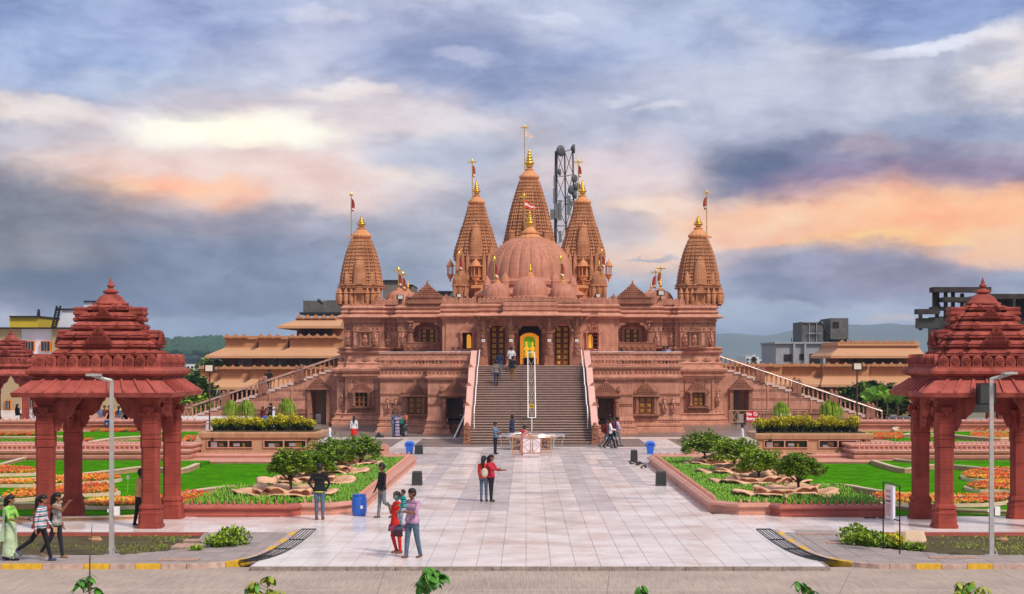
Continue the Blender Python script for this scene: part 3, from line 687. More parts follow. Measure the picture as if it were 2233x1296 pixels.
for sgn, offs in ((-1, [(.25, -.3, 1.68, .82), (.2, .4, 1.36, .85), (.3, .2, 1.52, 1.0), (.9, 0, 1.45, 1.05)]), (1, [(.4, -.4, 1.56, .76), (-.1, .1, 1.4, .85), (-.3, .2, 1.56, .95), (-.9, .2, 1.6, 1.0)])):
 for i, (dx, dy, h, rw) in enumerate(offs):
  w_ = ['nearest', 'second nearest', 'third nearest', 'farthest'][i]
  make_tree('frangipani_tree', '%s low rounded tree growing from a stone lotus in the %s planter' % (w_, 'left' if sgn < 0 else 'right'), 'tree', (sgn*8.7+dx*(1 if sgn > 0 else 1), LOT[i]+dy, .15), h, rw, 5000, 20+i+(50 if sgn > 0 else 0),
     mats=[M_leaf, M_leaf2] if (sgn < 0) else [M_leaf2 if i in (1, 2) else M_leaf, M_leaf2], group='low rounded trees in the stone lotuses', flowers=8 if i == 0 else 60, leaf=(.12, .03) if i == 0 else (.13, .036), fork=.42, squash=.72)
# ------------------------------------------------------------ gardens left and right
def ground_path(px, z): return [GP(x, y, z)[:2] for x, y in px]
ZL = .15
def garden(sgn):
 s_ = 'left' if sgn < 0 else 'right'
 a = sorted((sgn*11.25, sgn*40))
 structure(MB().box(a[0], a[1], 55.65, 81.5, -.25, .0), 'lawn', M_lawn)
 if sgn < 0:
  wallC = [(-60, 1097), (60, 1096), (179, 1091), (251, 1085), (351, 1082), (398, 1074), (439, 1066), (501, 1059), (533, 1059.5), (585, 1065)]
  wallB = [(-60, 1050), (0, 1046), (118, 1038), (251, 1024), (313, 1017), (365, 1021), (400, 1021), (431, 1010)]
  wallA = [(-60, 1020), (0, 1011), (31, 1003), (78, 992), (120, 990)]
  front = [(-60, 1131), (75, 1128), (240, 1125), (330, 1121), (405, 1116), (452, 1108), (460, 1092)]
  beds = [('orange marigold bed at the far left, uppermost of the swirl beds', [(-60, 1020), (40, 1022), (79, 1027), (75, 1032), (0, 1034), (-60, 1036)]),
    ('narrow marigold bed whose tip ends behind the left lamp post', [(-60, 1048), (60, 1048), (118, 1042), (200, 1037), (255, 1040), (256, 1046), (190, 1052), (80, 1057), (-60, 1056)]),
    ('long marigold bed with a rounded white border at its left tip', [(5, 1083), (30, 1075), (80, 1068), (160, 1062), (235, 1057), (252, 1070), (248, 1075), (120, 1080), (60, 1087), (15, 1088)]),
    ('red and yellow marigold bed curling past the walking man in peach', [(182, 1099), (230, 1090), (330, 1086), (420, 1075), (452, 1080), (455, 1093), (400, 1101), (300, 1104), (200, 1105)])]
 else:
  wallC = [(1768, 1056), (1840, 1056), (1900, 1066), (1975, 1075), (2050, 1080), (2233, 1082), (2300, 1083)]
  wallB = [(1903, 1003), (1950, 1017), (1980, 1021), (2015, 1014), (2070, 1013), (2150, 1020), (2233, 1028), (2300, 1033)]
  wallA = [(1950, 1000), (1990, 1004), (2020, 1006)]
  front = [(1893, 1083), (1905, 1092), (1950, 1101), (2010, 1107), (2070, 1109), (2200, 1113), (2300, 1115)]
  beds = [('orange marigold bed farthest back behind the right lamp post', [(2098, 1038), (2115, 1030), (2160, 1024), (2300, 1024), (2300, 1046), (2180, 1046), (2120, 1045)]),
    ('orange marigold bed in the middle behind the right lamp post', [(2106, 1062), (2130, 1055), (2180, 1050), (2300, 1048), (2300, 1070), (2180, 1069), (2130, 1068)]),
    ('long orange marigold bed behind the framed notice board', [(1900, 1082), (1940, 1077), (2000, 1080), (2100, 1083), (2195, 1080), (2200, 1092), (2140, 1099), (2030, 1099), (1950, 1096)])]
 C = smooth_path(ground_path(wallC, ZL+.05), 5)
 back = [(C[-1][0], 81.5), (C[0][0], 81.5)]
 if sgn > 0:
  poly = C+[(40, C[-1][1]), (40, 81.5), (C[0][0], 81.5)]
 else:
  poly = [(-40, C[0][1])]+C+[(C[-1][0]+.6, C[-1][1]+3), (-9.9, 75), (-9.9, 81.5), (-40, 81.5)]
 if sgn > 0: poly = poly[:-1]+[(9.9, 81.5), (9.9, 75)]
 structure(MB().prism(poly, [(.0, 0), (ZL, 0)]), 'raised_lawn', M_lawn)
 def wl(px, z0, z1, zt, wd, nm, lab):
  P = smooth_path(ground_path(px, zt), 5)
  t = thing(nm, lab, 'garden wall', (P[len(P)//2][0], P[len(P)//2][1], z0))
  MB().ribbon(P, wd, z0, z1-.05).obj('wall', M_tan, t); MB().ribbon(P, wd+.05, z1-.05, z1).obj('cap', M_tanl, t)
 wl(wallC, -.25, ZL+.07, ZL+.07, .16, 'swirl_wall', 'long curving tan wall holding up the %s lawn' % s_)
 wl(wallB, ZL, ZL+.22, ZL+.22, .16, 'swirl_wall', 'higher curving wall crossing the %s lawn' % s_)
 wl(wallA, ZL, ZL+.3, ZL+.3, .14, 'swirl_wall', 'short pale wall at the back of the %s lawn' % s_)
 wl(front, 0, .13, .13, .14, 'lawn_border', 'pale low border along the front of the %s lawn' % s_)
 # a second raised sheet behind wall B
 Bp = smooth_path(ground_path(wallB, ZL+.22), 5)
 pb = (Bp+[(40, Bp[-1][1]), (40, 81.5), (Bp[0][0], 81.5)]) if sgn > 0 else ([(-40, Bp[0][1])]+Bp+[(Bp[-1][0], 81.5), (-40, 81.5)])
 structure(MB().prism(pb, [(ZL-.1, 0), (ZL+.16, 0)]), 'raised_lawn', M_lawn)
 r = random.Random(5+sgn)
 for bi, (lab, px) in enumerate(beds):
  z = (ZL+.16 if (sgn < 0 and bi == 0) else ZL) if not (sgn < 0 and bi == 3) and not (sgn > 0 and bi == 2) else .02
  out = smooth_path(ground_path(px, z+.1), 4, True)
  t = thing('flower_bed', lab, 'flower bed', (sum(p[0] for p in out)/len(out), sum(p[1] for p in out)/len(out), z))
  MB().ribbon(out, .13, z, z+.12, True).obj('border', M_tanl, t)
  xs = [p[0] for p in out]; ys = [p[1] for p in out]
  def ins(px_, py_):
   c = False
   for i in range(len(out)):
    x1, y1 = out[i]; x2, y2 = out[i-1]
    if (y1 > py_) != (y2 > py_) and px_ < (x2-x1)*(py_-y1)/(y2-y1)+x1: c = not c
   return c
  area = (max(xs)-min(xs))*(max(ys)-min(ys)); n = int(min(12000, area*135)); fl = MB(); lf = MB()
  ph = r.uniform(0, 6)
  for i in range(n):
   x = r.uniform(min(xs), max(xs)); y = r.uniform(min(ys), max(ys))
   if x < -26 or x > 26 or not ins(x, y): continue
   hh = z+r.uniform(.10, .22); q = math.sin(x*1.3+ph)+math.sin(y*2.1+x*.7)+r.uniform(-1.2, 1.2)
   if r.random() < .62:
    fl.mi = 1 if q > 1.5 else (2 if q < -.5 else 0); w_ = r.uniform(.035, .065); a = r.uniform(0, 3)
    c_, s2 = math.cos(a)*w_, math.sin(a)*w_
    fl.add([(x-c_, y-s2, hh), (x+s2, y-c_, hh+.01), (x+c_, y+s2, hh), (x-s2, y+c_, hh+.01), (x, y, hh+.05)], [(0, 1, 4), (1, 2, 4), (2, 3, 4), (3, 0, 4)])
   for k in range(2):
    a = r.uniform(0, 6.28); d = Vector((math.cos(a), math.sin(a), 0)); p = Vector((x, y, z+.02)); e = p+d*.09+Vector((0, 0, hh-z-.03)); sd_ = Vector((-d.y, d.x, 0))*.035
    lf.add([tuple(p-sd_), tuple(p+sd_), tuple(e+sd_*.6), tuple(e-sd_*.6)], [(0, 1, 2, 3)])
  o = fl.obj('flowers', [M_flr, M_flyl, M_flrd], t); o['kind'] = 'stuff'; o = lf.obj('leaves', M_leaf, t); o['kind'] = 'stuff'
 # stepped moulded wall at the back of the lawn and upper terrace
 x0, x1 = (-40, -16.2) if sgn < 0 else (15.2, 40)
 t = thing('stepped_wall', 'stepped pink moulded wall with rows of small spikes behind the %s lawn' % s_, 'garden wall', ((x0+x1)/2, 86, 0))
 prof = [(.0, 0), (.34, 0), (.38, .10), (.5, .13), (.55, .02), (.6, 0), (.64, .12), (.74, .15), (.78, .05)]
 MB().prism([(x0, 81.8), (x1, 81.8), (x1, 84.5), (x0, 84.5)], [(z_+.0, o_) for z_, o_ in prof]).obj('lower_course', M_curbp, t)
 MB().prism([(x0, 82.9), (x1, 82.9), (x1, 85.5), (x0, 85.5)], [(.78, 0), (.84, 0), (.88, .1), (.96, .12), (1.0, .02)]).obj('upper_course', M_curbp, t)
 MB().box(x0, x1, 81.5, 81.65, 0, .3).obj('base_strip', M_tan, t)
 big = MB().lathe([(0, .09), (.05, .1), (.09, .05), (.12, .07), (.17, .03), (.24, .003)], n=6).mesh('spike', M_curbp)
 xx = (-27.5, -16.4) if sgn < 0 else (15.4, 27.5)
 n = int((xx[1]-xx[0])/.23)
 dn = MB()
 for i in range(n):
  link('spike', big, t, (xx[0]+i*.23, 82.1, .78), 0, .7); link('spike', big, t, (xx[0]+i*.23+.1, 83.2, 1.0), 0, .7)
 x = xx[0]
 while x < xx[1]: dn.plate([(x-.05, .38), (x+.05, .38), (x+.05, .32), (x, .27), (x-.05, .32)], 81.74, 81.79); x += .15
 o = dn.obj('hanging_scallops', M_curbp, t); o['kind'] = 'stuff'
 structure(MB().box(*sorted((sgn*16.3, sgn*60)), 84, 103.5, -.1, .85), 'upper_terrace', M_tan)
 structure(MB().box(*sorted((sgn*18.5, sgn*50)), 88, 101, .8, .88), 'upper_lawn', M_lawn)
 # upper border swirls and beds
 up = [(-20, 952), (60, 952), (175, 950)] if sgn < 0 else [(2190, 946), (2233, 944), (2300, 942)]
 u2 = [(200, 962), (245, 955), (300, 951), (345, 949)] if sgn < 0 else [(1955, 938), (1953, 932), (1990, 927), (2010, 940), (1975, 947), (2050, 945), (2110, 951), (2180, 955), (2233, 951)]
 wl(up, .85, 1.0, 1.0, .2, 'swirl_wall', 'pale border at the far end of the %s upper lawn' % s_)
 wl(u2, .85, 1.08, 1.08, .22, 'swirl_wall', 'pale curling border across the %s upper lawn' % s_)
 t = thing('flower_bed', 'dark red flower bed on the %s upper lawn' % s_, 'flower bed', (sgn*24, 95, .85))
 fl = MB()
 spots = [((-30, 942), (80, 946)), ((185, 956), (200, 960)), ((355, 948), (385, 957)), ((405, 950), (425, 958)), ((200, 934), (300, 938))] if sgn < 0 else [((1905, 944), (1965, 953)), ((2120, 944), (2225, 955)), ((2085, 928), (2190, 934)), ((1880, 948), (1905, 954))]
 for (xa, ya), (xb, yb) in spots:
  for i in range(int((xb-xa)*(yb-ya)*.55)+60):
   x, y, z = GP(r.uniform(xa, xb), r.uniform(ya, yb), 1.0); fl.mi = r.choice((0, 2, 2, 3)); w_ = r.uniform(.07, .12)
   fl.add([(x-w_, y-w_, .88), (x+w_, y-w_, 1.0), (x+w_, y+w_, 1.06), (x-w_, y+w_, 1.0)], [(0, 1, 2, 3)])
 o = fl.obj('flowers', [M_flr, M_flyl, M_flrd, M_leaf], t); o['kind'] = 'stuff'
 # second terrace step up to the paved court beside the side stair
 xa, xb = (-45, -19.6) if sgn < 0 else (19.2, 45)
 t = thing('stepped_wall', 'far stepped wall below the court where people sit' if sgn < 0 else 'far stepped wall below the palms and right side stair', 'garden wall', ((xa+xb)/2, 103, .85))
 MB().prism([(xa, 103), (xb, 103), (xb, 105), (xa, 105)], [(.5, 0), (1.12, 0), (1.16, .15), (1.22, .18), (1.26, .04), (1.3, .02), (1.34, .15), (1.42, .18), (1.45, 0)]).obj('course', M_curbp, t)
 for i in range(62):
  x = (xb-.3-i*.42) if sgn < 0 else (xa+.3+i*.42)
  if abs(x) < 38: link('spike', big, t, (x, 103.1, 1.45), 0, .8)
garden(-1); garden(1)
# ------------------------------------------------------------ the temple
T = thing('temple', 'large pink sandstone temple with five carved spires and a fluted central dome', 'temple', (0, 135, 0))
MH = Matrix  # noqa
# shared small pieces
def arch_crest_mesh(w_=.44, h=.52, t=.14, m=None, name='crest_stone'):
 out = [(-w_*.5, 0), (w_*.5, 0), (w_*.5, h*.35), (w_*.42, h*.62), (w_*.26, h*.82), (w_*.09, h*.9), (0, h*1.08), (-w_*.09, h*.9), (-w_*.26, h*.82), (-w_*.42, h*.62), (-w_*.5, h*.35)]
 mb = MB(); mb.plate(out, -t/2, t/2)
 # raised rim and centre boss
 n = 8; rim = []
 for i in range(n+1):
  a = math.pi*i/n; rim.append((math.cos(a)*w_*.36, -t/2-.02, h*.38+math.sin(a)*h*.34))
 mb.tube([(w_*.36, -t/2-.02, .03)]+rim+[(-w_*.36, -t/2-.02, .03)], .022, 4)
 mb.lathe([(0, .0), (.02, .001)], n=3)
 mb.ell((0, -t/2, h*.36), (w_*.15, .05, w_*.18), 6, 4)
 return mb.mesh(name, m or M_pinkp)
crest_me = arch_crest_mesh()
def pediment(mb, cx, y, z, w_, h, depth=.22, tiers=5):
 """carved stepped triangle gable with scroll bosses"""
 for k in range(tiers):
  a = w_/2*(1-k/tiers)**.9; zz = z+h*k/tiers*.92
  mb.box(cx-a, cx+a, y-depth*(1-.12*k), y, zz, zz+h/tiers*.78)
  n = max(1, int(a*2/(h/tiers*.95)))
  for i in range(n):
   x = cx-a+(i+.5)*2*a/n; r_ = h/tiers*.36
   mb.ell((x, y-depth*(1-.12*k), zz+h/tiers*.42), (r_, .07, r_), 6, 4)
 mb.plate([(cx-w_*.52, z), (cx+w_*.52, z), (cx+w_*.30, z+h*.42), (cx+w_*.12, z+h*.8), (cx, z+h*1.12), (cx-w_*.12, z+h*.8), (cx-w_*.30, z+h*.42)], y-depth*.55, y-.02)
 q_ = min(1, w_/1.3); mb.lathe([(z+h*1.0, .05*q_), (z+h*1.05, .09*q_), (z+h*1.12, .05*q_), (z+h*1.18, .07*q_), (z+h*1.3, .01*q_)], (cx, y-depth*.4), 6)
def figure_mesh(kind, m=None):
 """standing carved figure about 1 m high on a bracket"""
 mb = MB(); mb.smooth = True
 s_ = (-1, 1, 1)[kind]
 mb.lathe([(.0, .04), (.05, .12), (.1, .16), (.13, .17)], n=8)
 mb.tube([(-.06, 0, .13), (-.07-.02*s_, -.03, .34), (-.04, 0, .56)], .06, 6, rs=[.045, .055, .075]); mb.tube([(.07, 0, .13), (.09*s_*.9, -.04, .34), (.05, 0, .56)], .06, 6, rs=[.045, .055, .075])
 mb.tube([(0, 0, .5), (.02*s_, -.01, .66), (0, -.01, .80), (0, 0, .84)], .1, 8, rs=[.11, .085, .12, .05])
 mb.ell((.01*s_, -.02, .92), (.06, .065, .075), 8, 6); mb.lathe([(.96, .055), (1.0, .06), (1.06, .03), (1.1, .005)], (.01*s_, -.01), 6)
 if kind == 0:
  mb.tube([(-.11, 0, .78), (-.19, -.03, .66), (-.08, -.08, .62)], .03, 5); mb.tube([(.11, 0, .78), (.2, -.04, .70), (.1, -.08, .80)], .03, 5); mb.tube([(-.1, -.1, .82), (.18, -.1, .78)], .014, 4)
 elif kind == 1:
  mb.tube([(-.11, 0, .78), (-.17, -.02, .62), (-.15, -.04, .48)], .03, 5); mb.tube([(.11, 0, .78), (.2, -.02, .86), (.15, -.03, .98)], .03, 5)
 else:
  for q in (-1, 1): mb.tube([(q*.11, 0, .78), (q*.17, -.03, .66), (q*.02, -.1, .7)], .03, 5)
 mb.tube([(-.15, .01, .5), (-.2, 0, .3), (-.14, 0, .15)], .018, 4); mb.tube([(.15, .01, .5), (.19, 0, .3), (.12, 0, .15)], .018, 4)
 return mb.mesh('carved_figure', m or M_pinkp)
figs = [figure_mesh(k) for k in range(3)]
def frieze(mb, x0, x1, y, z0, z1, pitch=.3, dep=.03, kind='diamond'):
 n = max(1, int((x1-x0)/pitch)); p = (x1-x0)/n; zc = (z0+z1)/2; h = (z1-z0)/2
 for i in range(n):
  x = x0+(i+.5)*p
  if kind == 'diamond': mb.add([(x-p*.45, y, zc), (x, y, zc-h*.9), (x+p*.45, y, zc), (x, y, zc+h*.9), (x, y-dep*1.6, zc)], [(0, 1, 4), (1, 2, 4), (2, 3, 4), (3, 0, 4)])
  elif kind == 'dentil': mb.box(x-p*.28, x+p*.28, y-dep, y, z0, z1)
  elif kind == 'tri': mb.add([(x-p*.42, y, z0), (x+p*.42, y, z0), (x, y, z1), (x, y-dep, z0)], [(0, 1, 3), (1, 2, 3), (2, 0, 3)])
  else: mb.plate([(x-p*.4, z1), (x-p*.3, z0+h*.5), (x, z0), (x+p*.3, z0+h*.5), (x+p*.4, z1)], y-dep, y)
def mirror_boxes(fn):
 for s_ in (-1, 1): fn(s_)
def sx(s_, a, b): return tuple(sorted((s_*a, s_*b)))
# lower storey of the wings
LW = [(9.9, 135.9), (10.6, 136.2), (11.2, 135.6), (14.3, 135.2), (15.0, 135.7)]
pl_low = steps_plan(LW, 168)
mb = MB(); mb.prism(pl_low, [(0, .55), (.14, .55), (.18, .42), (.3, .42), (.36, .3), (.45, .38), (.55, .34), (.62, .18), (.8, .14), (.86, .22), (.92, .22), (.96, .06), (1.15, .05)])
mb.obj('plinth', M_pinkp, T)
MB().prism(pl_low, [(1.15, 0), (3.62, 0)]).obj('lower_wall', M_pink, T)
mb = MB()
mb.prism(pl_low, [(3.62, 0), (3.7, .05), (3.78, .22), (3.86, .26), (3.92, .26), (3.95, .1)]); mb.prism(pl_low, [(3.95, .05), (4.05, .22), (4.2, .34), (4.36, .38), (4.42, .36), (4.46, .1), (4.55, .0), (4.72, -.06)])
mb.prism(pl_low, [(4.72, -.1), (4.8, -.02), (5.0, -.12), (5.35, -.2), (5.55, -.2), (5.58, -.05), (5.66, .02), (5.74, .04), (5.78, -.1), (5.86, -.12), (5.92, .0), (6.0, .04), (6.07, -.04), (6.08, -.2)])
mb.obj('cornice', M_pinkp, T)
def lowwing(s_):
 fz = MB()
 for (a, b, y) in ((11.25, 14.25, 135.2), (14.35, 14.95, 135.7), (9.95, 10.55, 136.2)):
  x0, x1 = sx(s_, a, b)
  frieze(fz, x0, x1, y-.26, 3.60, 3.74, .14, .04, 'dentil'); frieze(fz, x0, x1, y, 2.60, 2.74, .2); frieze(fz, x0, x1, y-.05, .97, 1.12, .22); frieze(fz, x0, x1, y, 3.3, 3.5, .2, .03, 'drop')
  frieze(fz, x0, x1, y+.12, 5.0, 5.32, .9, .14, 'tri'); frieze(fz, x0, x1, y, 2.1, 2.2, .2)
 for x in (11.5, 12.0, 13.6, 14.1): fz.box(*sx(s_, x, x+.05), 135.13, 135.2, 1.15, 3.6)
 fz.obj('carved_band', M_pinkc, T)['kind'] = 'stuff'
 # barred window with frame and gable
 cx = s_*13.05
 f = MB(); f.box(cx-.72, cx-.46, 134.9, 135.2, 1.5, 2.55); f.box(cx+.46, cx+.72, 134.9, 135.2, 1.5, 2.55); f.box(cx-.9, cx+.9, 134.75, 135.2, 2.55, 2.72); f.box(cx-.8, cx+.8, 134.8, 135.2, 1.33, 1.5); f.box(cx-1.0, cx+1.0, 134.9, 135.2, 1.22, 1.3)
 for q in (-.59, .59):
  f.lathe([(1.5, .13), (1.6, .13), (1.66, .08), (2.3, .08), (2.36, .13), (2.55, .14)], (cx+q, 134.85), 8)
 pediment(f, cx, 135.2, 2.72, 1.5, .85)
 wn = f.obj('window_frame', M_pinkc, T)
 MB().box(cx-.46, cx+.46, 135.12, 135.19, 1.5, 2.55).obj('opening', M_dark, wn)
 if s_ < 0:
  g = MB();
  for q in (-.16, .16): g.box(cx+q-.07, cx+q+.07, 135.06, 135.1, 1.5, 2.5)
  for q in (1.8, 2.2): g.box(cx-.46, cx+.46, 135.02, 135.06, q-.03, q+.03)
  g.obj('wooden_bar', mat('orange_wood', (.30, .11, .03), .6, .2), wn)
 else:
  panel(cx, 135.1, 1.5, .84, 1.0, 2, 3, wn)
 link('carved_figure', figs[1], T, (s_*14.62, 135.6, 1.55), 0, 1.0); link('carved_figure', figs[2], T, (s_*11.0, 135.5, 1.55), 0, .95); link('carved_figure', figs[0], T, (s_*10.25, 136.1, 1.55), 0, .95)
def panel(cx, y, z, w_, h, nc, nr, parent, name='door_leaf'):
 d = MB().box(cx-w_/2, cx+w_/2, y-.04, y+.03, z, z+h).obj(name, M_wood, parent)
 g = MB(); pw = w_/nc
 for i in range(nc):
  for j in range(nr):
   x = cx-w_/2+(i+.5)*pw; zz = z+(j+.5)*h/nr; a = min(pw, h/nr)*.33
   g.box(x-a, x+a, y-.06, y-.04, zz-a, zz+a); g.add([(x-a*.7, y-.062, zz), (x, y-.062, zz-a*.7), (x+a*.7, y-.062, zz), (x, y-.062, zz+a*.7), (x, y-.1, zz)], [(0, 1, 4), (1, 2, 4), (2, 3, 4), (3, 0, 4)])
 o = g.obj('gold_squares', M_goldd if parent is T else mat('dull_gold_panel', (.30, .17, .025), .5, .4, 30, spec=.4, metal=.3), d if parent is T else parent); o['kind'] = 'stuff'
 return d
lowwing(-1); lowwing(1)
# upper storey
UP = [(4.75, 135.4), (6.15, 135.4), (6.5, 134.7), (9.35, 135.9), (10.2, 134.7), (11.3, 135.6), (11.6, 135.3), (13.7, 135.0), (14.45, 135.3)]
UPC = [(4.75, 135.4), (6.15, 135.4), (10.2, 134.7), (11.3, 135.6), (11.6, 135.3), (13.7, 135.0), (14.45, 135.3)]
pu = steps_plan(UP, 166); puc = steps_plan(UPC, 166)
MB().prism(pu, [(6.0, 0), (8.0, 0)]).obj('upper_wall', M_pink, T)
mb = MB()
mb.prism(puc, [(7.98, 0), (8.06, .08), (8.12, .08), (8.16, .02), (8.22, .04), (8.28, .2), (8.32, .48), (8.38, .52), (8.44, .5), (8.58, .22), (8.62, .1)])
mb.prism(puc, [(8.62, .04), (8.68, .16), (8.78, .22), (8.88, .16), (8.92, .02), (8.98, .02), (9.03, .14), (9.12, .2), (9.22, .16), (9.26, .04), (9.34, .06), (9.36, 0)])
mb.obj('eave_cornice', M_pinkp, T)
fz = MB()
for s_ in (-1, 1):
 for a, b, y in ((4.85, 6.1, 135.4), (6.18, 6.48, 134.7), (9.37, 10.18, 134.7), (10.2, 11.28, 135.6), (11.62, 13.68, 135.0), (13.75, 14.43, 135.3)):
  x0, x1 = sx(s_, a, b)
  frieze(fz, x0, x1, y, 7.36, 7.62, .34, .05); fz.box(x0, x1, y-.07, y, 7.28, 7.34); fz.box(x0, x1, y-.05, y, 7.66, 7.72); frieze(fz, x0, x1, y, 7.74, 7.94, .16, .04, 'drop'); fz.box(x0, x1, y-.05, y, 6.12, 6.24)
  fz.box(x0, x0+.08, y-.06, y, 6.24, 7.28); fz.box(x1-.08, x1, y-.06, y, 6.24, 7.28)
 for x in (12.1, 13.2): fz.box(*sx(s_, x, x+.12), 134.93, 135.0, 6.24, 7.28)
 for x in [5.2, 5.8, 7.2, 8.6, 10.7, 12.6, 14.0]:
  yy = 134.9 if 6.2 < x < 10.2 else 135.2
  fz.add([(s_*x-.2, yy-.42, 8.40), (s_*x+.2, yy-.42, 8.40), (s_*x, yy-.3, 8.62), (s_*x, yy-.5, 8.42)], [(0, 1, 3), (1, 2, 3), (2, 0, 3)])
fz.obj('carved_band', M_pinkc, T)['kind'] = 'stuff'
for s_ in (-1, 1):
 for i, x in enumerate((14.08, 12.0, 11.0, 10.4, 5.6)):
  y = {14.08: 135.2, 12.0: 134.9, 11.0: 135.5, 10.4: 135.5, 5.6: 135.3}[x]
  if x == 10.4: x = 9.8; y = 134.6
  link('carved_figure', figs[(i+(s_ > 0)) % 3], T, (s_*x, y, 6.2), 0, 1.0)
 # niche shrine
 nx = s_*12.75
 m = MB(); m.box(nx-.42, nx-.32, 134.8, 135.0, 6.15, 7.25); m.box(nx+.32, nx+.42, 134.8, 135.0, 6.15, 7.25); m.box(nx-.5, nx+.5, 134.72, 135.0, 7.22, 7.34); m.box(nx-.5, nx+.5, 134.72, 135.0, 6.06, 6.18); pediment(m, nx, 135.0, 7.34, .7, .55, .16, 4); m.obj('wall_niche', M_pinkc, T)
 link('carved_figure', figs[2], T, (nx, 134.9, 6.17), 0, .98)
 # balcony bay
 bx = s_*7.93
 m = MB(); m.prism([(bx-1.75, 134.0), (bx+1.75, 134.0), (bx+1.75, 134.7), (bx-1.75, 134.7)], [(5.62, -.2), (5.7, -.05), (5.78, .0), (6.32, .08), (6.38, .12), (6.42, .1)])
 for k in range(7): x = bx-1.4+k*.47; m.ell((x, 133.94, 6.05), (.14, .05, .16), 8, 4)
 frieze(m, bx-1.6, bx+1.6, 133.97, 5.74, 5.84, .2); m.obj('balcony', M_pinkc, T)
 for q in (-1.28, 1.28):
  c = MB(); x = bx+q
  c.lathe([(6.4, .3), (6.5, .3), (6.55, .22), (6.7, .24), (6.75, .19), (7.0, .2), (7.05, .16), (7.2, .17), (7.25, .26), (7.32, .28)], (x, 134.5), 8)
  c.box(x-.24, x+.24, 134.3, 134.75, 7.95, 8.1); col = c.obj('balcony_column', M_pinkc, T)
  link('carved_figure', figs[0], col, (x, 134.45, 7.28), 0, .68)
  br = MB();
  d = -1 if q > 0 else 1
  br.plate([(x+d*.15, 7.95), (x+d*.75, 7.95), (x+d*.7, 7.78), (x+d*.4, 7.7), (x+d*.3, 7.5), (x+d*.15, 7.35)][::d], 134.45, 134.6); br.obj('bracket', M_pinkc, T)
 f = MB(); f.box(bx-.78, bx-.56, 135.75, 135.9, 6.05, 7.55); f.box(bx+.56, bx+.78, 135.75, 135.9, 6.05, 7.55); f.box(bx-.78, bx+.78, 135.72, 135.9, 7.45, 7.7); f.obj('door_frame', M_pinkp, T)
 panel(bx, 135.82, 6.07, 1.12, 1.4, 2, 4, T)
 # dark openings beside the porch with a glimpse of the lit shrine
 ox = s_*4.95
 # parapet gable
 m = MB(); m.prism([(bx-1.35, 134.45), (bx+1.35, 134.45), (bx+1.35, 135.2), (bx-1.35, 135.2)], [(9.36, .05), (9.44, .15), (9.5, .0), (9.8, -.02), (9.86, .1), (9.92, .12), (9.95, 0)]); frieze(m, bx-1.3, bx+1.3, 134.45, 9.52, 9.78, .2, .04, 'dentil')
 pediment(m, bx, 134.8, 9.95, 2.3, 1.0, .3, 6)
 for q in (-1.45, 1.45): m.lathe([(9.36, .2), (9.5, .26), (9.8, .2), (9.95, .24), (10.05, .1), (10.2, .02)], (bx+q, 134.7), 8)
 m.obj('parapet_gable', M_pinkc, T)
# crest stones along the parapet
for s_ in (-1, 1):
 x = 3.95
 while x < 11.6:
  if not (6.4 < x < 9.5):
   y = 134.75 if 6.15 < x < 10.2 else 135.45
   link('crest_stone', crest_me, T, (s_*(x+.22), y, 9.36))
  x += .45
 MB().box(*sx(s_, 3.9, 11.6), 135.6, 135.75, 9.36, 9.75).obj('parapet', M_pinkp, T)
# core block behind, roof
MB().box(-14.0, 14.0, 137, 168, 6, 9.2).obj('roof_slab', M_pinkp, T)
MB().box(-6.3, 6.3, 126.5, 137, 8.9, 9.18).obj('porch_roof', M_pinkp, T)
# porch: floor, walls, pillars
def colm(cx, cy, z0, z1, r, name='pillar'):
 m = MB(); h = z1-z0
 m.box(cx-r*1.25, cx+r*1.25, cy-r*1.25, cy+r*1.25, z0, z0+h*.07); m.box(cx-r*1.1, cx+r*1.1, cy-r*1.1, cy+r*1.1, z0+h*.07, z0+h*.26)
 m.box(cx-r*1.18, cx+r*1.18, cy-r*1.18, cy+r*1.18, z0+h*.26, z0+h*.29)
 p = [(.29, 1.02), (.40, 1.0), (.41, 1.1), (.44, 1.1), (.45, .92), (.60, .9), (.61, 1.02), (.64, 1.02), (.65, .84), (.80, .82), (.81, .96), (.85, 1.0), (.86, .86), (.92, .9), (.95, 1.2), (1.0, 1.35)]
 m.lathe([(z0+h*a, r*b) for a, b in p], (cx, cy), 8, a0=math.pi/8)
 for k in range(4):
  a = k*math.pi/2-math.pi/2; dx, dy = math.cos(a), math.sin(a)
  for zz, q in ((.16, .45), (.35, .3), (.52, .28)): m.ell((cx+dx*r*1.02, cy+dy*r*1.02, z0+h*zz), (r*q if dx == 0 or abs(dx) < .1 else .04, r*q if abs(dy) < .1 else .04, h*.05), 6, 4)
 return m
PF = 4.66
pil_me = colm(0, 0, 0, 2.36, .27).mesh('pillar', M_pinkc)
brk = MB(); brk.plate([(.2, 1.0), (.85, 1.0), (.78, .85), (.5, .72), (.42, .45), (.22, .2)], -.1, .1); brk_me = brk.mesh('bracket', M_pinkc)
brk2 = MB(); brk2.plate([(-.2, 1.0), (-.22, .2), (-.42, .45), (-.5, .72), (-.78, .85), (-.85, 1.0)], -.1, .1); brk_me2 = brk2.mesh('bracket_left', M_pinkc)
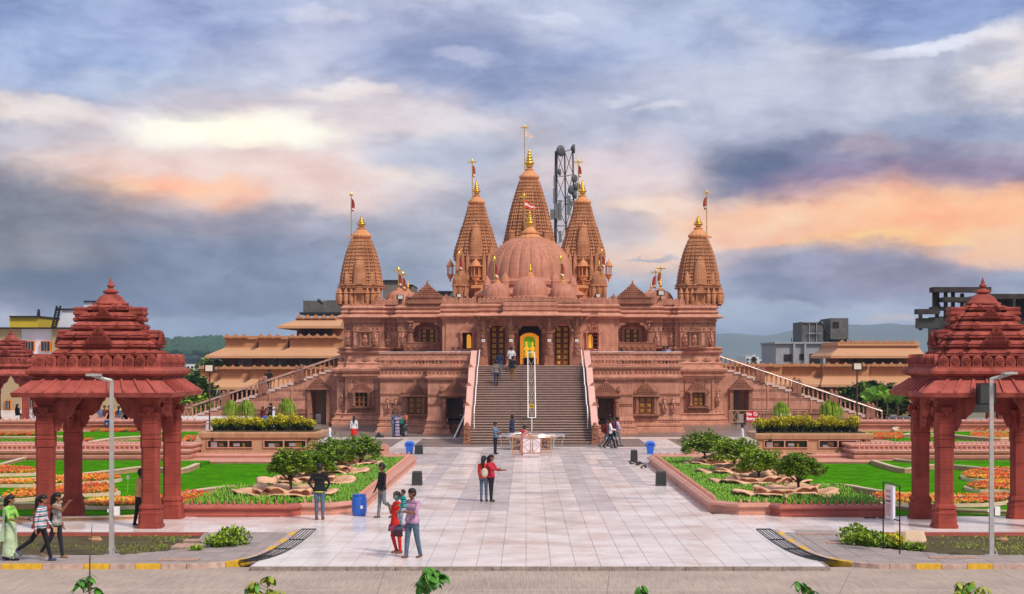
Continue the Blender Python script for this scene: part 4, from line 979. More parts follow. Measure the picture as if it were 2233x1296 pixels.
for x, y in ((-3.22, 119.6), (-1.33, 119.2), (1.29, 119.2), (3.18, 119.6)):
 p = link('pillar', pil_me, T, (x, y, PF))
 link('carved_figure', figs[2], p, (x, y-.22, PF+2.38), 0, .78)
 MB().box(x-.24, x+.24, y-.14, y+.24, PF+2.36, PF+3.4).obj('capital', M_pinkc, p)
 for q, me in ((1, brk_me), (-1, brk_me2)): link('bracket', me, p, (x, y+.05, PF+2.36))
 sg = MB(); sg.box(x-.11, x+.11, y-.31, y-.29, PF+1.62, PF+1.80); s0 = sg.obj('paper_notice', M_white, p)
 tx = MB(); tx.box(x-.08, x+.08, y-.315, y-.31, PF+1.72, PF+1.735); tx.box(x-.07, x+.05, y-.315, y-.31, PF+1.67, PF+1.685); link('notice_line', tx.mesh('notice_line', M_black), p, (0, 0, 0))
# scalloped toran arches between the pillars
def toran(x0, x1, y, z, drop):
 m = MB(); n = 9; w_ = x1-x0
 for i in range(n):
  t = (i+.5)/n; x = x0+w_*t; zz = z-drop*(2*t-1)**2
  rr = w_/n*.8
  m.tube([(x, y-.07, zz), (x, y+.07, zz)], rr*.8, 8); m.ell((x, y-.08, zz), (rr*.5, .06, rr*.5), 6, 4)
  m.add([(x-rr*.5, y, zz-rr*.6), (x+rr*.5, y, zz-rr*.6), (x, y, zz-rr*1.5), (x, y-.07, zz-rr*.7)], [(0, 1, 3), (1, 2, 3), (2, 0, 3)])
 return m.obj('toran_arch', M_pinkc, T)
toran(-1.08, 1.05, 119.15, 7.82, 1.0); toran(-2.98, -1.58, 119.3, 7.7, .8); toran(1.54, 2.95, 119.3, 7.7, .8)
m = MB(); m.box(-3.6, 3.6, 119.5, 119.8, 7.85, 8.05)
m.prism([(-3.35, 119.3), (-1.62, 119.3), (-1.62, 118.8), (1.58, 118.8), (1.58, 119.3), (3.31, 119.3), (3.31, 124), (-3.35, 124)], [(8.03, .45), (8.06, .62), (8.1, .62), (8.24, .3), (8.3, .12), (8.36, .1), (8.44, .24), (8.52, .26), (8.58, .1), (8.64, .1), (8.7, .2), (8.78, .24), (8.86, .12), (8.9, .06), (8.96, .1), (9.0, .1)])
frieze(m, -1.6, 1.56, 118.55, 8.12, 8.26, .3, .05, 'dentil')
m.obj('porch_eave', M_pinkp, T)
# central eave steps a little higher than its neighbours
m = MB(); m.prism([(-1.75, 118.75), (1.71, 118.75), (1.71, 123.5), (-1.75, 123.5)], [(8.10, .2), (8.13, .36), (8.17, .36), (8.34, .12), (8.5, .05), (8.56, .14), (8.64, .16), (8.7, .04), (8.78, .12), (8.9, .16), (8.98, .04), (9.06, .04)]); m.obj('centre_eave', M_pinkp, T)
small_crest = arch_crest_mesh(.3, .36, .1)
for i in range(24): x = -3.45+i*.3; link('crest_stone', small_crest, T, (x+.0, 118.7 if abs(x) < 1.8 else 119.2, 9.04 if abs(x) < 1.8 else 8.98))
m = MB(); m.box(-4.0, 4.0, 117.6, 137, 4.2, PF); m.obj('porch_floor', M_pinkl, T)
# walls round the inner court with door openings
m = MB()
for a, b in ((-3.75, -2.85), (-1.75, -.92), (.85, 1.7), (2.8, 3.7)): m.box(a, b, 122.6, 123.2, PF, 8.1)
m.box(-3.75, 3.7, 122.6, 123.2, 7.45, 8.1); m.obj('porch_wall', M_pinkp, T)
for s_, cx in ((-1, -2.3), (1, 2.25)):
 panel(cx, 122.9, PF, 1.02, 2.75, 2, 7, T)
 f = MB(); f.box(cx-.68, cx-.52, 122.45, 122.7, PF, 7.45); f.box(cx+.52, cx+.68, 122.45, 122.7, PF, 7.45); f.obj('door_frame', M_pinkc, T)
for x in (-1.0, .93):
 f = MB(); f.lathe([(PF, .2), (PF+.5, .2), (PF+.55, .14), (PF+1.6, .14), (PF+1.7, .2), (PF+2.4, .16), (PF+2.8, .22)], (x, 122.4), 8); f.obj('door_frame', M_pinkc, T)
# side walls linking porch to wings, with openings
for s_ in (-1, 1):
 m = MB(); m.box(*sx(s_, 3.45, 3.75), 123.2, 135.5, 4.2, 8.1); m.obj('porch_wall', M_pink, T); m = MB(); m.box(*sx(s_, 6.1, 6.35), 126.1, 135.5, 4.2, 8.1); m.obj('porch_wall', M_pink, T)
 # bay at 130: frame around a dark opening
 ox0, ox1 = (WX(1009, 126), WX(1029, 126)) if s_ < 0 else (WX(1283, 126), WX(1303, 126))
 xa_, xb_ = sx(s_, 3.76, 6.1)
 w0, w1 = WZ(761, 126), WZ(727, 126)
 f = MB(); f.box(xa_, ox0, 126, 126.4, PF, 8.1); f.box(ox1, xb_, 126, 126.4, PF, 8.1); f.box(ox0, ox1, 126, 126.4, w1, 8.1); f.box(ox0, ox1, 126, 126.4, PF, w0); f.box(ox0-.25, ox1+.25, 125.8, 126, w0-.15, w0-.02); f.box(ox0-.3, ox1+.3, 125.75, 126, w1+.05, w1+.15)
 pediment(f, (ox0+ox1)/2, 125.98, w1+.16, 1.1, .55, .14, 4)
 for q in (ox0-.12, ox1+.12): f.lathe([(w0, .1), (w0+.12, .1), (w0+.16, .06), (w1-.15, .06), (w1-.05, .1), (w1+.05, .12)], (q, 125.86), 6)
 frieze(f, xa_+.1, xb_-.1, 126, 7.7, 7.95, .2, .04, 'drop')
 f.obj('window_frame', M_pinkp, T)
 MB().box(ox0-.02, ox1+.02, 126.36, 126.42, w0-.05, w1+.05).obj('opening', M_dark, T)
 gx = ox1-.22 if s_ < 0 else ox0+.18
 g = MB(); g.plate([(gx-.16, w0+.05), (gx+.16, w0+.05), (gx+.16, w1-.3), (gx+.08, w1-.1), (gx-.1, w1-.08), (gx-.16, w1-.2)], 126.3, 126.35); g.obj('lit_shrine_glimpse', mat('lit_gold', (.8, .4, .03), .5, .5, 14, emit=((1, .42, .03), .55)), T)  # plate glows by itself to look like the lit shrine
 # eave over this bay
 m = MB(); m.prism([(min(s_*3.7, s_*6.35), 126), (max(s_*3.7, s_*6.35), 126), (max(s_*3.7, s_*6.35), 136), (min(s_*3.7, s_*6.35), 136)], [(8.0, .05), (8.12, .1), (8.18, .4), (8.26, .42), (8.42, .15), (8.5, .05), (8.6, .2), (8.7, .2), (8.78, .04), (8.9, .16), (9.0, .18), (9.1, .04), (9.2, .06)]); m.obj('side_eave', M_pinkp, T)
 for i in range(6): link('crest_stone', crest_me, T, (s_*(4.1+i*.42), 126.0, 9.2), 0, .85)
# shrine seen through the middle door, its light put in as glow
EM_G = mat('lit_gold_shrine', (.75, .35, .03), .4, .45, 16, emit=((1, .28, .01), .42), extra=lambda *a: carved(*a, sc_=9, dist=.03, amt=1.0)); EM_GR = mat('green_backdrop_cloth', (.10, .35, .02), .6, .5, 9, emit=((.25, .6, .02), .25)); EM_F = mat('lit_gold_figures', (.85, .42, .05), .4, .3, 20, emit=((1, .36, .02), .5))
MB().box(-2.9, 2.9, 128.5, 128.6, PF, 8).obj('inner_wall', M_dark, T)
shx = -.05
g = MB(); z0, z1 = 5.22, 7.05
for s_ in (-1, 1): g.box(shx+s_*.56-.13, shx+s_*.56+.13, 127.9, 128.2, z0-.5, z1-.25)
n = 8
for i in range(n+1):
 a = math.pi*i/n; g.cbox(shx+math.cos(a)*.52, 128.05, z1-.42+math.sin(a)*.30, .24, .25, .24)
shr = g.obj('shrine_arch', EM_G, T)
MB().box(shx-.45, shx+.45, 128.2, 128.25, z0, z1-.2).obj('backdrop_cloth', EM_GR, shr)
for q in (-.22, .22):
 f = MB(); f.smooth = True; x = shx+q
 f.lathe([(z0, .12), (z0+.3, .14), (z0+.55, .08), (z0+.75, .13), (z0+.85, .05)], (x, 128.0), 8); f.ell((x, 127.97, z0+.94), (.075, .075, .09), 8, 6); f.lathe([(z0+1.0, .07), (z0+1.1, .06), (z0+1.2, .01)], (x, 128.0), 8)
 for k in (-1, 1): f.tube([(x+k*.12, 128, z0+.76), (x+k*.19, 127.95, z0+.6), (x+k*.1, 127.9, z0+.55)], .03, 5)
 f.obj('gilded_figure', EM_F, shr)
g = MB(); g.box(shx-.55, shx+.55, 127.6, 127.65, 5.1, 5.14);
for k in range(5): g.box(shx-.5+k*.25, shx-.46+k*.25, 127.6, 127.65, PF, 5.1)
g.obj('shrine_rail', M_black, shr)
# front terrace blocks with balustrade, doors and windows
def terrace(s_):
 # A1 with doorway notch; A2 set back
 xi, dx0, dx1, xo, x2 = 3.98, 4.58, 5.72, 6.98, 10.45
 def plan(y1, y2, notch=False):
  p = [(xi, y1)]
  if notch: p += [(dx0, y1), (dx0, y1+1.6), (dx1, y1+1.6), (dx1, y1)]
  p += [(xo, y1), (xo, y2), (x2, y2), (x2, 136), (xi, 136)]
  if s_ < 0: p = [(-a, b) for a, b in p][::-1]
  return p
 y1, y2 = 118.6, 121.5
 base_prof = [(0, .34), (.1, .34), (.12, .24), (.32, .22), (.4, .14), (.46, .2), (.6, .2), (.64, .06), (.84, .04), (.88, .1), (1.0, .1), (1.04, .04), (1.14, .04), (1.18, 0)]
 MB().prism(plan(y1, y2, True), base_prof).obj('plinth', M_pinkp, T)
 MB().prism(plan(y1, y2, True), [(1.18, 0), (2.5, 0)]).obj('terrace_wall', M_pink, T)
 MB().prism(plan(y1, y2), [(2.5, 0), (3.7, 0)]).obj('terrace_wall', M_pink, T)
 m = MB(); m.prism(plan(y1, y2), [(3.7, .02), (3.76, .04), (3.8, .16), (3.9, .18), (3.94, .05), (4.0, .02), (4.45, .02), (4.5, .06), (4.54, .18), (4.62, .2), (4.66, .06), (4.7, .04)]); m.obj('cornice', M_pinkp, T)
 fz = MB();
 for (a, b, y) in ((xi, xo, y1), (xo+.02, x2, y2)):
  x0, x1 = sx(s_, a, b)
  frieze(fz, x0, x1, y-.14, 3.68, 3.8, .13, .03, 'dentil'); frieze(fz, x0, x1, y-.02, 4.06, 4.3, .26, .05); frieze(fz, x0, x1, y-.15, 4.44, 4.54, .13, .03, 'dentil'); fz.box(x0, x1, y-.06, y-.02, 4.34, 4.4)
 for (a, b, y) in ((5.9, xo, y1), (xo+.02, 7.2, y2), (8.95, x2, y2)):
  x0, x1 = sx(s_, a, b)
  for z in (1.97, 2.62): fz.box(x0, x1, y-.04, y, z-.06, z-.04); fz.box(x0, x1, y-.04, y, z+.06, z+.08); frieze(fz, x0, x1, y, z-.04, z+.06, .17, .03)
  frieze(fz, x0, x1, y-.05, .66, .82, .2, .04)
 x0, x1 = sx(s_, xo+.02, x2); frieze(fz, x0, x1, y2, 3.45, 3.62, .16, .03, 'drop'); x0, x1 = sx(s_, xi, xo); frieze(fz, x0, x1, y1, 3.45, 3.62, .16, .03, 'drop')
 fz.obj('carved_band', M_pinkc, T)['kind'] = 'stuff'
 # doorway
 dcx = s_*(dx0+dx1)/2; f = MB()
 for q in (-1, 1):
  x = dcx+q*.72; f.box(x-.15, x+.15, y1-.16, y1, .3, 2.45); f.box(x-.2, x+.2, y1-.22, y1, 0, .5); f.lathe([(.5, .1), (.6, .13), (.7, .08), (2.1, .08), (2.2, .14), (2.4, .16)], (x, y1-.2), 8)
  f.lathe([(2.9, .15), (3.0, .17), (3.08, .1), (3.16, .12), (3.3, .02)], (dcx+q*.85, y1-.2), 8)
 f.box(dcx-1.05, dcx+1.05, y1-.45, y1, 2.6, 2.72); f.prism([(dcx-.95, y1-.3), (dcx+.95, y1-.3), (dcx+.95, y1), (dcx-.95, y1)], [(2.46, -.05), (2.6, .1)]); f.box(dcx-.92, dcx+.92, y1-.25, y1, 2.72, 2.92); pediment(f, dcx, y1-.05, 2.92, 1.35, .72, .2, 5)
 f.obj('doorway_frame', M_pinkc, T)
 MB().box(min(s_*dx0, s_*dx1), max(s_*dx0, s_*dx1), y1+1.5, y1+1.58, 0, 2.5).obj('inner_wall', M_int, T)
 MB().cbox(dcx+.35, y1+1.47, 1.25, .12, .03, .08).obj('light_switch', M_white, T)
 # window
 wx = s_*8.03; f = MB(); z0, z1 = 1.32, 2.46
 for q in (-1, 1):
  x = wx+q*.64; f.box(x-.16, x+.16, y2-.2, y2, z0-.02, z1+.05); f.lathe([(z0, .13), (z0+.1, .13), (z0+.15, .08), (z1-.1, .08), (z1, .14)], (x, y2-.24), 8)
  f.lathe([(2.72, .12), (2.8, .14), (2.9, .08), (3.05, .02)], (wx+q*.8, y2-.2), 8)
 f.box(wx-1.0, wx+1.0, y2-.42, y2, z1+.04, z1+.18); f.box(wx-1.0, wx+1.0, y2-.4, y2, z0-.14, z0-.02); frieze(f, wx-.9, wx+.9, y2-.3, z0-.26, z0-.14, .14, .03, 'drop'); pediment(f, wx, y2, z1+.2, 1.5, .9, .24, 6)
 wf = f.obj('window_frame', M_pinkc, T)
 panel(wx, y2-.06, z0, 1.0, z1-z0, 2, 3, wf, 'door_leaf')
 for q, k in ((9.35, 0), (9.95, 1)): link('carved_figure', figs[k if s_ < 0 else k+1], T, (s_*q, y2-.12, 1.36), 0, 1.06)
 # balustrade
 bp_ = plan(y1, y2)
 for (a, b, y) in ((xi, xo, y1-.02), (xo, x2, y2-.02)):
  x0, x1 = sx(s_, a, b); rail = MB(); rail.box(x0-.06, x1+.06, y-.06, y+.2, 4.70, 4.78); rail.box(x0-.06, x1+.06, y-.08, y+.2, 5.02, 5.12); rail.box(x0-.02, x1+.02, y, y+.14, 5.12, 5.48); rail.box(x0-.1, x1+.1, y-.12, y+.24, 5.48, 5.55)
  frieze(rail, x0, x1, y, 5.16, 5.42, .34, .03)
  rl = rail.obj('balustrade', M_pinkp, T)
  st = MB().tube([(x0-.1, y+.03, 5.60), (x1+.1, y+.03, 5.60)], .03, 6).obj('steel_rail', M_steel, T)
  n = int((x1-x0)/.24)
  for i in range(n+1):
   if i % 6 == 3: MB().cbox(x0+i*.24, y+.05, 4.90, .2, .2, .26).obj('balustrade_block', M_pinkc, T)
   else: link('baluster', bal_me, T, (x0+i*.24, y+.06, 4.77))
 for (ya, yb, x) in ((y2, 135, x2),):
  MB().box(*sx(s_, x-.14, x+.02), ya, yb, 4.7, 5.5).obj('balustrade', M_pinkp, T)
bal_me = MB().lathe([(0, .07), (.03, .08), (.06, .04), (.12, .075), (.17, .05), (.22, .08), (.25, .08)], n=6).mesh('baluster', M_pinkp)
terrace(-1); terrace(1)
# spires
def ratha(hw=1.0):
 q = [(1, .30), (.92, .30), (.92, .56), (.82, .56), (.82, .72), (.72, .72), (.72, .82), (.56, .82), (.56, .92), (.30, .92), (.30, 1)]
 pl = []
 for k in range(4):
  a = k*math.pi/2; c, s_ = round(math.cos(a)), round(math.sin(a))
  pl += [(x*c-y*s_, x*s_+y*c) for x, y in q]
 return [(x*hw, y*hw) for x, y in pl]
RATHA = ratha()
def interp(tab, z):
 for (z0, a), (z1, b) in zip(tab, tab[1:]):
  if z0 <= z <= z1: return a+(b-a)*(z-z0)/(z1-z0) if z1 > z0 else a
 return tab[-1][1] if z > tab[-1][0] else tab[0][1]
def spire_body(mb, cx, cy, tab, course, bands=True, faces=(0, 1, 3)):
 """tab: (z, half width) bottom to top; ribbed courses follow the curve"""
 z0, z1 = tab[0][0], tab[-1][0]; n = max(3, int((z1-z0)/course)); prof = []
 for i in range(n):
  a = z0+(z1-z0)*i/n; b = z0+(z1-z0)*(i+.72)/n; c = z0+(z1-z0)*(i+.999)/n
  prof += [(a, interp(tab, a)), (b, interp(tab, b)), (b+.001, interp(tab, b)*.975), (c, interp(tab, c)*.975)]
 mb.scaled(RATHA, prof, (cx, cy))
 if bands:
  for fz_ in faces:
   a = -math.pi/2+fz_*math.pi/2; ux, uy = -math.sin(a), math.cos(a); nx, ny = math.cos(a), math.sin(a)
   for (u0, u1, d, k) in ((-.27, .27, 1.0, 4), (.34, .54, .92, 2), (-.54, -.34, .92, 2), (.59, .79, .82, 2), (-.79, -.59, .82, 2)):
    m2 = max(3, int((z1-z0)/(course*1.6)))
    for i in range(m2):
     z = z0+(z1-z0)*(i+.15)/m2; zt = z+(z1-z0)/m2*.9; h_ = interp(tab, z); ht = interp(tab, zt)
     for j in range(k):
      ua = u0+(u1-u0)*(j+.12)/k; ub = u0+(u1-u0)*(j+.88)/k; ex = .05*h_+.03
      P = lambda u, dd, hh, zz: (cx+(nx*dd+ux*u)*hh, cy+(ny*dd+uy*u)*hh, zz)
      um = (ua+ub)/2
      mb.add([P(ua, d, h_, z), P(ub, d, h_, z), P(ub, d+ex/h_, h_, z+.02), P(ua, d+ex/h_, h_, z+.02), P(um, d+ex/h_*.5, ht, zt), P(um, d-.02, ht, zt)],
        [(0, 1, 2, 3), (3, 2, 4), (2, 1, 5, 4), (0, 3, 4, 5)])
def amalaka(mb, cx, cy, z, r):
 mb.lathe([(z-.12*r, r*.8), (z, r*.86), (z+.12*r, r*1.02), (z+.3*r, r*1.12), (z+.45*r, r*1.08), (z+.56*r, r*.9), (z+.62*r, r*.86), (z+.8*r, r*.7), (z+1.05*r, r*.42), (z+1.1*r, r*.5), (z+1.2*r, r*.5), (z+1.25*r, r*.3), (z+1.42*r, r*.2)], (cx, cy), 32, .05, 16)
 return z+1.42*r
def kalasha(parent, cx, cy, z, h, r):
 m = MB(); m.smooth = True
 m.lathe([(z, r*.5), (z+h*.04, r*.9), (z+h*.08, r*.5), (z+h*.12, r*.7), (z+h*.2, r*1.0), (z+h*.27, r*.85), (z+h*.31, r*.35), (z+h*.34, r*.7), (z+h*.38, r*.75), (z+h*.42, r*.3), (z+h*.47, r*.62), (z+h*.52, r*.6), (z+h*.57, r*.25), (z+h*.62, r*.48), (z+h*.67, r*.42), (z+h*.72, r*.2), (z+h*.76, r*.33), (z+h*.82, r*.25), (z+h*.86, r*.14), (z+h, .01)], (cx, cy), 12)
 return m.obj('gold_finial', M_gold, parent)
def mini_spire(mb, cx, cy, z0, h, w_):
 spire_body(mb, cx, cy, [(z0, w_), (z0+h*.35, w_*.96), (z0+h*.62, w_*.78), (z0+h*.84, w_*.48)], h/12, False)
 amalaka(mb, cx, cy, z0+h*.84, w_*.42)
def jharokha(parent, cx, cy, z0, w_, h, dx=0, dy=-1):
 """small columned balcony with a dome above and a tapering pendant below"""
 m = MB(); z1 = z0+h
 m.lathe([(z0-h*.9, .02), (z0-h*.7, w_*.25), (z0-h*.5, w_*.32), (z0-h*.35, w_*.7), (z0-h*.12, w_*.85), (z0, w_*1.15), (z0+.06, w_*1.15)], (cx, cy), 8, a0=math.pi/8)
 m.lathe([(z1, w_*1.0), (z1+.05, w_*1.35), (z1+.1, w_*1.3), (z1+.14, w_*.95), (z1+h*.35, w_*.85), (z1+h*.6, w_*.5), (z1+h*.7, w_*.2), (z1+h*.95, .02)], (cx, cy), 12)
 for k in range(6):
  a = k*math.pi/3+.26; m.tube([(cx+math.cos(a)*w_*.85, cy+math.sin(a)*w_*.85, z0), (cx+math.cos(a)*w_*.85, cy+math.sin(a)*w_*.85, z1)], w_*.12, 5)
 return m.obj('spire_balcony', M_towp, parent)
def spire(cx, cy, D, pts, am, kal, small=(), label=None, course=.17, storey=None):
 tab = sorted([(WZ(y, D), hw/F*D) for y, hw in pts])
 m = MB(); spire_body(m, cx, cy, tab, course); t = m.obj('spire', M_tow, T)
 if label: t['label'] = label
 for (u, fr, hh, ww) in small:   # spirelets clinging to the faces: lateral offset, base fraction, height fraction, width fraction
  H_ = tab[-1][0]-tab[0][0]; zb = tab[0][0]+fr*H_
  for dx, dy in ((0, -1), (1, 0), (-1, 0)):
   hw = interp(tab, zb+hh*H_*.3); k_ = .86 if dx == 0 else .62
   mm = MB(); mini_spire(mm, cx+dx*hw*k_+(u*hw if dx == 0 else 0), cy+dy*hw*k_+(u*hw if dy == 0 else 0), zb, hh*H_, ww*hw); mm.obj('spirelet', M_tow, t)
 m = MB(); r_ = am/F*D; zt = amalaka(m, cx, cy, tab[-1][0]+.02, r_*.92); m.obj('ribbed_capstone', M_towp, t)
 kz = WZ(kal[0], D); kalasha(t, cx, cy, zt-.03, kz-zt+.03, .30*r_/.62*1.05)
 return t, tab
# corner spires on a storey of little columns
for s_ in (-1, 1):
 cx, cy, D = s_*13.3, 137.6, 137.5
 t, tab = spire(cx, cy, D, [(622, 45), (600, 42.5), (582, 39), (560, 34), (542, 28.5), (522, 20)], 22, (470,), small=((0, 0, .62, .36), (0, -.02, .36, .28), (.62, 0, .28, .15), (-.62, 0, .28, .15)), label='corner spire on a columned storey')
 b = 1.72; m = MB(); z0 = 9.34; z1 = WZ(622, D)
 m.scaled(RATHA, [(z0, b*.93), (z1-.35, b*.93), (z1-.3, b*1.05), (z1-.2, b*1.08), (z1-.15, b*.95), (z1-.08, b*1.06), (z1, b*1.06), (z1+.02, b*.9)], (cx, cy))
 m.scaled(RATHA, [(z0, b*1.05), (z0+.1, b*1.05), (z0+.14, b*.98)], (cx, cy)); m.obj('spire_base', M_tow, t)
 m = MB()
 for q in (-1.5, -1.05, -.62, .62, 1.05, 1.5):
  for (px, py) in ((cx+q, cy-b*.98), (cx+s_*b*.98, cy+q)):
   m2 = MB(); m2.lathe([(z0+.12, .16), (z0+.2, .12), (z0+.3, .17), (z0+.75, .2), (z0+.85, .12), (z0+.95, .2), (z0+1.05, .14), (z1-.3, .05)], (px, py), 8); m2.obj('spire_colonette', M_tow, t)
 for q in (-.3, .3): m2 = MB(); m2.lathe([(z0+.1, .08), (z0+.2, .05), (z0+.85, .05), (z0+.95, .1)], (cx+q, cy-b*1.08), 6); m2.obj('spire_colonette', M_tow, t)
 m.box(cx-.5, cx+.5, cy-b*1.2, cy-b*.9, z0+.95, z0+1.05); pediment(m, cx, cy-b*1.0, z0+1.05, .8, .45, .16, 3); m.obj('spire_gable', M_tow, t)
 # outrigger block for the flag
 m = MB(); zt = WZ(520, D); m.box(*sx(s_, abs(cx)+.55, abs(cx)+1.0), cy-.5, cy-.2, zt, zt+.14); m.obj('flag_bracket', M_towp, t)
# middle spires
for s_ in (-1, 1):
 cx, cy, D = s_*4.56, 150, 150
 t, tab = spire(cx, cy, D, [(563, 48), (549, 46.5), (535, 42.5), (510, 34.5), (492, 29), (470, 22.5), (448, 17.5)], 19, (392,), small=((0, 0, .66, .34), (0, -.05, .36, .24), (.7, -.05, .26, .13), (-.7, -.05, .26, .13)), label='tall middle spire')
 z1 = WZ(563, D); zb = WZ(618, D); b = 1.9; m = MB()
 m.scaled(RATHA, [(9.3, b*.9), (zb-.3, b*.9), (zb-.2, b*1.05), (zb-.1, b*1.08), (zb, b*1.0), (zb+.1, b*1.1), (zb+.2, b*.95), (z1-.3, b*.93), (z1-.2, b*1.03), (z1-.1, b*1.05), (z1, b*.9)], (cx, cy)); m.obj('spire_base', M_tow, t)
 for q in (-1.55, -1.12, -.7, .7, 1.12, 1.55):
  m = MB(); mini_spire(m, cx+q, cy-b*1.0, zb+.15, z1-zb+.5, .2); m.obj('spirelet', M_tow, t)
  m = MB(); mini_spire(m, cx+q, cy-b*1.02, 9.4, zb-9.3, .2); m.obj('spirelet', M_tow, t)
 jharokha(t, cx, cy-b*1.1, WZ(606, D), .42, WZ(585, D)-WZ(606, D)); jharokha(t, cx+s_*2.25, cy-.2, WZ(600, D), .3, WZ(582, D)-WZ(600, D))
 # small free-standing spire in front
 sx_, sy_ = s_*5.62, 141.5
 m = MB(); zb2 = WZ(650, 141.5); zm = WZ(622, 141.5)
 m.scaled(RATHA, [(9.3, .64), (zb2+.4, .62), (zm-.15, .62), (zm-.1, .72), (zm, .72), (zm+.03, .6)], (sx_, sy_)); spire_body(m, sx_, sy_, [(zm, .66), (zm+.5, .60), (zm+.9, .46), (zm+1.15, .3)], .11, False); amalaka(m, sx_, sy_, zm+1.15, .24)
 for q in (-.45, 0, .45): mini_spire(m, sx_+q, sy_-.62, zb2+.1, .9, .15)
 ts = m.obj('small_spire', M_tow, T); kalasha(ts, sx_, sy_, zm+1.45, .6, .15)
# central spire
t, tab = spire(0, 160, 160, [(640, 62), (580, 60), (532, 54.5), (500, 48), (470, 42), (442, 35), (418, 28), (394, 20.5)], 22, (321,), small=((0, .0, .74, .36), (.62, .1, .5, .2), (-.62, .1, .5, .2), (.7, .0, .4, .18), (-.7, 0, .4, .18)), label='tallest central spire behind the dome', course=.19)
m = MB(); m.box(-4.6, 4.6, 146, 166, 9.2, 11.0); m.prism([(-4.6, 146), (4.6, 146), (4.6, 166), (-4.6, 166)], [(11, 0), (11.1, .3), (11.3, .3), (11.35, 0)]); m.obj('roof_block', M_towp, T)
m = MB(); m.prism([(-3.9, 141.5), (3.9, 141.5), (3.9, 146), (-3.9, 146)], [(9.2, 0), (10.3, 0), (10.35, .4), (10.5, .45), (10.7, .1), (11.2, 0)]); m.obj('roof_block', M_towp, T)
# domes
def dome(parent_label, cx, cy, zb, r, ztop, nrib, kz, krad, name='dome', drum=.5, m_=None, segs=None):
 m = MB(); n = segs or nrib*6
 h = ztop-zb; prof = []
 for i in range(15):
  a = math.pi/2*i/14; prof.append((zb+h*math.sin(a)**.96, max(.02, r*math.cos(a)**.82)))
 plan = []
 for i in range(n):
  a = 2*math.pi*i/n; k = (.972, .995, 1.0, 1.002, 1.0, .995)[i % 6]; plan.append((math.cos(a)*k, math.sin(a)*k))
 m.scaled(plan, [(z, q) for z, q in prof], (cx, cy))
 m.smooth = False
 if drum: m.lathe([(zb-drum, r*1.0), (zb-drum*.5, r*1.0), (zb-drum*.4, r*1.05), (zb-drum*.2, r*1.06), (zb-drum*.1, r*1.01), (zb+.01, r*1.0)], (cx, cy), 48)
 d = m.obj(name, m_ or M_dome, T); d['label'] = parent_label
 c = MB(); cr = r*.26; c.lathe([(ztop-h*.06, cr*1.25), (ztop-h*.02, cr*1.3), (ztop+cr*.02, cr*1.0), (ztop+cr*.2, cr*.85), (ztop+cr*.3, cr*.95), (ztop+cr*.42, cr*.95), (ztop+cr*.5, cr*.6), (ztop+cr*.85, cr*.35), (ztop+cr*1.0, cr*.2)], (cx, cy), 24, .05, 12); c.obj('capstone', M_towp, d)
 kalasha(d, cx, cy, ztop+cr*.95, kz-(ztop+cr*.95), krad)
 return d
d = dome('great fluted central dome', 0, 136.5, WZ(609, 136.5), 3.36, WZ(517, 136.5), 24, WZ(458, 136.5), .36, 'great_dome', 1.4)
m = MB()   # strings of knobs running down the great dome
for k in range(24):
 a = 2*math.pi*(k+.5)/24
 for i in range(9):
  b = R(28+i*5.5); m.ell((math.cos(a)*3.38*math.cos(b)**.82, 136.5+math.sin(a)*3.38*math.cos(b)**.82, WZ(609, 136.5)+3.3*math.sin(b)**.96), (.05, .05, .06), 5, 3)
o = m.obj('knob_strings', M_towp, d); o['kind'] = 'stuff'
m = MB(); m.lathe([(9.2, 4.2), (9.9, 4.1), (10.0, 4.5), (10.1, 4.6), (10.4, 4.1), (10.6, 3.6)], (0, 136.5), 8, a0=math.pi/8); m.obj('dome_skirt', M_dome, T)
dome('small ribbed dome over the middle of the porch', 0, 121.3, WZ(646, 121.3), 1.26, WZ(603, 121.3), 14, WZ(575, 121.3), .15, 'porch_dome', .3)
dome('small ribbed dome over the left porch bay', -2.3, 121.6, WZ(648, 121.6), .95, WZ(617, 121.6), 12, WZ(592, 121.6), .13, 'porch_dome', .25)
dome('small ribbed dome over the right porch bay', 2.27, 121.6, WZ(648, 121.6), .95, WZ(617, 121.6), 12, WZ(592, 121.6), .13, 'porch_dome', .25)
for s_ in (-1, 1):
 d = dome('low ribbed roof dome beside the %s corner spire' % ('left' if s_ < 0 else 'right'), s_*10.4, 138.5, WZ(662, 138.5), 1.05, WZ(633, 138.5), 12, WZ(608, 138.5), .14, 'roof_dome', .2)
 d2 = dome('rear low roof dome beside the %s corner spire' % ('left' if s_ < 0 else 'right'), s_*10.2, 146, WZ(660, 146), 1.0, WZ(636, 146), 12, WZ(611, 146), .14, 'roof_dome', .2)
 for (x, y, z, r_) in ((s_*1.9+.0, 133.6, WZ(615, 133), .38), (s_*3.3, 134.2, WZ(622, 133), .34)):
  m = MB(); m.lathe([(z-.4, r_), (z, r_), (z+.05, r_*1.1), (z+.1, r_), (z+.35, r_*.85), (z+.6, r_*.4), (z+.8, .02)], (x, y), 16, .04, 8); m.obj('drum_dome', M_dome, T)
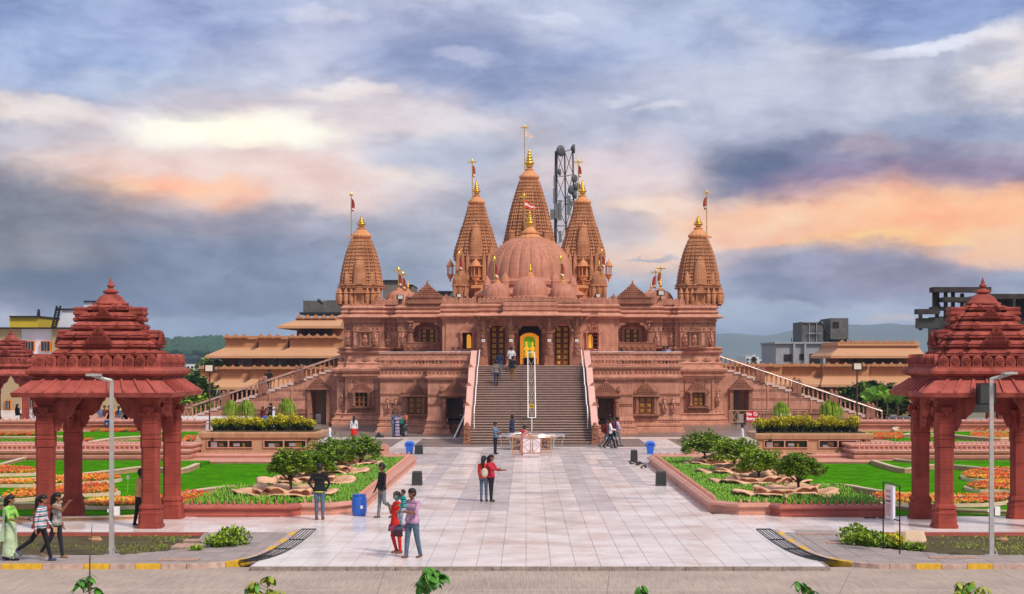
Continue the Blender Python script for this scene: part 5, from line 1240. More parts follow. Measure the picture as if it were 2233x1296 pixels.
# flag poles
def flagpole(cx, cy, z0, z1, label, cross=True, flag='long', dirn=1, colr=(.34, .05, .04), white=(.8, .75, .72)):
 t = thing('flag_pole', label, 'flag pole', (cx, cy, z0), group='temple flag poles')
 m = MB(); m.tube([(cx, cy, z0), (cx, cy, z1)], .035, 6)
 k = 6
 for i in range(k): z = z0+(z1-z0)*(i+.5)/k; m.lathe([(z-.04, .05), (z, .06), (z+.04, .05)], (cx, cy), 6)
 m.obj('pole', mat('pole_brass', (.45, .30, .10), .5, .2, 9, metal=.3), t)
 m = MB()
 m.lathe([(z1-.03, .05), (z1+.05, .09), (z1+.16, .03), (z1+.26, .005)], (cx, cy), 8)
 w_ = .38 if cross else .16
 m.cbox(cx, cy, z1-.08, w_*2, .08, .1); m.obj('crosspiece', M_gold, t)
 f = MB(); f.smooth = True; n = 8; h_ = .95 if flag == 'long' else .5; vs = []; fs = []
 zt = z1-.35
 for i in range(n+1):
  u = i/n
  if flag == 'wide': x0_, x1_, za, zb_ = 0, 0, 0, 0
  for j in range(4):
   v = j/3
   if flag == 'wide': p = (cx+dirn*(.06+u*.85), cy-.02+.07*math.sin(u*7+v), zt-v*.62*(1-u*.75)-u*.55+.05*math.sin(u*9))
   else: p = (cx+dirn*(.03+v*(.16+.1*math.sin(u*3.1))), cy-.05+.06*math.sin(v*6+u*3), zt-u*h_-v*.1)
   vs.append(p)
 for i in range(n):
  for j in range(3): a = i*4+j; f.mi = 1 if (flag == 'wide' and j == 1 and colr[1] < .2) or (flag != 'wide' and i == 6) else 0; f.add([vs[a], vs[a+1], vs[a+5], vs[a+4]], [(0, 1, 2, 3)])
 f.obj('flag', [mat('flag_%g_%g' % colr[:2], colr, .8, .15), mat('flag_white', white, .8, .1)], t)
flagpole(WX(766, 137.3), 137.3, WZ(520, 137.3), WZ(424, 137.3), 'flag pole with a hanging flag on the left corner spire', False)
flagpole(WX(1541, 137.3), 137.3, WZ(520, 137.3), WZ(420, 137.3), 'flag pole with a hanging flag on the right corner spire', False, dirn=-1, colr=(.35, .05, .04))
flagpole(WX(1030, 149.4), 149.4, WZ(434, 149.4), WZ(352, 149.4), 'crossed flag pole on the left middle spire', True, colr=(.45, .1, .08))
flagpole(WX(1261, 149.4), 149.4, WZ(436, 149.4), WZ(352, 149.4), 'crossed flag pole on the right middle spire, before the mast', True)
flagpole(WX(1144, 159.2), 159.2, WZ(372, 159.2), WZ(277, 159.2), 'highest crossed flag pole, on the central spire', True, 'wide', colr=(.75, .6, .58))
flagpole(WX(1143, 136), 136, WZ(496, 136), WZ(427, 136), 'crossed pole with red and white pennant on the great dome', True, 'wide', colr=(.75, .05, .03))
for x, yt, D, lab, s_ in ((869, 588, 138.4, 'taller of the two poles on the left low roof dome', 1), (878, 597, 145.9, 'shorter rear pole behind the left low roof dome', 1), (1441, 584, 145.9, 'taller rear pole behind the right low roof dome', -1), (1430, 592, 138.4, 'shorter pole on the right low roof dome', -1)):
 flagpole(WX(x, D), D, WZ(636, D), WZ(yt, D), lab, True, 'long', s_)
for x, yt, yb, D, lab in ((1078, 565, 610, 121.5, 'thin pole on the left porch dome'), (1222, 563, 612, 121.5, 'thin pole on the right porch dome'), (1001, 553, 600, 141, 'thin pole on the small left front spire'), (1312, 548, 600, 141, 'thin pole on the small right front spire')):
 flagpole(WX(x, D), D, WZ(yb, D), WZ(yt, D), lab, False, 'long', 1)
# ------------------------------------------------------------ grand stair
S = thing('grand_staircase', 'broad central stair climbing to the temple porch between pink parapets', 'staircase', (0, 104, 0))
NS = 32; y0s, y1s = 104.0, 117.55; rise = PF/NS
runs = []; land = {8: 1.15, 16: 1.15, 24: 1.15}
tread = (y1s-y0s-sum(land.values()))/(NS-1-len(land)+len(land)-0)
STEPY = []; y = y0s
st_me = {}
M_step = mat('step_stone', (.17, .105, .075), .6, .2, 3, .3, 30, streak=.2); M_nose = mat('worn_step_nosing', (.62, .44, .38), .5, .12, 3)
for k in range(NS):
 d = land.get(k, tread) if k < NS-1 else .3
 key = round(d, 3)
 if key not in st_me:
  m = MB(); m.box(-3.72, 3.72, .012, d+.03, 0, rise-.004); m.mi = 1; m.box(-3.72, 3.72, -.03, .07, rise-.03, rise); st_me[key] = m.mesh('step', [M_step, M_nose])
 link('step', st_me[key], S, (0, y, k*rise)); STEPY.append((y, (k+1)*rise)); y += d
m = MB(); m.plate([], 0, 0) if False else None
side_pts = [(y0s+.02, 0)]+[(a+.02, b-rise) for a, b in STEPY]+[(y1s, PF-.2), (y1s, 0)]
for s_ in (-1, 1):
 # sloping polished parapet with posts at the landings
 x0, x1 = sx(s_, 3.66, 3.98)
 kn = [(y0s+.3, 1.02), (STEPY[8][0], STEPY[8][1]+.78), (STEPY[8][0]+1.15, STEPY[8][1]+.84), (STEPY[16][0], STEPY[16][1]+.78), (STEPY[16][0]+1.15, STEPY[16][1]+.84), (STEPY[24][0], STEPY[24][1]+.78), (STEPY[24][0]+1.15, STEPY[24][1]+.84), (y1s+.9, PF+.92)]
 n = len(kn); vs = []
 for x in (x0, x1): vs += [(x, a, b) for a, b in kn]+[(x, a, max(0, b-1.3)) for a, b in kn]
 fs = []
 for q in range(n-1): fs += [(q, q+1, n+q+1, n+q), (2*n+q, 3*n+q, 3*n+q+1, 2*n+q+1), (q, 2*n+q, 2*n+q+1, q+1)]
 fs += [(0, n, 3*n, 2*n), (n-1, 3*n-1, 4*n-1, 2*n-1)]
 MB().add(vs, fs).obj('parapet', M_pinkp, S)
 cap = MB(); vs = []
 for x in (x0-.04, x1+.04): vs += [(x, a, b+.004) for a, b in kn]+[(x, a, b+.11) for a, b in kn]
 cap.add(vs, [(n+q, n+q+1, 3*n+q+1, 3*n+q) for q in range(n-1)]+[(q, n+q, n+q+1, q+1) for q in range(n-1)]+[(2*n+q, 2*n+q+1, 3*n+q+1, 3*n+q) for q in range(n-1)]+[(0, 2*n, 3*n, n)]); cap.obj('parapet_cap', M_pinkl, S)
 # filled flank down to the ground
 MB().add([(s_*3.8, a, b) for a, b in [(y0s+.3, 0), (y0s+.3, .3), (y1s, PF-.2), (y1s, 0)]]+[(s_*3.95, a, b) for a, b in [(y0s+.3, 0), (y0s+.3, .3), (y1s, PF-.2), (y1s, 0)]], [(0, 1, 2, 3), (4, 7, 6, 5), (0, 4, 5, 1), (1, 5, 6, 2), (2, 6, 7, 3)]).obj('flank_wall', M_pink, S)
 post = MB(); px = s_*3.82; post.box(px-.23, px+.23, y0s-.2, y0s+.3, 0, .2); post.box(px-.18, px+.18, y0s-.15, y0s+.28, .2, .9); post.lathe([(.9, .24), (.96, .26), (1.02, .16), (1.08, .2), (1.16, .12), (1.22, .14), (1.34, .02)], (px, y0s+.05), 10); post.ell((px, y0s-.16, .6), (.1, .05, .14), 8, 4); post.ell((px, y0s-.16, .35), (.14, .05, .08), 8, 4); post.obj('newel_post', M_pinkc, S)
 for q in range(4):
  m = MB(); m.lathe([(.0, .16), (.12, .18), (.3, .12), (.4, .15), (.52, .06), (.6, .02)], (px+s_*(.28+.1*q), y0s+.4+q*.55), 8); m.obj('stepped_scroll', M_pinkc, S) if s_ > 0 else None
 for q in (2, 4, 6):
  a, b = kn[q]; m = MB(); m.lathe([(b-.05, .22), (b+.08, .24), (b+.14, .16), (b+.24, .1), (b+.3, .02)], (s_*3.95, a-.5), 8); m.obj('post_cap', M_pinkc, S)
 # slim steel hand rail
 pts = [(s_*3.45, a, b+.14) for a, b in kn[:]]; pts[0] = (s_*3.45, kn[0][0]+1.5, kn[0][1]+.75); m = MB(); m.tube(pts, .035, 6); m.tube([(s_*3.45, pts[0][1], pts[0][2]-.95), pts[0]], .03, 6); m.obj('hand_rail', M_white, S)
# middle rail of white tube with zigzag bracing
HR = thing('centre_handrail', 'white double handrail with zigzag bracing up the middle of the stair', 'handrail', (.1, 106, 0))
hx = .05; kn2 = [(y0s+1.6, STEPY[3][1]+.95), (STEPY[8][0], STEPY[8][1]+.92), (STEPY[8][0]+1.15, STEPY[9][1]+.92), (STEPY[16][0], STEPY[16][1]+.92), (STEPY[16][0]+1.15, STEPY[17][1]+.92), (STEPY[24][0], STEPY[24][1]+.92), (STEPY[24][0]+1.15, STEPY[25][1]+.92), (y1s-.1, PF+.9)]
for k, dx in enumerate((-.23, .23)):
 pts = [(hx+dx, a, b) for a, b in kn2]; MB().tube(pts, .035, 6).obj('rail', M_white, HR)
MB().tube([(hx-.23, kn2[0][0], kn2[0][1]), (hx+.23, kn2[0][0], kn2[0][1])], .035, 6).obj('end_bar', M_white, HR); MB().tube([(hx-.23, kn2[-1][0], kn2[-1][1]), (hx+.23, kn2[-1][0], kn2[-1][1])], .035, 6).obj('end_bar', M_white, HR)
m_post = mat('cream_rail_post', (.62, .50, .36), .5, .1)
for k in range(1, 10):
 t_ = k/10; a = y0s+1.6+(y1s-.2-y0s-1.6)*t_; zt = interp([(p, q) for p, q in kn2], a); zs = interp([(p, q) for p, q in STEPY], a)
 for dx in (-.23, .23):
  MB().tube([(hx, a, zs-.15), (hx, a, zs+.25), (hx+dx, a, zt)], .018, 5).obj('brace', m_post, HR)
  MB().tube([(hx+dx, a-.6, interp(kn2, a-.6)), (hx, a, zs+.25)], .012, 4).obj('brace', m_post, HR)
MB().tube([(hx, kn2[0][0]-.05, 0.0), (hx, kn2[0][0], kn2[0][1])], .03, 6).obj('end_post', M_white, HR)
yz = kn2[0][1]+.62
MB().box(hx-.17, hx+.17, kn2[0][0]+1.62, kn2[0][0]+1.66, yz-.08, yz+.16).obj('yellow_plate', mat('yellow_sign_plate', (.75, .48, .02), .5, .1), HR)
for dz in (.0, .06, -.05): MB().box(hx-.12, hx+.10, kn2[0][0]+1.61, kn2[0][0]+1.618, yz+.04+dz-.012, yz+.04+dz+.012).obj('plate_line', M_black, HR)
# ------------------------------------------------------------ side stairs
def side_stair(s_):
 side_ = 'left' if s_ < 0 else 'right'
 t = thing('side_staircase', 'stone stair with balusters sloping down to the %s of the temple' % side_, 'staircase', (s_*21, 137, 0))
 xt, xb, zt = 15.6, 27.6, 4.3; yf = 136.6; n = 24
 poly = [(xt, 0), (xb, 0), (xb, .25), (xt, zt)]
 pts = [(s_*a, b) for a, b in poly]; pts = pts if s_ > 0 else pts[::-1]
 # wall split round the doorway near the top end
 da, db, dz = 15.95, 17.15, 2.7
 top = lambda x: .25+(zt-.25)*(xb-x)/(xb-xt)
 def pl(*p): q = [(s_*a, b) for a, b in p]; return q if s_ > 0 else q[::-1]
 m = MB(); m.plate(pl((db, 0), (xb, 0), (xb, top(xb)), (db, top(db))), yf, yf+3.2); m.plate(pl((da, dz), (db, dz), (db, top(db)), (da, top(da))), yf+.001, yf+3.2); m.plate(pl((xt-1, 0), (da, 0), (da, top(da)), (xt-1, zt)), yf, yf+3.2)
 m.obj('flank_wall', M_pink, t)
 MB().box(*sx(s_, da, da+.55), yf+1.0, yf+1.1, 0, dz).obj('door_reveal', M_int, t)
 m = MB()
 x0, x1 = sx(s_, db+.3, xb-2); frieze(m, *sx(s_, db+.3, 20.8), yf, 2.55, 2.7, .2); frieze(m, *sx(s_, db+.3, 22.6), yf, 1.85, 2.0, .2); m.box(*sx(s_, db+.3, 22.6), yf-.03, yf, 2.02, 2.06); m.box(*sx(s_, db+.3, 20.8), yf-.03, yf, 2.72, 2.76)
 m.prism([(sx(s_, db+.05, xb-.3)[0], yf), (sx(s_, db+.05, xb-.3)[1], yf), (sx(s_, db+.05, xb-.3)[1], yf+.5), (sx(s_, db+.05, xb-.3)[0], yf+.5)], [(0, .3), (.15, .3), (.2, .2), (.35, .18), (.4, .08), (.48, .14), (.54, .02)])
 m.prism([(sx(s_, db+.05, 24)[0], yf), (sx(s_, db+.05, 24)[1], yf), (sx(s_, db+.05, 24)[1], yf+.5), (sx(s_, db+.05, 24)[0], yf+.5)], [(.54, .02), (.8, .02), (.86, .1), (.92, .1), (.96, .02), (1.15, .02), (1.2, .05), (1.25, 0)])
 frieze(m, *sx(s_, db+.3, 23.5), yf-.02, 1.0, 1.12, .22); m.obj('carved_band', M_pinkc, t)
 for x in (18.6, 20.3, 22.0, 23.8): MB().box(*sx(s_, x, x+.1), yf-.07, yf, .9, top(x)-.1).obj('pilaster', M_pinkp, t)
 dcx = s_*(da+db)/2; m = MB(); m.box(dcx-.95, dcx+.95, yf-.4, yf, dz+.05, dz+.2); pediment(m, dcx, yf, dz+.22, 1.5, .85, .2, 5)
 for q in (-.75, .75): m.box(dcx+q-.13, dcx+q+.13, yf-.2, yf, 0, dz+.05)
 m.obj('doorway_frame', M_pinkc, t)
 st = MB().box(-.26, .26, 0, 3.2, 0, .17).mesh('step', [M_nose])
 for i in range(n):
  x = xb-.1-(i+.5)*(xb-xt)/n; link('step', st, t, (s_*x, yf-.08, top(x)-.12))
 # balusters, posts, rail
 bm = MB().lathe([(0, .09), (.06, .09), (.1, .05), (.25, .08), (.36, .05), (.5, .085), (.6, .05), (.72, .08)], n=6).mesh('stair_baluster', M_pinkp)
 pm = MB(); pm.box(-.17, .17, -.17, .17, -.1, .85); pm.lathe([(.85, .2), (.92, .22), (.98, .12), (1.06, .15), (1.2, .02)], n=8); pmm = pm.mesh('stair_post', M_pinkc)
 x = xt-.6; i = 0;
 while x < xb:
  if i % 8 in (0, 1) and i > 3: link('post', pmm, t, (s_*x, yf-.02, top(x)+.02));
  else: link('baluster', bm, t, (s_*x, yf+.0, top(x)+.06))
  x += .36; i += 1
 r_ = MB(); r_.add([], []);
 P = [(xt-.9, top(xt-.9)), (xb, top(xb))]
 r_.plate(pl((P[0][0], P[0][1]+.76), (P[1][0], P[1][1]+.76), (P[1][0], P[1][1]+.92), (P[0][0], P[0][1]+.92))[::-1] if False else pl((P[1][0], P[1][1]+.76), (P[1][0], P[1][1]+.92), (P[0][0], P[0][1]+.92), (P[0][0], P[0][1]+.76)), yf-.14, yf+.14); r_.obj('rail', M_pinkp, t)
 r2 = MB().tube([(s_*P[0][0], yf-.2, P[0][1]+.80), (s_*P[1][0], yf-.2, P[1][1]+.80)], .025, 5).obj('steel_rail', M_steel, t)
side_stair(-1); side_stair(1)
# ------------------------------------------------------------ red pavilions
def pillar_mesh():
 m = MB()
 def sq(z0, z1, a, b=None): b = b or a; m.scaled([(1, -1), (1, 1), (-1, 1), (-1, -1)][::1], [(z0, a), (z1, b)]); return m
 oc = lambda r: [(r*x*1.2, r*y*1.2) for x, y in ((1, -.72), (1, .72), (.72, 1), (-.72, 1), (-1, .72), (-1, -.72), (-.72, -1), (.72, -1))]
 def ocp(prof): m.scaled(oc(1), prof)
 ocp([(0, .30), (.10, .30), (.12, .275), (.40, .26), (.42, .275), (.46, .275), (.48, .245), (.56, .235), (.58, .26), (.62, .265), (.66, .25), (.68, .225), (.74, .205)])
 z = .74
 for i in range(5):     # coursed shaft with recessed joints
  ocp([(z, .198), (z+.012, .205), (z+.318, .203), (z+.33, .196)]); z += .33
 ocp([(z, .21), (z+.02, .225), (z+.20, .225), (z+.22, .215), (z+.24, .23), (z+.3, .23), (z+.32, .21), (z+.36, .215)]); z += .36
 ocp([(z, .215), (z+.02, .225), (z+.32, .225), (z+.34, .215)]); z += .34
 ocp([(z, .23), (z+.03, .235), (z+.05, .21), (z+.2, .21), (z+.24, .24), (z+.32, .25), (z+.36, .2)]); z += .36
 return m, z
def pavilion(name, label, cx, cy, sgn, full=True, S_=1.0):
 t = thing(name, label, 'pavilion', (cx, cy, 0), group=None)
 a = 1.55
 pm, zc = pillar_mesh(); pme = PAVC.setdefault('pillar', pm.mesh('pillar', M_redj))
 for ix in (-1, 1):
  for iy in (-1, 1):
   p = link('pillar', pme, t, (cx+ix*a, cy+iy*a, 0))
   if full:
    # carved rosette panels standing proud of the shaft bands
    for k, (dx, dy) in enumerate(((0, -1), (1, 0), (-1, 0))):
     m = MB()
     for q in (-.11, 0, .11):
      for zz, r_ in ((2.6, .05), (2.72, .05), (2.95, .045), (3.05-.6, .04)):
       c = (dx*.23+(q if dx == 0 else 0), dy*.23+(q if dy == 0 else 0), zz); m.ell(c, (r_ if dx == 0 else .018, r_ if dy == 0 else .018, r_*1.1), 6, 4)
     o = m.mesh('carving', M_redc); o = link('carving', o, p, (cx+ix*a, cy+iy*a, 0)); o['kind'] = 'stuff'
   # ledge blocks and upper shaft, brackets towards the neighbours
   u = MB(); x, y = cx+ix*a, cy+iy*a
   u.box(x-.36, x+.36, y-.14, y+.14, zc-.02, zc+.12); u.box(x-.14, x+.14, y-.36, y+.36, zc-.021, zc+.119); u.scaled([(1, -1), (1, 1), (-1, 1), (-1, -1)], [(zc+.1, .2), (3.62, .2), (3.66, .24), (3.74, .26), (3.78, .34), (3.88, .38)], (x, y))
   for dx, dy in ((-.33, 0), (.33, 0), (0, -.33), (0, .33)): u.lathe([(zc-.16, .01), (zc-.1, .04), (zc-.04, .07), (zc, .09)], (x+dx, y+dy), 6)
   u.obj('upper_shaft', M_redj, p)
   for dx, dy in ((-ix, 0), (0, -iy)):
    o2 = [(.2, 3.88), (1.05, 3.88), (.98, 3.7), (.88, 3.62), (.82, 3.4), (.62, 3.25), (.5, 3.22), (.46, 3.05), (.4, 2.95), (.38, 2.86), (.3, 2.86), (.2, 3.0)]
    m = MB()
    if dx: pts = [(x+dx*p_, z_) for p_, z_ in o2]; m.plate(pts if dx < 0 else pts[::-1], y-.09, y+.09)
    else:
     n = len(o2); vs = [(x-.09, y+dy*p_, z_) for p_, z_ in o2]+[(x+.09, y+dy*p_, z_) for p_, z_ in o2]; m.add(vs, [tuple(range(n)), tuple(reversed(range(n, 2*n)))]+[(i, (i+1) % n, (i+1) % n+n, i+n) for i in range(n)])
    for k, (p_, z_) in enumerate([(.42, 3.0), (.48, 3.14), (.58, 3.27), (.7, 3.36), (.8, 3.46), (.87, 3.6)]):
     m.ell((x+dx*p_, y+dy*p_, z_), (.05, .1 if dx else .05, .05) if dx else (.1, .05, .05), 6, 4)
    m.obj('bracket', M_red, p)
 m = MB();
 for q in (-1, 1): m.box(cx-1.85, cx+1.85, cy+q*a-.16, cy+q*a+.16, 3.86, 4.1); m.box(cx+q*a-.16, cx+q*a+.16, cy-1.85, cy+1.85, 3.861, 4.099)
 m.box(cx-1.8, cx+1.8, cy-1.8, cy+1.8, 4.1, 4.2); m.obj('beam', M_redc, t)
 # sloping slab eave with battens, each slab its own piece
 h = 2.36; hi = 1.88; ez0, ez1 = 3.93, 4.37
 sl = 10
 for side_ in range(4):
  ang = side_*math.pi/2; ca, sa = math.cos(ang), math.sin(ang)
  def TR(u, v, z): return (cx+u*ca-v*sa, cy+u*sa+v*ca, z)
  for i in range(sl):
   u0, u1 = -1+2*i/sl, -1+2*(i+1)/sl; m = MB(); g = .006
   vs = [TR(u0*h+g, -h, ez0+.08), TR(u1*h-g, -h, ez0+.08), TR(u1*hi-g, -hi, ez1), TR(u0*hi+g, -hi, ez1), TR(u0*h+g, -h, ez0-.0), TR(u1*h-g, -h, ez0-.0), TR(u1*hi-g, -hi, ez1-.1), TR(u0*hi+g, -hi, ez1-.1)]
   m.add(vs, [(0, 1, 2, 3), (4, 7, 6, 5), (0, 4, 5, 1), (1, 5, 6, 2), (2, 6, 7, 3), (3, 7, 4, 0)]); m.obj('roof_slab', M_redroof, t)
   if i:
    b = MB(); w_ = .035; uh, ui = u0*h, u0*hi
    vs = [TR(uh-w_, -h-.01, ez0+.08), TR(uh+w_, -h-.01, ez0+.08), TR(ui+w_, -hi, ez1), TR(ui-w_, -hi, ez1), TR(uh-w_, -h-.01, ez0+.14), TR(uh+w_, -h-.01, ez0+.14), TR(ui+w_, -hi, ez1+.06), TR(ui-w_, -hi, ez1+.06)]
    b.add(vs, [(4, 5, 6, 7), (0, 1, 5, 4), (1, 2, 6, 5), (3, 0, 4, 7)]); b.obj('roof_batten', M_redroof, t)
 m = MB(); m.scaled([(1, -1), (1, 1), (-1, 1), (-1, -1)], [(ez0-.06, h-.02), (ez0+.07, h+.02), (ez0+.071, h-.03), (ez1-.12, hi-.02)], (cx, cy)); m.obj('eave_board', M_red, t)
 SQ = [(1, -1), (1, 1), (-1, 1), (-1, -1)]
 m = MB(); m.scaled(SQ, [(4.3, 1.78), (4.46, 1.80), (4.5, 1.93), (4.56, 2.03), (4.64, 2.04), (4.74, 1.93), (4.76, 1.86), (4.80, 1.86)], (cx, cy)); m.obj('cornice', M_red, t)
 # rosette crest stones
 w_ = .315; rc = MB(); rc.plate([(-w_*.42, 0), (w_*.42, 0), (w_*.46, .12), (w_*.45, .2), (w_*.3, .3), (w_*.1, .34), (0, .385), (-w_*.1, .34), (-w_*.3, .3), (-w_*.45, .2), (-w_*.46, .12)], -.06, .06)
 for r_, d in ((.10, -.085), (.055, -.10)):
  ring = [(math.cos(i*math.pi/5)*r_, d+.01, .17+math.sin(i*math.pi/5)*r_) for i in range(11)]; rc.tube(ring, .016, 4)
 rc.ell((0, -.08, .17), (.03, .03, .03), 6, 4); rcm = PAVC.setdefault('crest', rc.mesh('rosette_crest', M_red))
 R1 = 1.83; n = 11
 for side_ in range(4):
  ang = side_*math.pi/2; ca, sa = math.cos(ang), math.sin(ang)
  for i in range(n):
   u = -R1+.19+i*(2*R1-.38)/(n-1); link('rosette_crest', rcm, t, (cx+u*ca+R1*sa, cy+u*sa-R1*ca, 4.76), ang)
 m = MB(); m.scaled(SQ, [(4.76, R1-.1), (4.86, R1-.1), (4.88, R1-.3)], (cx, cy)); m.obj('crest_course', M_red, t)
 # stepped roof: each tier a stepped slab with small gables on its edge
 tiers = [(4.98, 5.26, 1.58), (5.26, 5.53, 1.46), (5.53, 5.80, 1.30), (5.80, 6.10, 1.02), (6.10, 6.38, .84), (6.38, 6.65, .58)]
 plan = lambda r_: [(r_, -r_*.55), (r_, r_*.55), (r_*.9, r_*.55), (r_*.9, r_*.9), (r_*.55, r_*.9), (r_*.55, r_), (-r_*.55, r_), (-r_*.55, r_*.9), (-r_*.9, r_*.9), (-r_*.9, r_*.55), (-r_, r_*.55), (-r_, -r_*.55), (-r_*.9, -r_*.55), (-r_*.9, -r_*.9), (-r_*.55, -r_*.9), (-r_*.55, -r_), (r_*.55, -r_), (r_*.55, -r_*.9), (r_*.9, -r_*.9), (r_*.9, -r_*.55)]
 gm = MB(); pediment(gm, 0, .04, 0, .22, .10, .07, 2); gmm = PAVC.setdefault('gable', gm.mesh('small_gable', M_red))
 for k, (z0, z1, r_) in enumerate(tiers):
  hgt = z1-z0; m = MB(); m.prism([(cx+x, cy+y) for x, y in plan(r_)], [(z0-.06, -.1), (z0+.02*hgt, -.1), (z0+.25*hgt, -.08), (z0+.3*hgt, .0), (z0+.36*hgt, .03), (z0+.5*hgt, .04), (z0+.56*hgt, -.02), (z0+.62*hgt, -.04), (z0+.68*hgt, .0), (z0+.95*hgt, -.09), (z1+.02, -.12)])
  ti = m.obj('roof_tier', M_red, t)
  ng = max(2, int(r_*2.6))
  for side_ in (0, 1, 3):
   ang = side_*math.pi/2; ca, sa = math.cos(ang), math.sin(ang)
   for i in range(ng):
    u = (-1+2*(i+.5)/ng)*r_*.86; rr = r_ if abs(u) < r_*.55 else r_*.9; link('small_gable', gmm, ti, (cx+u*ca+(rr+.0)*sa, cy+u*sa-(rr+.0)*ca, z0+hgt*.5), ang)
 # projecting side blocks
 m0 = [(z_, o_) for z_, o_ in ((0, 0), (.06, .03), (.12, .03), (.14, -.02), (.2, -.02), (.24, .03), (.3, .03), (.32, -.01), (.4, .02), (.44, .02), (.46, -.03))]
 for sx2 in (-1, 1):
  for (bx, bz, bw, bd, bh) in ((1.14, 5.42, .50, .95, 1.0), (.83, 6.12, .34, .62, .98)):
   m = MB(); x = cx+sx2*bx; m.prism([(x-bw*.6, cy-bd*.55), (x+bw*.6, cy-bd*.55), (x+bw*.6, cy+bd*.55), (x-bw*.6, cy+bd*.55)], [(bz+z_*bh, o_) for z_, o_ in m0]); m.obj('side_block', M_red, t)
 # pierced gables on the front
 for side_ in (0, 1, 3):
  ang = side_*math.pi/2; ca, sa = math.cos(ang), math.sin(ang)
  for (z0, r_, w2, h2) in ((5.42, 1.46, .84, .56), (6.2, .84, .6, .36)):
   m = MB(); sc2 = w2/2
   m.plate([(-sc2, 0), (sc2, 0), (sc2*.96, h2*.16), (sc2*.6, h2*.42), (sc2*.3, h2*.8), (0, h2*1.0), (-sc2*.3, h2*.8), (-sc2*.6, h2*.42), (-sc2*.96, h2*.16)], -.05, .05)
   rows = 4
   for q in range(rows):
    nn = (rows-q)*2-1
    for i in range(nn):
     u = (i-(nn-1)/2)*w2/8.2; zz = h2*(.12+q*.22); ring = [(u+math.cos(j*math.pi/4)*w2*.045, -.065, zz+math.sin(j*math.pi/4)*w2*.045) for j in range(9)]; m.tube(ring, .013, 4)
   me = m.mesh('pierced_gable', M_redc); o = link('pierced_gable', me, t, (cx+(r_+.09)*sa, cy-(r_+.09)*ca, z0), ang, (1, 1, 1 if side_ == 0 else .7)); o['kind'] = 'stuff'
 m = MB(); m.smooth = True; m.lathe([(6.64, .52), (6.66, .54), (6.70, .54), (6.73, .44), (6.80, .40), (6.88, .34), (6.95, .24), (6.98, .14), (7.0, .13)], (cx, cy), 24); m.lathe([(6.99, .2), (7.02, .24), (7.06, .24), (7.1, .16), (7.14, .08), (7.17, .06)], (cx, cy), 20); m.lathe([(7.16, .06), (7.2, .11), (7.24, .12), (7.28, .07), (7.3, .05), (7.33, .06), (7.42, .025), (7.5, .003)], (cx, cy), 16); m.obj('roof_finial', M_red, t)
 MB().box(cx-2.2, cx+2.2, cy-2.2, cy+2.2, -.02, .004).obj('floor_panel', M_tile, t)
 return t
PAVC = {}
P1 = pavilion('pavilion', 'large red sandstone pavilion at the left with stepped roof, nearest the walking women', -12.95, 53.1, -1)
P2 = pavilion('pavilion', 'large red sandstone pavilion at the right, behind the framed notice board', 13.62, 53.1, 1)
def copy_tree(o, parent=None, loc=None, s_=None):
 c = o.copy(); COL.objects.link(c)
 if parent: c.parent = parent
 if loc: c.location = loc
 if s_: c.scale = (s_,)*3
 for ch in o.children: copy_tree(ch, c)
 return c
p3 = copy_tree(P1, None, (-39.6, 133, 0)); p3['label'] = 'distant red pavilion cut by the left edge, someone sitting inside'
p4 = copy_tree(P1, None, (-50.6, 178, 0)); p4['label'] = 'small distant red pavilion whose roof shows before the orange-framed windows'
p5 = copy_tree(P1, None, (38.5, 150, 0)); p5['label'] = 'distant red pavilion seen between the pillars of the right pavilion'
structure(MB().box(-60, -35, 128, 190, -.1, .35), 'far_court', M_tile)
# lamp post
def lamp_post(x, y, top, arm, label):
 t = thing('lamp_post', label, 'lamp post', (x, y, 0))
 m = MB(); m.scaled([(1, -1), (1, 1), (-1, 1), (-1, -1)], [(-.02, .058), (top, .042)], (x, y)); m.obj('pole', M_pole, t)
 m = MB(); m.box(x-.17, x+.17, y-.17, y+.17, -.05, .0)
 for k in range(4):
  a = k*math.pi/2+math.pi/4; dx, dy = math.cos(a)*.2, math.sin(a)*.2; m.add([(x, y, .34), (x+dx, y+dy, 0), (x+dx*.9+dy*.06, y+dy*.9-dx*.06, 0), (x+dy*.06, y-dx*.06, .3)], [(0, 1, 2, 3), (3, 2, 1, 0)])
 m.obj('base_plate', M_pole, t)
 m = MB(); m.tube([(x, y, top-.03), (x+arm*.2, y-.05, top+.02), (x+arm*.42, y-.35, top+.12)], .05, 6); m.obj('arm', M_pole, t)
 m = MB(); m.cbox(x+arm*.38, y-.3, top+.12, .34, .3, .06); m.obj('lamp_head', M_white if False else M_pole, t)
 m = MB(); m.box(x+.07, x+.2, y-.09, y+.05, 1.0, 1.22); m.box(x-.1, x-.07, y-.05, y+.05, 1.08, 1.16); m.obj('junction_box', M_white, t)
lamp_post(WX(243.5, 44.4), 44.4, WZ(828, 44.4), -1, 'grey square steel lamp post standing before the left pavilion')
lamp_post(WX(2162, 44.4), 44.4, WZ(824, 44.4), 1, 'grey square steel lamp post before the right pavilion, cable at its foot')
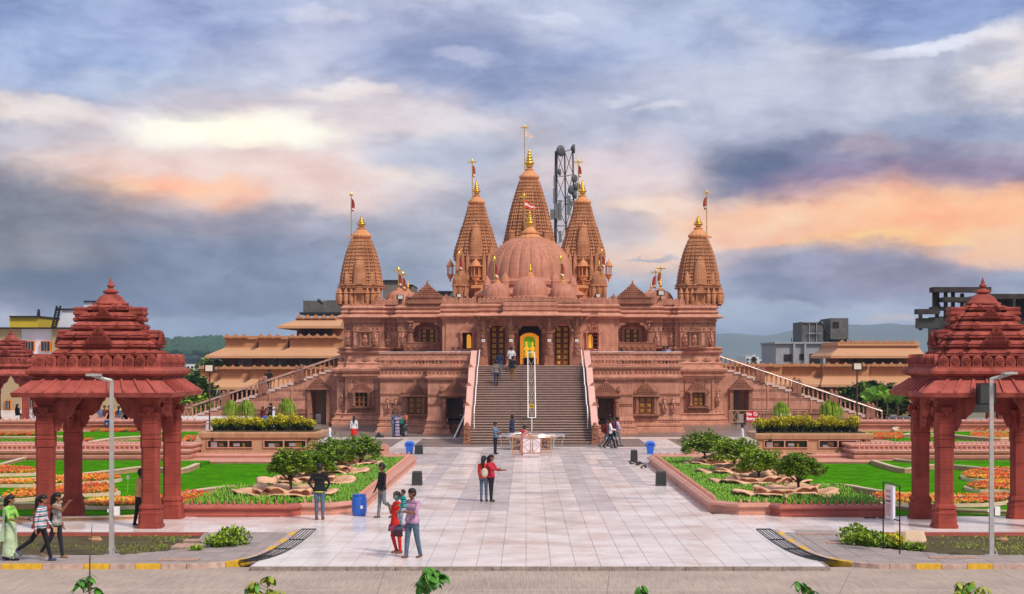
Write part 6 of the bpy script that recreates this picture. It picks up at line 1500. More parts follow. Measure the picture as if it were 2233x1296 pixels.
# floodlights
def small_flood(x, y, z, label, s_=.3, yaw=0):
 t = thing('floodlight', label, 'floodlight', (x, y, z), rz=yaw, group=None)
 m = MB(); m.box(-s_*.5, s_*.5, -s_*.35, s_*.2, s_*.5, s_*1.25); o = link('housing', m.mesh('housing', M_black), t);
 m = MB(); m.tube([(0, 0, 0), (0, 0, s_*.6)], s_*.09, 6); m.cbox(0, 0, .01, s_*.6, s_*.3, .03); o = link('stand', m.mesh('stand', M_black), t)
 m = MB(); m.box(-s_*.38, s_*.38, -s_*.38, -s_*.36, s_*.6, s_*1.15); o = link('glass', m.mesh('glass', mat('lamp_glass', (.5, .5, .48), .2, .1)), t)
for x, yy, D, lab, s_ in ((872, 658, 134.6, 'black floodlight on the parapet before the left low roof dome', .5), (1440, 650, 134.6, 'black floodlight tilted on the parapet before the right low dome', .55), (1000, 652, 134.6, 'round black floodlight at the foot of the left front spire', .4), (1303, 652, 134.6, 'round black floodlight at the foot of the right front spire', .4),
       (1338, 657, 134.6, 'tiny floodlight left of the right parapet gable', .3)):
 small_flood(WX(x, D), D, WZ(yy, D)-.1, lab, s_, .3)
small_flood(-11.2, 51.1, 5.1, 'black speaker lamp on the near right corner of the left pavilion crest', .16); small_flood(-14.5, 51.2, 5.12, 'black lamp standing on the left end of the left pavilion crest', .17)
small_flood(-12.35, 50.55, 3.72, 'black lamp hanging under the front eave of the left pavilion', .26)
small_flood(11.95, 51.1, 5.05, 'black lamp on the crest near the left corner of the right pavilion', .17); small_flood(11.6, 54.8, 5.1, 'black lamp on the rear left corner of the right pavilion crest', .15)
t = thing('loudspeaker', 'black loudspeaker box hanging behind the right lamp post', 'loudspeaker', (WX(2150, 50.9), 50.6, 3.3))
MB().cbox(WX(2150, 50.6), 50.6, 3.98, .5, .35, .62).obj('cabinet', M_black, t); MB().cbox(WX(2150, 50.6), 50.41, 3.98, .42, .02, .54).obj('grille', M_granite, t)
for x, D, lab, yt in ((457, 108, 'thin floodlight pole behind the left kiosk', 812), (1869, 108, 'thin floodlight pole behind the right kiosk', 808)):
 t = thing('floodlight_pole', lab, 'floodlight pole', (WX(x, D), D, .0)); xx = WX(x, D); zt = WZ(yt, D)
 MB().tube([(xx, D, 0), (xx, D, zt)], .05, 6).obj('pole', mat('rusty_brown_paint', (.10, .04, .03), .7, .2), t)
 MB().box(xx-.3, xx+.3, D-.2, D+.1, zt, zt+.5).obj('housing', M_black, t); MB().box(xx-.22, xx+.22, D-.22, D-.2, zt+.07, zt+.43).obj('glass', mat('flood_glass', (.7, .6, .5), .2, .1), t)
 MB().tube([(xx, D, zt+.02), (xx+.55, D, zt+.02), (xx+.6, D, zt+.4)], .03, 5).obj('arm', M_black, t)
# ------------------------------------------------------------ planter kiosks
def shrub(name, label, x, y, z, h, w_, n, seed, mats, group, leaf=(.085, .036)):
 r = random.Random(seed); m = MB()
 for i in range(n):
  a = r.uniform(0, 6.28); q = r.uniform(0, 1)**.5; u = r.uniform(0, 1); rr = w_*q*(.6+.55*math.sin(u*2.6))*(1+.2*math.sin(a*3+seed)); p = Vector((math.cos(a)*rr, math.sin(a)*rr, h*u*(1-.25*q)))
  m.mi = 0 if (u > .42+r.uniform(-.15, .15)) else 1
  for k in range(2):
   b = r.uniform(0, 6.28); t_ = r.uniform(-.2, 1.2); d = Vector((math.cos(b)*math.cos(t_), math.sin(b)*math.cos(t_), math.sin(t_))); sd_ = Vector((-math.sin(b), math.cos(b), 0))*leaf[1]; ln = leaf[0]*r.uniform(.7, 1.4)
   m.add([tuple(p), tuple(p+d*ln*.5+sd_), tuple(p+d*ln), tuple(p+d*ln*.5-sd_)], [(0, 1, 2, 3)])
 t = thing(name, label, 'shrub', (x, y, z), group=group)
 o = link('foliage', m.mesh('foliage', mats), t, (x, y, z)); o['kind'] = 'stuff'
 s_ = MB()
 for k in range(4): a = k*1.7; s_.tube([(0, 0, 0), (math.cos(a)*w_*.4, math.sin(a)*w_*.4, h*.6)], .012, 4)
 link('stems', s_.mesh('stems', M_bark), t, (x, y, z)); return t
def fountain_plant(label, x, y, z, h, seed, tall=False):
 r = random.Random(seed); m = MB()
 for i in range(520):
  a = r.uniform(0, 6.28); L_ = r.uniform(.5, 1.0)*h; up = r.uniform(.15, 1.4) if i % 5 else r.uniform(1.25, 1.55); d = Vector((math.cos(a)*math.cos(up), math.sin(a)*math.cos(up), math.sin(up))); sd_ = Vector((-math.sin(a), math.cos(a), 0))*.012; p = Vector((0, 0, h*.5)); e1 = p+d*L_*.32+Vector((0, 0, L_*.06)); e2 = p+d*L_*.42+Vector((0, 0, -L_*.5*math.cos(up)))
  m.add([tuple(p-sd_), tuple(p+sd_), tuple(e1+sd_), tuple(e1-sd_)], [(0, 1, 2, 3)]); m.add([tuple(e1-sd_), tuple(e1+sd_), tuple(e2)], [(0, 1, 2)])
 t = thing('ponytail_plant', label, 'plant', (x, y, z), group=None); o = link('leaves', m.mesh('leaves', [M_leaf2]), t, (x, y, z)); o['kind'] = 'stuff'
 s_ = MB(); s_.tube([(0, 0, 0), (0, 0, h*.2), (0, 0, h*.4)], .06, 7, rs=[.1, .06, .04]); link('trunk', s_.mesh('trunk', M_bark), t, (x, y, z))
ORD = ['first', 'second', 'third', 'fourth', 'fifth', 'sixth', 'seventh', 'eighth', 'ninth', 'tenth', 'eleventh', 'twelfth', 'thirteenth']
M_pot = mat('black_pot', (.015, .014, .012), .6, .2)
def kiosk(sgn):
 s_ = 'left' if sgn < 0 else 'right'
 Dk = 85.0
 if sgn < 0: x0, x1 = WX(432, Dk), WX(697, Dk)
 else: x0, x1 = WX(1648, Dk), WX(1905, Dk)
 z1 = WZ(943 if sgn < 0 else 946, Dk); t = thing('kiosk', 'tan stone kiosk with strip windows and plants on its roof, %s garden' % s_, 'kiosk', ((x0+x1)/2, Dk, 0))
 yb = Dk+3.6
 mb = MB(); mb.box(x0+.12, x1-.12, Dk+.12, yb, .35, .74); mb.box(x0+.12, x1-.12, Dk+.12, yb, 1.06, z1-.32)
 zs = [x0+.12]; wins = [(x0+.45, (x0+x1)/2-.35), ((x0+x1)/2+.25, x1-.7)]
 edges = [x0+.12, wins[0][0], wins[0][1], wins[1][0], wins[1][1], x1-.12]
 for a, b in ((edges[0], edges[1]), (edges[2], edges[3]), (edges[4], edges[5])): mb.box(a, b, Dk+.12, Dk+.5, .74, 1.06)
 mb.box(x0+.12, x1-.12, Dk+3.2, Dk+3.3, .52, .92) if False else None
 mb.obj('wall', M_tan, t)
 MB().prism([(x0+.1, Dk+.1), (x1-.1, Dk+.1), (x1-.1, yb), (x0+.1, yb)], [(z1-.32, 0), (z1-.28, .04), (z1-.26, .08), (z1-.06, .12), (z1, .1)]).obj('parapet', M_tan, t)
 for wi, (a, b) in enumerate(wins):
  fr = MB(); fr.box(a-.05, b+.05, Dk+.06, Dk+.14, .70, .74); fr.box(a-.05, b+.05, Dk+.06, Dk+.14, 1.06, 1.10); fr.box(a-.05, a, Dk+.06, Dk+.14, .74, 1.06); fr.box(b, b+.05, Dk+.06, Dk+.14, .74, 1.06); mx = a+(b-a)*.47; fr.box(mx-.03, mx+.03, Dk+.06, Dk+.14, .74, 1.06)
  w_ = fr.obj('window', M_curbp, t)
  MB().box(a, b, Dk+.42, Dk+.46, .74, 1.06).obj('pane', mat('kiosk_glass', (.06, .05, .045), .08, .1, spec=.8), w_)
  r = random.Random(wi+sgn)
  for k in range(5):
   q = a+.1+(b-a-.3)*k/5+r.uniform(0, .1); wv = r.uniform(.12, .35); MB().box(q, q+wv, Dk+.3, Dk+.36, .75+(k % 2)*.03, .84+r.uniform(0, .2)).obj('display_item', (M_white, M_tan, M_wood, M_white, mat('mustard_item', (.6, .35, .05), .7))[k], w_)
 for q in (x0+.7, x1-.5): m = MB(); m.lathe([(z1-.42, .02), (z1-.36, .07), (z1-.3, .08)], (q, Dk+.0), 8); m.obj('spot_lamp', M_black, t)
 # stepped plinth in front, towards the lawn
 px0, px1 = x0-.15, x1+.0
 P = [(px0, Dk-1.6), (px1+.6, Dk-1.6), (px1+.6, Dk+.1), (px0, Dk+.1)] if sgn > 0 else [(px0-.3, Dk-1.6), (px1+.2, Dk-1.6), (px1+.2, Dk+.1), (px0-.3, Dk+.1)]
 MB().prism(P, [(-.05, -.1), (.26, -.1), (.30, .05), (.40, .1), (.44, .1), (.47, 0), (.50, -.04)]).obj('plinth', M_curbp, t)
 MB().prism([(P[0][0]-.0, Dk-3.6), (P[1][0], Dk-3.6), (P[1][0], Dk-1.7), (P[0][0], Dk-1.7)], [(-.1, -.1), (.12, -.05), (.15, .08), (.24, .12), (.3, .1), (.32, 0), (.34, -.05)]).obj('plinth', M_curbp, t)
 n = int((P[1][0]-P[0][0])/.38)
 for i in range(n): link('spike', spike_me, t, (P[0][0]+.2+i*.38, Dk-1.3, .49), 0, .9)
 soil = MB().box(x0+.5, x1-.3, Dk+.4, yb-.4, z1-.02, z1+.05).obj('soil', M_soil, t)
 # potted shrubs along the roof
 ns = 13; r = random.Random(40+sgn)
 for i in range(ns):
  fx = (x0+.75+(x1-x0-1.35)*i/(ns-1)) if sgn < 0 else (x0+.3+(x1-x0-1.1)*i/(ns-1)); hh = r.uniform(.5, .9); yy = Dk+.75+r.uniform(-.05, .3)
  pm = MB(); pm.lathe([(z1, .16), (z1+.2, .2), (z1+.22, .2)], (fx, yy), 8)
  pt = tag(pm.obj('plant_pot', M_pot, None), 'black pot under the %s clipped shrub from the left on the %s kiosk roof' % (ORD[i], s_), 'plant pot', 'black pots on the %s kiosk roof' % s_)
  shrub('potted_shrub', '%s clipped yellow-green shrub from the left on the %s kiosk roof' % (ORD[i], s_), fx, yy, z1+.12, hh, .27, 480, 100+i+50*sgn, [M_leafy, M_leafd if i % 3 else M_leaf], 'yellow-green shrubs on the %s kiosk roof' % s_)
 fz = [(504, .95), (537, .95), (626, 1.0)] if sgn < 0 else [(1703, .95), (1807, 1.0), (1822, .9)]
 labs = {504: 'leftmost grassy fountain plant on the left kiosk', 537: 'second grassy fountain plant on the left kiosk, beside the leftmost', 626: 'grassy fountain plant near the right end of the left kiosk roof', 1703: 'grassy fountain plant before the No Entry boards', 1807: 'largest grassy fountain plant on the right kiosk', 1822: 'grassy fountain plant at the right end of the right kiosk'}
 for q, hh in fz: fountain_plant(labs[q], WX(q, Dk+2.2), Dk+2.2, z1+.1, hh*1.75, q)
kiosk(-1); kiosk(1)
# ------------------------------------------------------------ buildings, mast, hills beyond
def px_box(mb, x0, x1, y0, y1, D, dep): mb.box(WX(x0, D), WX(x1, D), D, D+dep, WZ(y1, D), WZ(y0, D)); return mb
def awning(mb, x0, x1, y0, y1, D, out=2.2, dep=8, tip=0):
 zt, zb = WZ(y0, D), WZ(y1, D); a, b = WX(x0, D), WX(x1, D)
 mb.add([(a, D, zt), (b, D, zt), (b+.0, D+dep, zt), (a, D+dep, zt), (a-tip, D-out, zb), (b, D-out, zb), (b, D+dep, zb), (a-tip, D+dep, zb), (a-tip, D-out, zb-.25), (b, D-out, zb-.25), (b, D+dep, zb-.25), (a-tip, D+dep, zb-.25)],
   [(4, 5, 1, 0), (7, 4, 0, 3), (5, 6, 2, 1), (8, 9, 5, 4), (11, 8, 4, 7), (8, 11, 10, 9), (9, 10, 6, 5)])
def crest_row(t, x0, x1, y, D, dy=0, pitch=.85, h=.42):
 zt = WZ(y, D); a, b = WX(x0, D), WX(x1, D); m = MB(); m.plate([(-pitch*.48, 0), (pitch*.48, 0), (pitch*.3, h*.45), (0, h), (-pitch*.3, h*.45)], -.15, .15); me = m.mesh('roof_crest', M_peach)
 n = int((b-a)/pitch)
 for i in range(n): link('roof_crest', me, t, (a+(i+.5)*pitch, D-.2+dy, zt-h))
M_curt = mat('curtained_glass', (.14, .11, .09), .25, .4, 6, spec=.6)
def guest_window(t, x0, x1, y0, y1, D):
 m = MB(); px_box(m, x0, x1, y0, y1, D-.12, .15); w_ = m.obj('window', M_curt, t)
 m = MB(); xm = (x0+x1)/2
 for q in (x0, xm, x1): px_box(m, q-.8, q+.8, y0, y1, D-.2, .1)
 m.obj('window_frame', M_wood, w_)
 m = MB(); px_box(m, x0+(x1-x0)*.3, x0+(x1-x0)*.45, y0, y1, D-.16, .05); px_box(m, xm+(x1-x0)*.25, xm+(x1-x0)*.4, y0, y1, D-.16, .05); m.obj('curtain', mat('pale_curtain', (.42, .34, .28), .9, .2), w_)
D = 178
t = thing('guest_house', 'peach stepped guest house with sloping stone awnings left of the temple', 'building', (WX(600, D), D, 0))
segs2 = [(487, 560, 0), (560, 628, -1.2), (628, 748, -2.4)]; segs1 = [(436, 482, 0), (482, 547, -1.2), (547, 748, -2.4)]
for a, b, dd in segs1:
 Dd = D+dd; m = MB(); px_box(m, a, b, 806, 829, Dd, 12); px_box(m, a-2, b, 800, 806, Dd-.3, 12); m.obj('band_wall', M_peach, t); m = MB(); awning(m, a, b, 827, 844, Dd, 2.0, 10, 1.0); m.obj('awning', M_peachl, t); crest_row(t, a, b, 796, Dd, -.3)
for a, b, dd in segs2:
 Dd = D+dd+3; m = MB(); px_box(m, a+4, b, 740, 760, Dd, 12); px_box(m, a+2, b, 733, 740, Dd-.3, 12); m.obj('band_wall', M_peach, t); m = MB(); awning(m, a+4, b, 758, 776, Dd, 2.6, 10, 1.6); m.obj('awning', M_peachl, t); crest_row(t, a+2, b, 728, Dd, -.3)
m = MB(); px_box(m, 487, 748, 774, 806, D+3.5, 10); px_box(m, 482, 748, 842, 930, D+1.5, 10); px_box(m, 430, 436, 842, 930, D+.5, .6); px_box(m, 462, 466, 842, 930, D+.5, .6); m.obj('wall', M_peach, t)
m = MB(); px_box(m, 418, 480, 872, 885, D-2, .5); m.obj('low_wall', M_tan, t)
for a, b in ((517, 551), (582, 627), (649, 685), (692, 702)): guest_window(t, a, b, 777, 800, D+3.4)
m = MB(); px_box(m, 504, 548, 846, 900, D+1.4, .2); m.obj('doorway', M_dark, t)
m = MB(); px_box(m, 645, 748, 693, 700, D+4, 10); m.obj('band_wall', M_peach, t); m = MB(); awning(m, 645, 748, 698, 712, D+4, 2.6, 10, 1.6); m.obj('awning', M_peachl, t); crest_row(t, 645, 748, 686, D+4)
m = MB(); px_box(m, 647, 748, 712, 733, D+5, 8); m.obj('wall', M_peach, t); m = MB(); px_box(m, 656, 724, 714, 730, D+4.8, .25); m.obj('lattice_panel', mat('stone_lattice', (.24, .13, .06), .9, .3, 5, extra=lambda *a: carved(*a, sc_=3, dist=.1, amt=.9)), t)
t = thing('roof_tank', 'black concrete water tank on top of the left guest house', 'water tank', (WX(700, D), D+6, WZ(685, D)))
m = MB(); px_box(m, 661, 712, 656, 682, D+6, 5); px_box(m, 712, 748, 655, 681, D+7, 5); m.obj('tank', M_conc, t); m = MB(); px_box(m, 653, 748, 681, 686, D+5.5, 6); m.obj('slab', M_black, t); m = MB(); m.tube([(WX(678, D), D+6, WZ(648, D)), (WX(690, D), D+6, WZ(657, D))], .15, 5); m.obj('pipe', M_black, t)
D = 172
t = thing('guest_house', 'long low peach guest house with awnings to the right of the temple', 'building', (WX(1800, D), D, 0))
for a, b, dd in ((1575, 1705, -1.5), (1705, 1795, 0), (1795, 1895, -1.0), (1895, 2005, 0)):
 Dd = D+dd; m = MB(); px_box(m, a, b, 800, 823, Dd, 12); px_box(m, a, b, 794, 801, Dd-.3, 12); m.obj('band_wall', M_peach, t); m = MB(); awning(m, a, b, 821, 838, Dd, 2.4, 10, .6); m.obj('awning', M_peachl, t); crest_row(t, a, b, 790, Dd, -.3)
m = MB(); px_box(m, 1575, 2010, 836, 930, D+2, 10); m.obj('wall', M_peach, t)
for a, b in ((1790, 1806), (1834, 1870), (1935, 1965), (1735, 1760)): guest_window(t, a, b, 843, 872, D+1.9)
m = MB(); px_box(m, 1828, 2005, 753, 762, D+3, 10); px_box(m, 1827, 2005, 746, 754, D+2.7, 10); m.obj('band_wall', M_peachl, t); m = MB(); awning(m, 1828, 2005, 759, 776, D+3, 2.6, 10, 1.2); m.obj('awning', M_peachl, t); crest_row(t, 1828, 2005, 741, D+3, 0, .7, .32)
m = MB(); px_box(m, 1830, 2005, 776, 798, D+4, 8); m.obj('wall', M_peach, t); m = MB(); px_box(m, 1884, 1956, 778, 794, D+3.8, .25); m.obj('lattice_panel', mat('pale_lattice', (.36, .26, .15), .9, .3, 5, extra=lambda *a: carved(*a, sc_=3, dist=.1, amt=.8)), t)
for a in (1843, 1860): m = MB(); px_box(m, a, a+5, 777, 797, D+3.85, .2); m.obj('slot_window', M_dark, t)
# unfinished grey block
D = 230
t = thing('concrete_block_house', 'unfinished pale grey concrete building with dark openings beyond the right guest house', 'building', (WX(1760, D), D, 0))
m = MB(); px_box(m, 1692, 1830, 748, 900, D, 14); m.obj('wall', M_concl, t); m = MB(); px_box(m, 1690, 1832, 746, 750, D-.4, 15); m.obj('roof_edge', M_concl, t)
for a, b, c, d in ((1710, 1726, 773, 788), (1744, 1753, 772, 785), (1766, 1788, 772, 800), (1811, 1828, 770, 800)): m = MB(); px_box(m, a, b, c, d, D-.1, .2); m.obj('window', M_dark, t)
for a in (1732, 1756, 1797): m = MB(); px_box(m, a-2, a+2, 748, 900, D-.5, .5); m.obj('column', M_concl, t)
for k, a in enumerate((1731, 1738, 1744, 1852, 1857, 1862)): m = MB(); m.tube([(WX(a, D), D+2, WZ(748, D)), (WX(a, D), D+2, WZ(737+k % 3*2, D))], .06, 4); m.obj('rebar', M_black, t)
t = thing('stair_tower', 'dark square concrete tower with pale braces on the grey block roof', 'roof tower', (WX(1772, D), D, WZ(747, D)))
m = MB(); px_box(m, 1749, 1795, 702, 747, D+2, 8); m.obj('shell', M_conc, t); m = MB()
for a in (1765, 1781): px_box(m, a-.7, a+.7, 702, 747, D+1.8, .2)
px_box(m, 1761, 1790, 726, 728, D+1.7, .1); px_box(m, 1749, 1795, 702, 704, D+1.75, .2); m.obj('brace', M_concl, t)
t = thing('stair_tower', 'dark concrete tower with a small window, right one on the grey block', 'roof tower', (WX(1830, D), D, WZ(747, D)))
m = MB(); px_box(m, 1811, 1850, 694, 740, D+2, 8); px_box(m, 1815, 1846, 740, 748, D+3, 7); m.obj('shell', M_conc, t); m = MB(); px_box(m, 1817, 1829, 702, 715, D+1.9, .15); m.obj('window', M_dark, t)
m = MB();
for q in (0, 5): m.tube([(WX(1803+q, D), D+1, WZ(747, D)), (WX(1806+q, D), D+1, WZ(722, D))], .08, 4)
for k in range(6): m.tube([(WX(1803+k*.6, D), D+1, WZ(745-k*4, D)), (WX(1809+k*.6, D), D+1, WZ(745-k*4, D))], .06, 4)
m.tube([(WX(1790, D), D+1, WZ(700, D)), (WX(1811, D), D+1, WZ(731, D))], .12, 4); m.obj('ladder', M_black, t)
# dark frame building behind right pavilion
D = 140
t = thing('unfinished_building', 'dark open-framed concrete building behind the right pavilion roof', 'building', (WX(2120, D), D, 0))
m = MB(); px_box(m, 2036, 2162, 626, 637, D, 1.5); px_box(m, 2060, 2300, 650, 665, D-.5, 12) if False else None
px_box(m, 2155, 2330, 641, 652, D+1, 10); px_box(m, 2060, 2125, 648, 658, D-1, 2); px_box(m, 2035, 2075, 669, 677, D-.5, 1.5); px_box(m, 2001, 2050, 674, 685, D-1, 1.2); px_box(m, 2160, 2330, 700, 725, D+1, 10); px_box(m, 2100, 2330, 725, 735, D+2, 10)
M_dk = mat('dark_concrete', (.05, .042, .036), .9, .4, 1, streak=.4); m.obj('slab', M_dk, t)
for a, b, c in ((2039, 637, 680), (2046, 637, 680), (2064, 637, 700), (2080, 637, 720), (2009, 685, 720), (2045, 685, 720), (2160, 652, 720), (2212, 652, 800), (2100, 640, 720)): m = MB(); px_box(m, a-2.6, a+2.6, b, c, D+1, .6); m.obj('column', M_dk, t)
for a, b in ((2040, 2052), (2052, 2041), (2044, 2056)): m = MB(); m.tube([(WX(a, D), D+.8, WZ(638, D)), (WX(b, D), D+.8, WZ(674, D))], .09, 4); m.obj('brace', M_dk, t)
m = MB(); px_box(m, 2002, 2048, 694, 716, D-.5, 1); px_box(m, 2185, 2330, 655, 700, D+5, 3); px_box(m, 2048, 2180, 690, 900, D+4, 4); m.obj('dark_wall', M_granite, t)
# yellow and white flats at the far left
D = 165
t = thing('apartment_building', 'tan and white flats with orange window frames behind the left pavilion', 'building', (WX(100, D), D, 0))
M_tanw = mat('tan_render', (.36, .27, .15), .85, .08, .5); M_whw = mat('white_render', (.62, .63, .70), .85, .06, .5); M_yel = mat('mustard_render', (.55, .40, .03), .85, .08, .5); M_or = mat('orange_frame', (.80, .22, .01), .6, .1)
m = MB(); px_box(m, -60, 45, 717, 945, D, 14); px_box(m, 113, 240, 717, 945, D, 14); m.obj('wall', M_tanw, t); m = MB(); px_box(m, 45, 113, 717, 945, D+.2, 14); m.obj('wall', M_whw, t)
m = MB(); px_box(m, -60, 240, 714, 717.5, D-.6, 15); m.obj('roof_edge', M_dark, t)
for (a, b, c, d) in ((14, 33, 747, 768), (55, 73, 745, 765), (90, 108, 745, 765), (12, 22, 874, 893), (60, 72, 866, 888), (130, 150, 745, 765), (130, 150, 866, 888)):
 f = MB(); px_box(f, a-1.5, b+1.5, c-1.5, d+1.5, D-.25, .3); w_ = f.obj('window', M_or, t); f = MB(); px_box(f, a, b, c, d, D-.3, .1); f.obj('pane', M_dark, w_)
 f = MB();
 for k in (1, 2): px_box(f, a+(b-a)*k/3-.4, a+(b-a)*k/3+.4, c, d, D-.34, .05)
 f.obj('grille', M_concl, w_)
t = thing('rooftop_room', 'mustard yellow rooftop box on the far left flats', 'rooftop room', (WX(50, D), D, WZ(715, D))); m = MB(); px_box(m, 21, 84, 691, 714, D+2, 8); m.obj('wall', M_yel, t); m = MB(); px_box(m, 20, 85, 689, 691.5, D+1.7, 9); m.obj('roof_edge', M_black, t)
m = MB(); m.tube([(WX(58, D), D+4, WZ(690, D)), (WX(58.6, D), D+4, WZ(672, D))], .16, 6, rs=[.2, .12]); m.obj('pipe', M_black, t)
t = thing('rooftop_room', 'white sloping rooftop block with a ladder, left of the red roof', 'rooftop room', (WX(150, D), D, WZ(715, D)))
m = MB(); m.plate([(WX(a, D), WZ(b, D)) for a, b in ((112, 715), (175, 715), (175, 675), (124, 675))], D+2, D+9); px_box(m, 183, 225, 658, 715, D+5, 6); m.obj('wall', M_whw, t); m = MB(); px_box(m, 122, 176, 673, 676, D+1.8, 8); px_box(m, 182, 226, 656, 659, D+4.8, 6); m.obj('roof_edge', M_black, t)
m = MB()
for q in (0, 8): m.tube([(WX(107+q, D), D+1, WZ(715, D)), (WX(118+q, D), D+1, WZ(666, D))], .1, 4)
for k in range(9): m.tube([(WX(108+k*1.2, D), D+1, WZ(712-k*5, D)), (WX(116+k*1.2, D), D+1, WZ(712-k*5, D))], .07, 4)
m.obj('ladder', M_black, t)
# dark blocks just behind the temple roofs
D = 190
for a, b, c, d, lab in ((835, 872, 612, 680, 'grey concrete roof block behind the left corner spire'), (872, 900, 622, 680, 'second grey roof block behind the left low dome'), (940, 985, 636, 680, 'dark low block behind the left parapet gable')):
 t = thing('concrete_block_house', lab, 'building', (WX((a+b)/2, D), D, 0)); m = MB(); px_box(m, a, b, c, 900, D, 8); m.obj('wall', M_conc if a > 930 else mat('mid_grey_concrete', (.17, .15, .13), .9, .3, 1, streak=.4), t); m = MB(); px_box(m, a-.5, b+.5, c-1.2, c+1, D-.3, 8.5); m.obj('roof_edge', M_dark, t)
# far town
M_town = mat('town_wall', (.60, .60, .62), .9, .2, .02); r = random.Random(3)
spots = [(1626, 1655, 778, 450), (1640, 1648, 774, 450), (1655, 1680, 784, 600), (1676, 1695, 786, 600), (1600, 1622, 785, 700), (405, 433, 795, 420), (1590, 1604, 788, 800), (1608, 1640, 789, 800)]
for i, (a, b, c, D) in enumerate(spots):
 t = thing('town_house', ['white flat-roofed town house at the foot of the right hills', 'small white rooftop room above the right town house', 'pale low town house beyond the side stair, right of centre', 'pale town house touching the grey concrete block', 'pale town house close beside the temple wall', 'white town block beside the left pavilion eave with dark windows', 'farthest tiny pale town house near the temple wall', 'long low pale town house at the foot of the hills'][i], 'house', (WX((a+b)/2, D), D, 0))
 m = MB(); px_box(m, a, b, c, 850, D, 20); m.obj('wall', M_town, t)
 wnn = MB()
 for j in range(3):
  for q in range(max(1, int((b-a)/9))): mm = MB(); px_box(mm, a+3+q*9, a+7+q*9, c+4+j*8, c+8+j*8, D-.3, .5); mm.obj('window', M_dark, t)
# telecom mast
D = 225
t = thing('telecom_mast', 'lattice telecom mast hung with dishes behind the right middle spire', 'mast', (WX(1235, D), D, 0))
M_mast = mat('mast_steel', (.05, .05, .052), .6, .2, 3)
xa, xb = WX(1213, D), WX(1255, D); za, zb = WZ(330, D), WZ(326, D)
legs = [[(WX(1213, D), D, za), (WX(1208, D), D, 0)], [(WX(1232, D), D+2.2, zb), (WX(1242, D), D+2.5, 0)], [(WX(1249, D), D, zb), (WX(1259, D), D, 0)]]
for p in legs: m = MB(); m.tube(p, .10 if p is not legs[0] else .2, 6); m.obj('leg', M_mast, t)
def lerp(a, b, k): return tuple(a[i]+(b[i]-a[i])*k for i in range(3))
nb = 10
for (i, j) in ((0, 1), (1, 2)):
 for k in range(nb):
  z0, z1 = k/nb, (k+1)/nb; m = MB(); A, B_ = legs[i], legs[j]
  m.tube([lerp(A[0], A[1], z0), lerp(B_[0], B_[1], z1)], .05, 4); m.tube([lerp(B_[0], B_[1], z0), lerp(A[0], A[1], z1)], .05, 4); m.tube([lerp(A[0], A[1], z0), lerp(B_[0], B_[1], z0)], .05, 4); m.obj('brace', M_mast, t)
def dish(x, y, r_, yaw, deep=.6):
 m = MB(); m.smooth = True; c = Vector((WX(x, D), D-.8, WZ(y, D))); dr = Vector((math.sin(yaw), -math.cos(yaw), 0)); m.tube([c-dr*r_*.7, c-dr*r_*.35, c, c+dr*r_*deep*.4, c+dr*r_*deep*.45], r_, 14, rs=[r_*.2, r_*.75, r_, r_*.95, r_*.2]); o = m.obj('dish', mat('dish_grey', (.09, .09, .095), .5, .2), t)
for x, y, r_, yw in ((1222, 331, .75, .9), (1251, 326, .6, 1.5), (1220, 377, .45, 1.3), (1252, 391, .55, .9), (1248, 416, .62, .1), (1258, 408, .5, .6), (1254, 427, .5, 1.3)): dish(x, y, r_, yw)
for x, y0_, y1_, w_ in ((1209, 385, 408, .25), (1208, 412, 445, .25), (1204, 458, 480, .5), (1214, 445, 478, .55), (1221, 438, 482, .4), (1240, 428, 470, .45), (1221, 505, 530, .35), (1247, 440, 450, .5)):
 m = MB(); m.box(WX(x, D)-w_/2, WX(x, D)+w_/2, D-.9, D-.6, WZ(y1_, D), WZ(y0_, D)); m.obj('panel_antenna', mat('antenna_grey', (.15, .15, .155), .6, .1), t)
# hills
def hill(label_pts, D, name, m_, base_z=-5, dep=900, seed=1, rough=12):
 r = random.Random(seed); mb = MB(); mb.smooth = True; xs = [p[0] for p in label_pts]; n = 160; rows = 26; vs = []; fs = []
 import mathutils.noise as mn
 for j in range(rows+1):
  v = j/rows
  for i in range(n+1):
   x = xs[0]+(xs[-1]-xs[0])*i/n; y = interp(label_pts, x); zt = WZ(y, D+dep*.5)
   env = math.sin(min(v, .5)*math.pi)**.8 if v <= .5 else 1-(v-.5)*.8
   wxx = WX(x, D); nz = mn.fractal(Vector((wxx*.006, v*4, seed)), .8, 2.1, 5)
   vs.append((WX(x, D+dep*v), D+dep*v, base_z+(zt-base_z)*env+nz*rough*(.25+(1-abs(v-.5)*2)*.1)*(v > .02)))
 for j in range(rows):
  for i in range(n): a = j*(n+1)+i; fs.append((a, a+1, a+n+2, a+n+1))
 mb.add(vs, fs); return structure(mb, name, m_)
M_hill = mat('wooded_hill', (.045, .075, .028), .95, .5, .012, col2=(.09, .12, .05)); M_hill2 = mat('far_hill', (.10, .12, .07), .95, .35, .004)
hill([(-900, 760), (200, 742), (370, 741), (420, 744), (470, 741), (500, 746), (700, 760), (900, 785)], 1300, 'hills', M_hill, dep=500, seed=2, rough=14)
hill([(1300, 762), (1480, 742), (1580, 730), (1650, 727), (1740, 719), (1850, 716), (1900, 711), (1932, 708), (1960, 711), (2010, 714), (2200, 716), (2500, 722), (3000, 740)], 4200, 'far_hills', M_hill2, dep=1600, seed=5, rough=30)
r = random.Random(8); m = MB()     # trees reading as one mass on the near hill and round the town
def clump(m, x, y, z, s_, seed):
 rr = random.Random(seed)
 for k in range(5): m.ell((x+rr.uniform(-s_, s_), y+rr.uniform(-s_, s_), z+rr.uniform(0, s_*.6)), (s_*rr.uniform(.5, 1), s_*rr.uniform(.5, 1), s_*rr.uniform(.4, .8)), 6, 4)
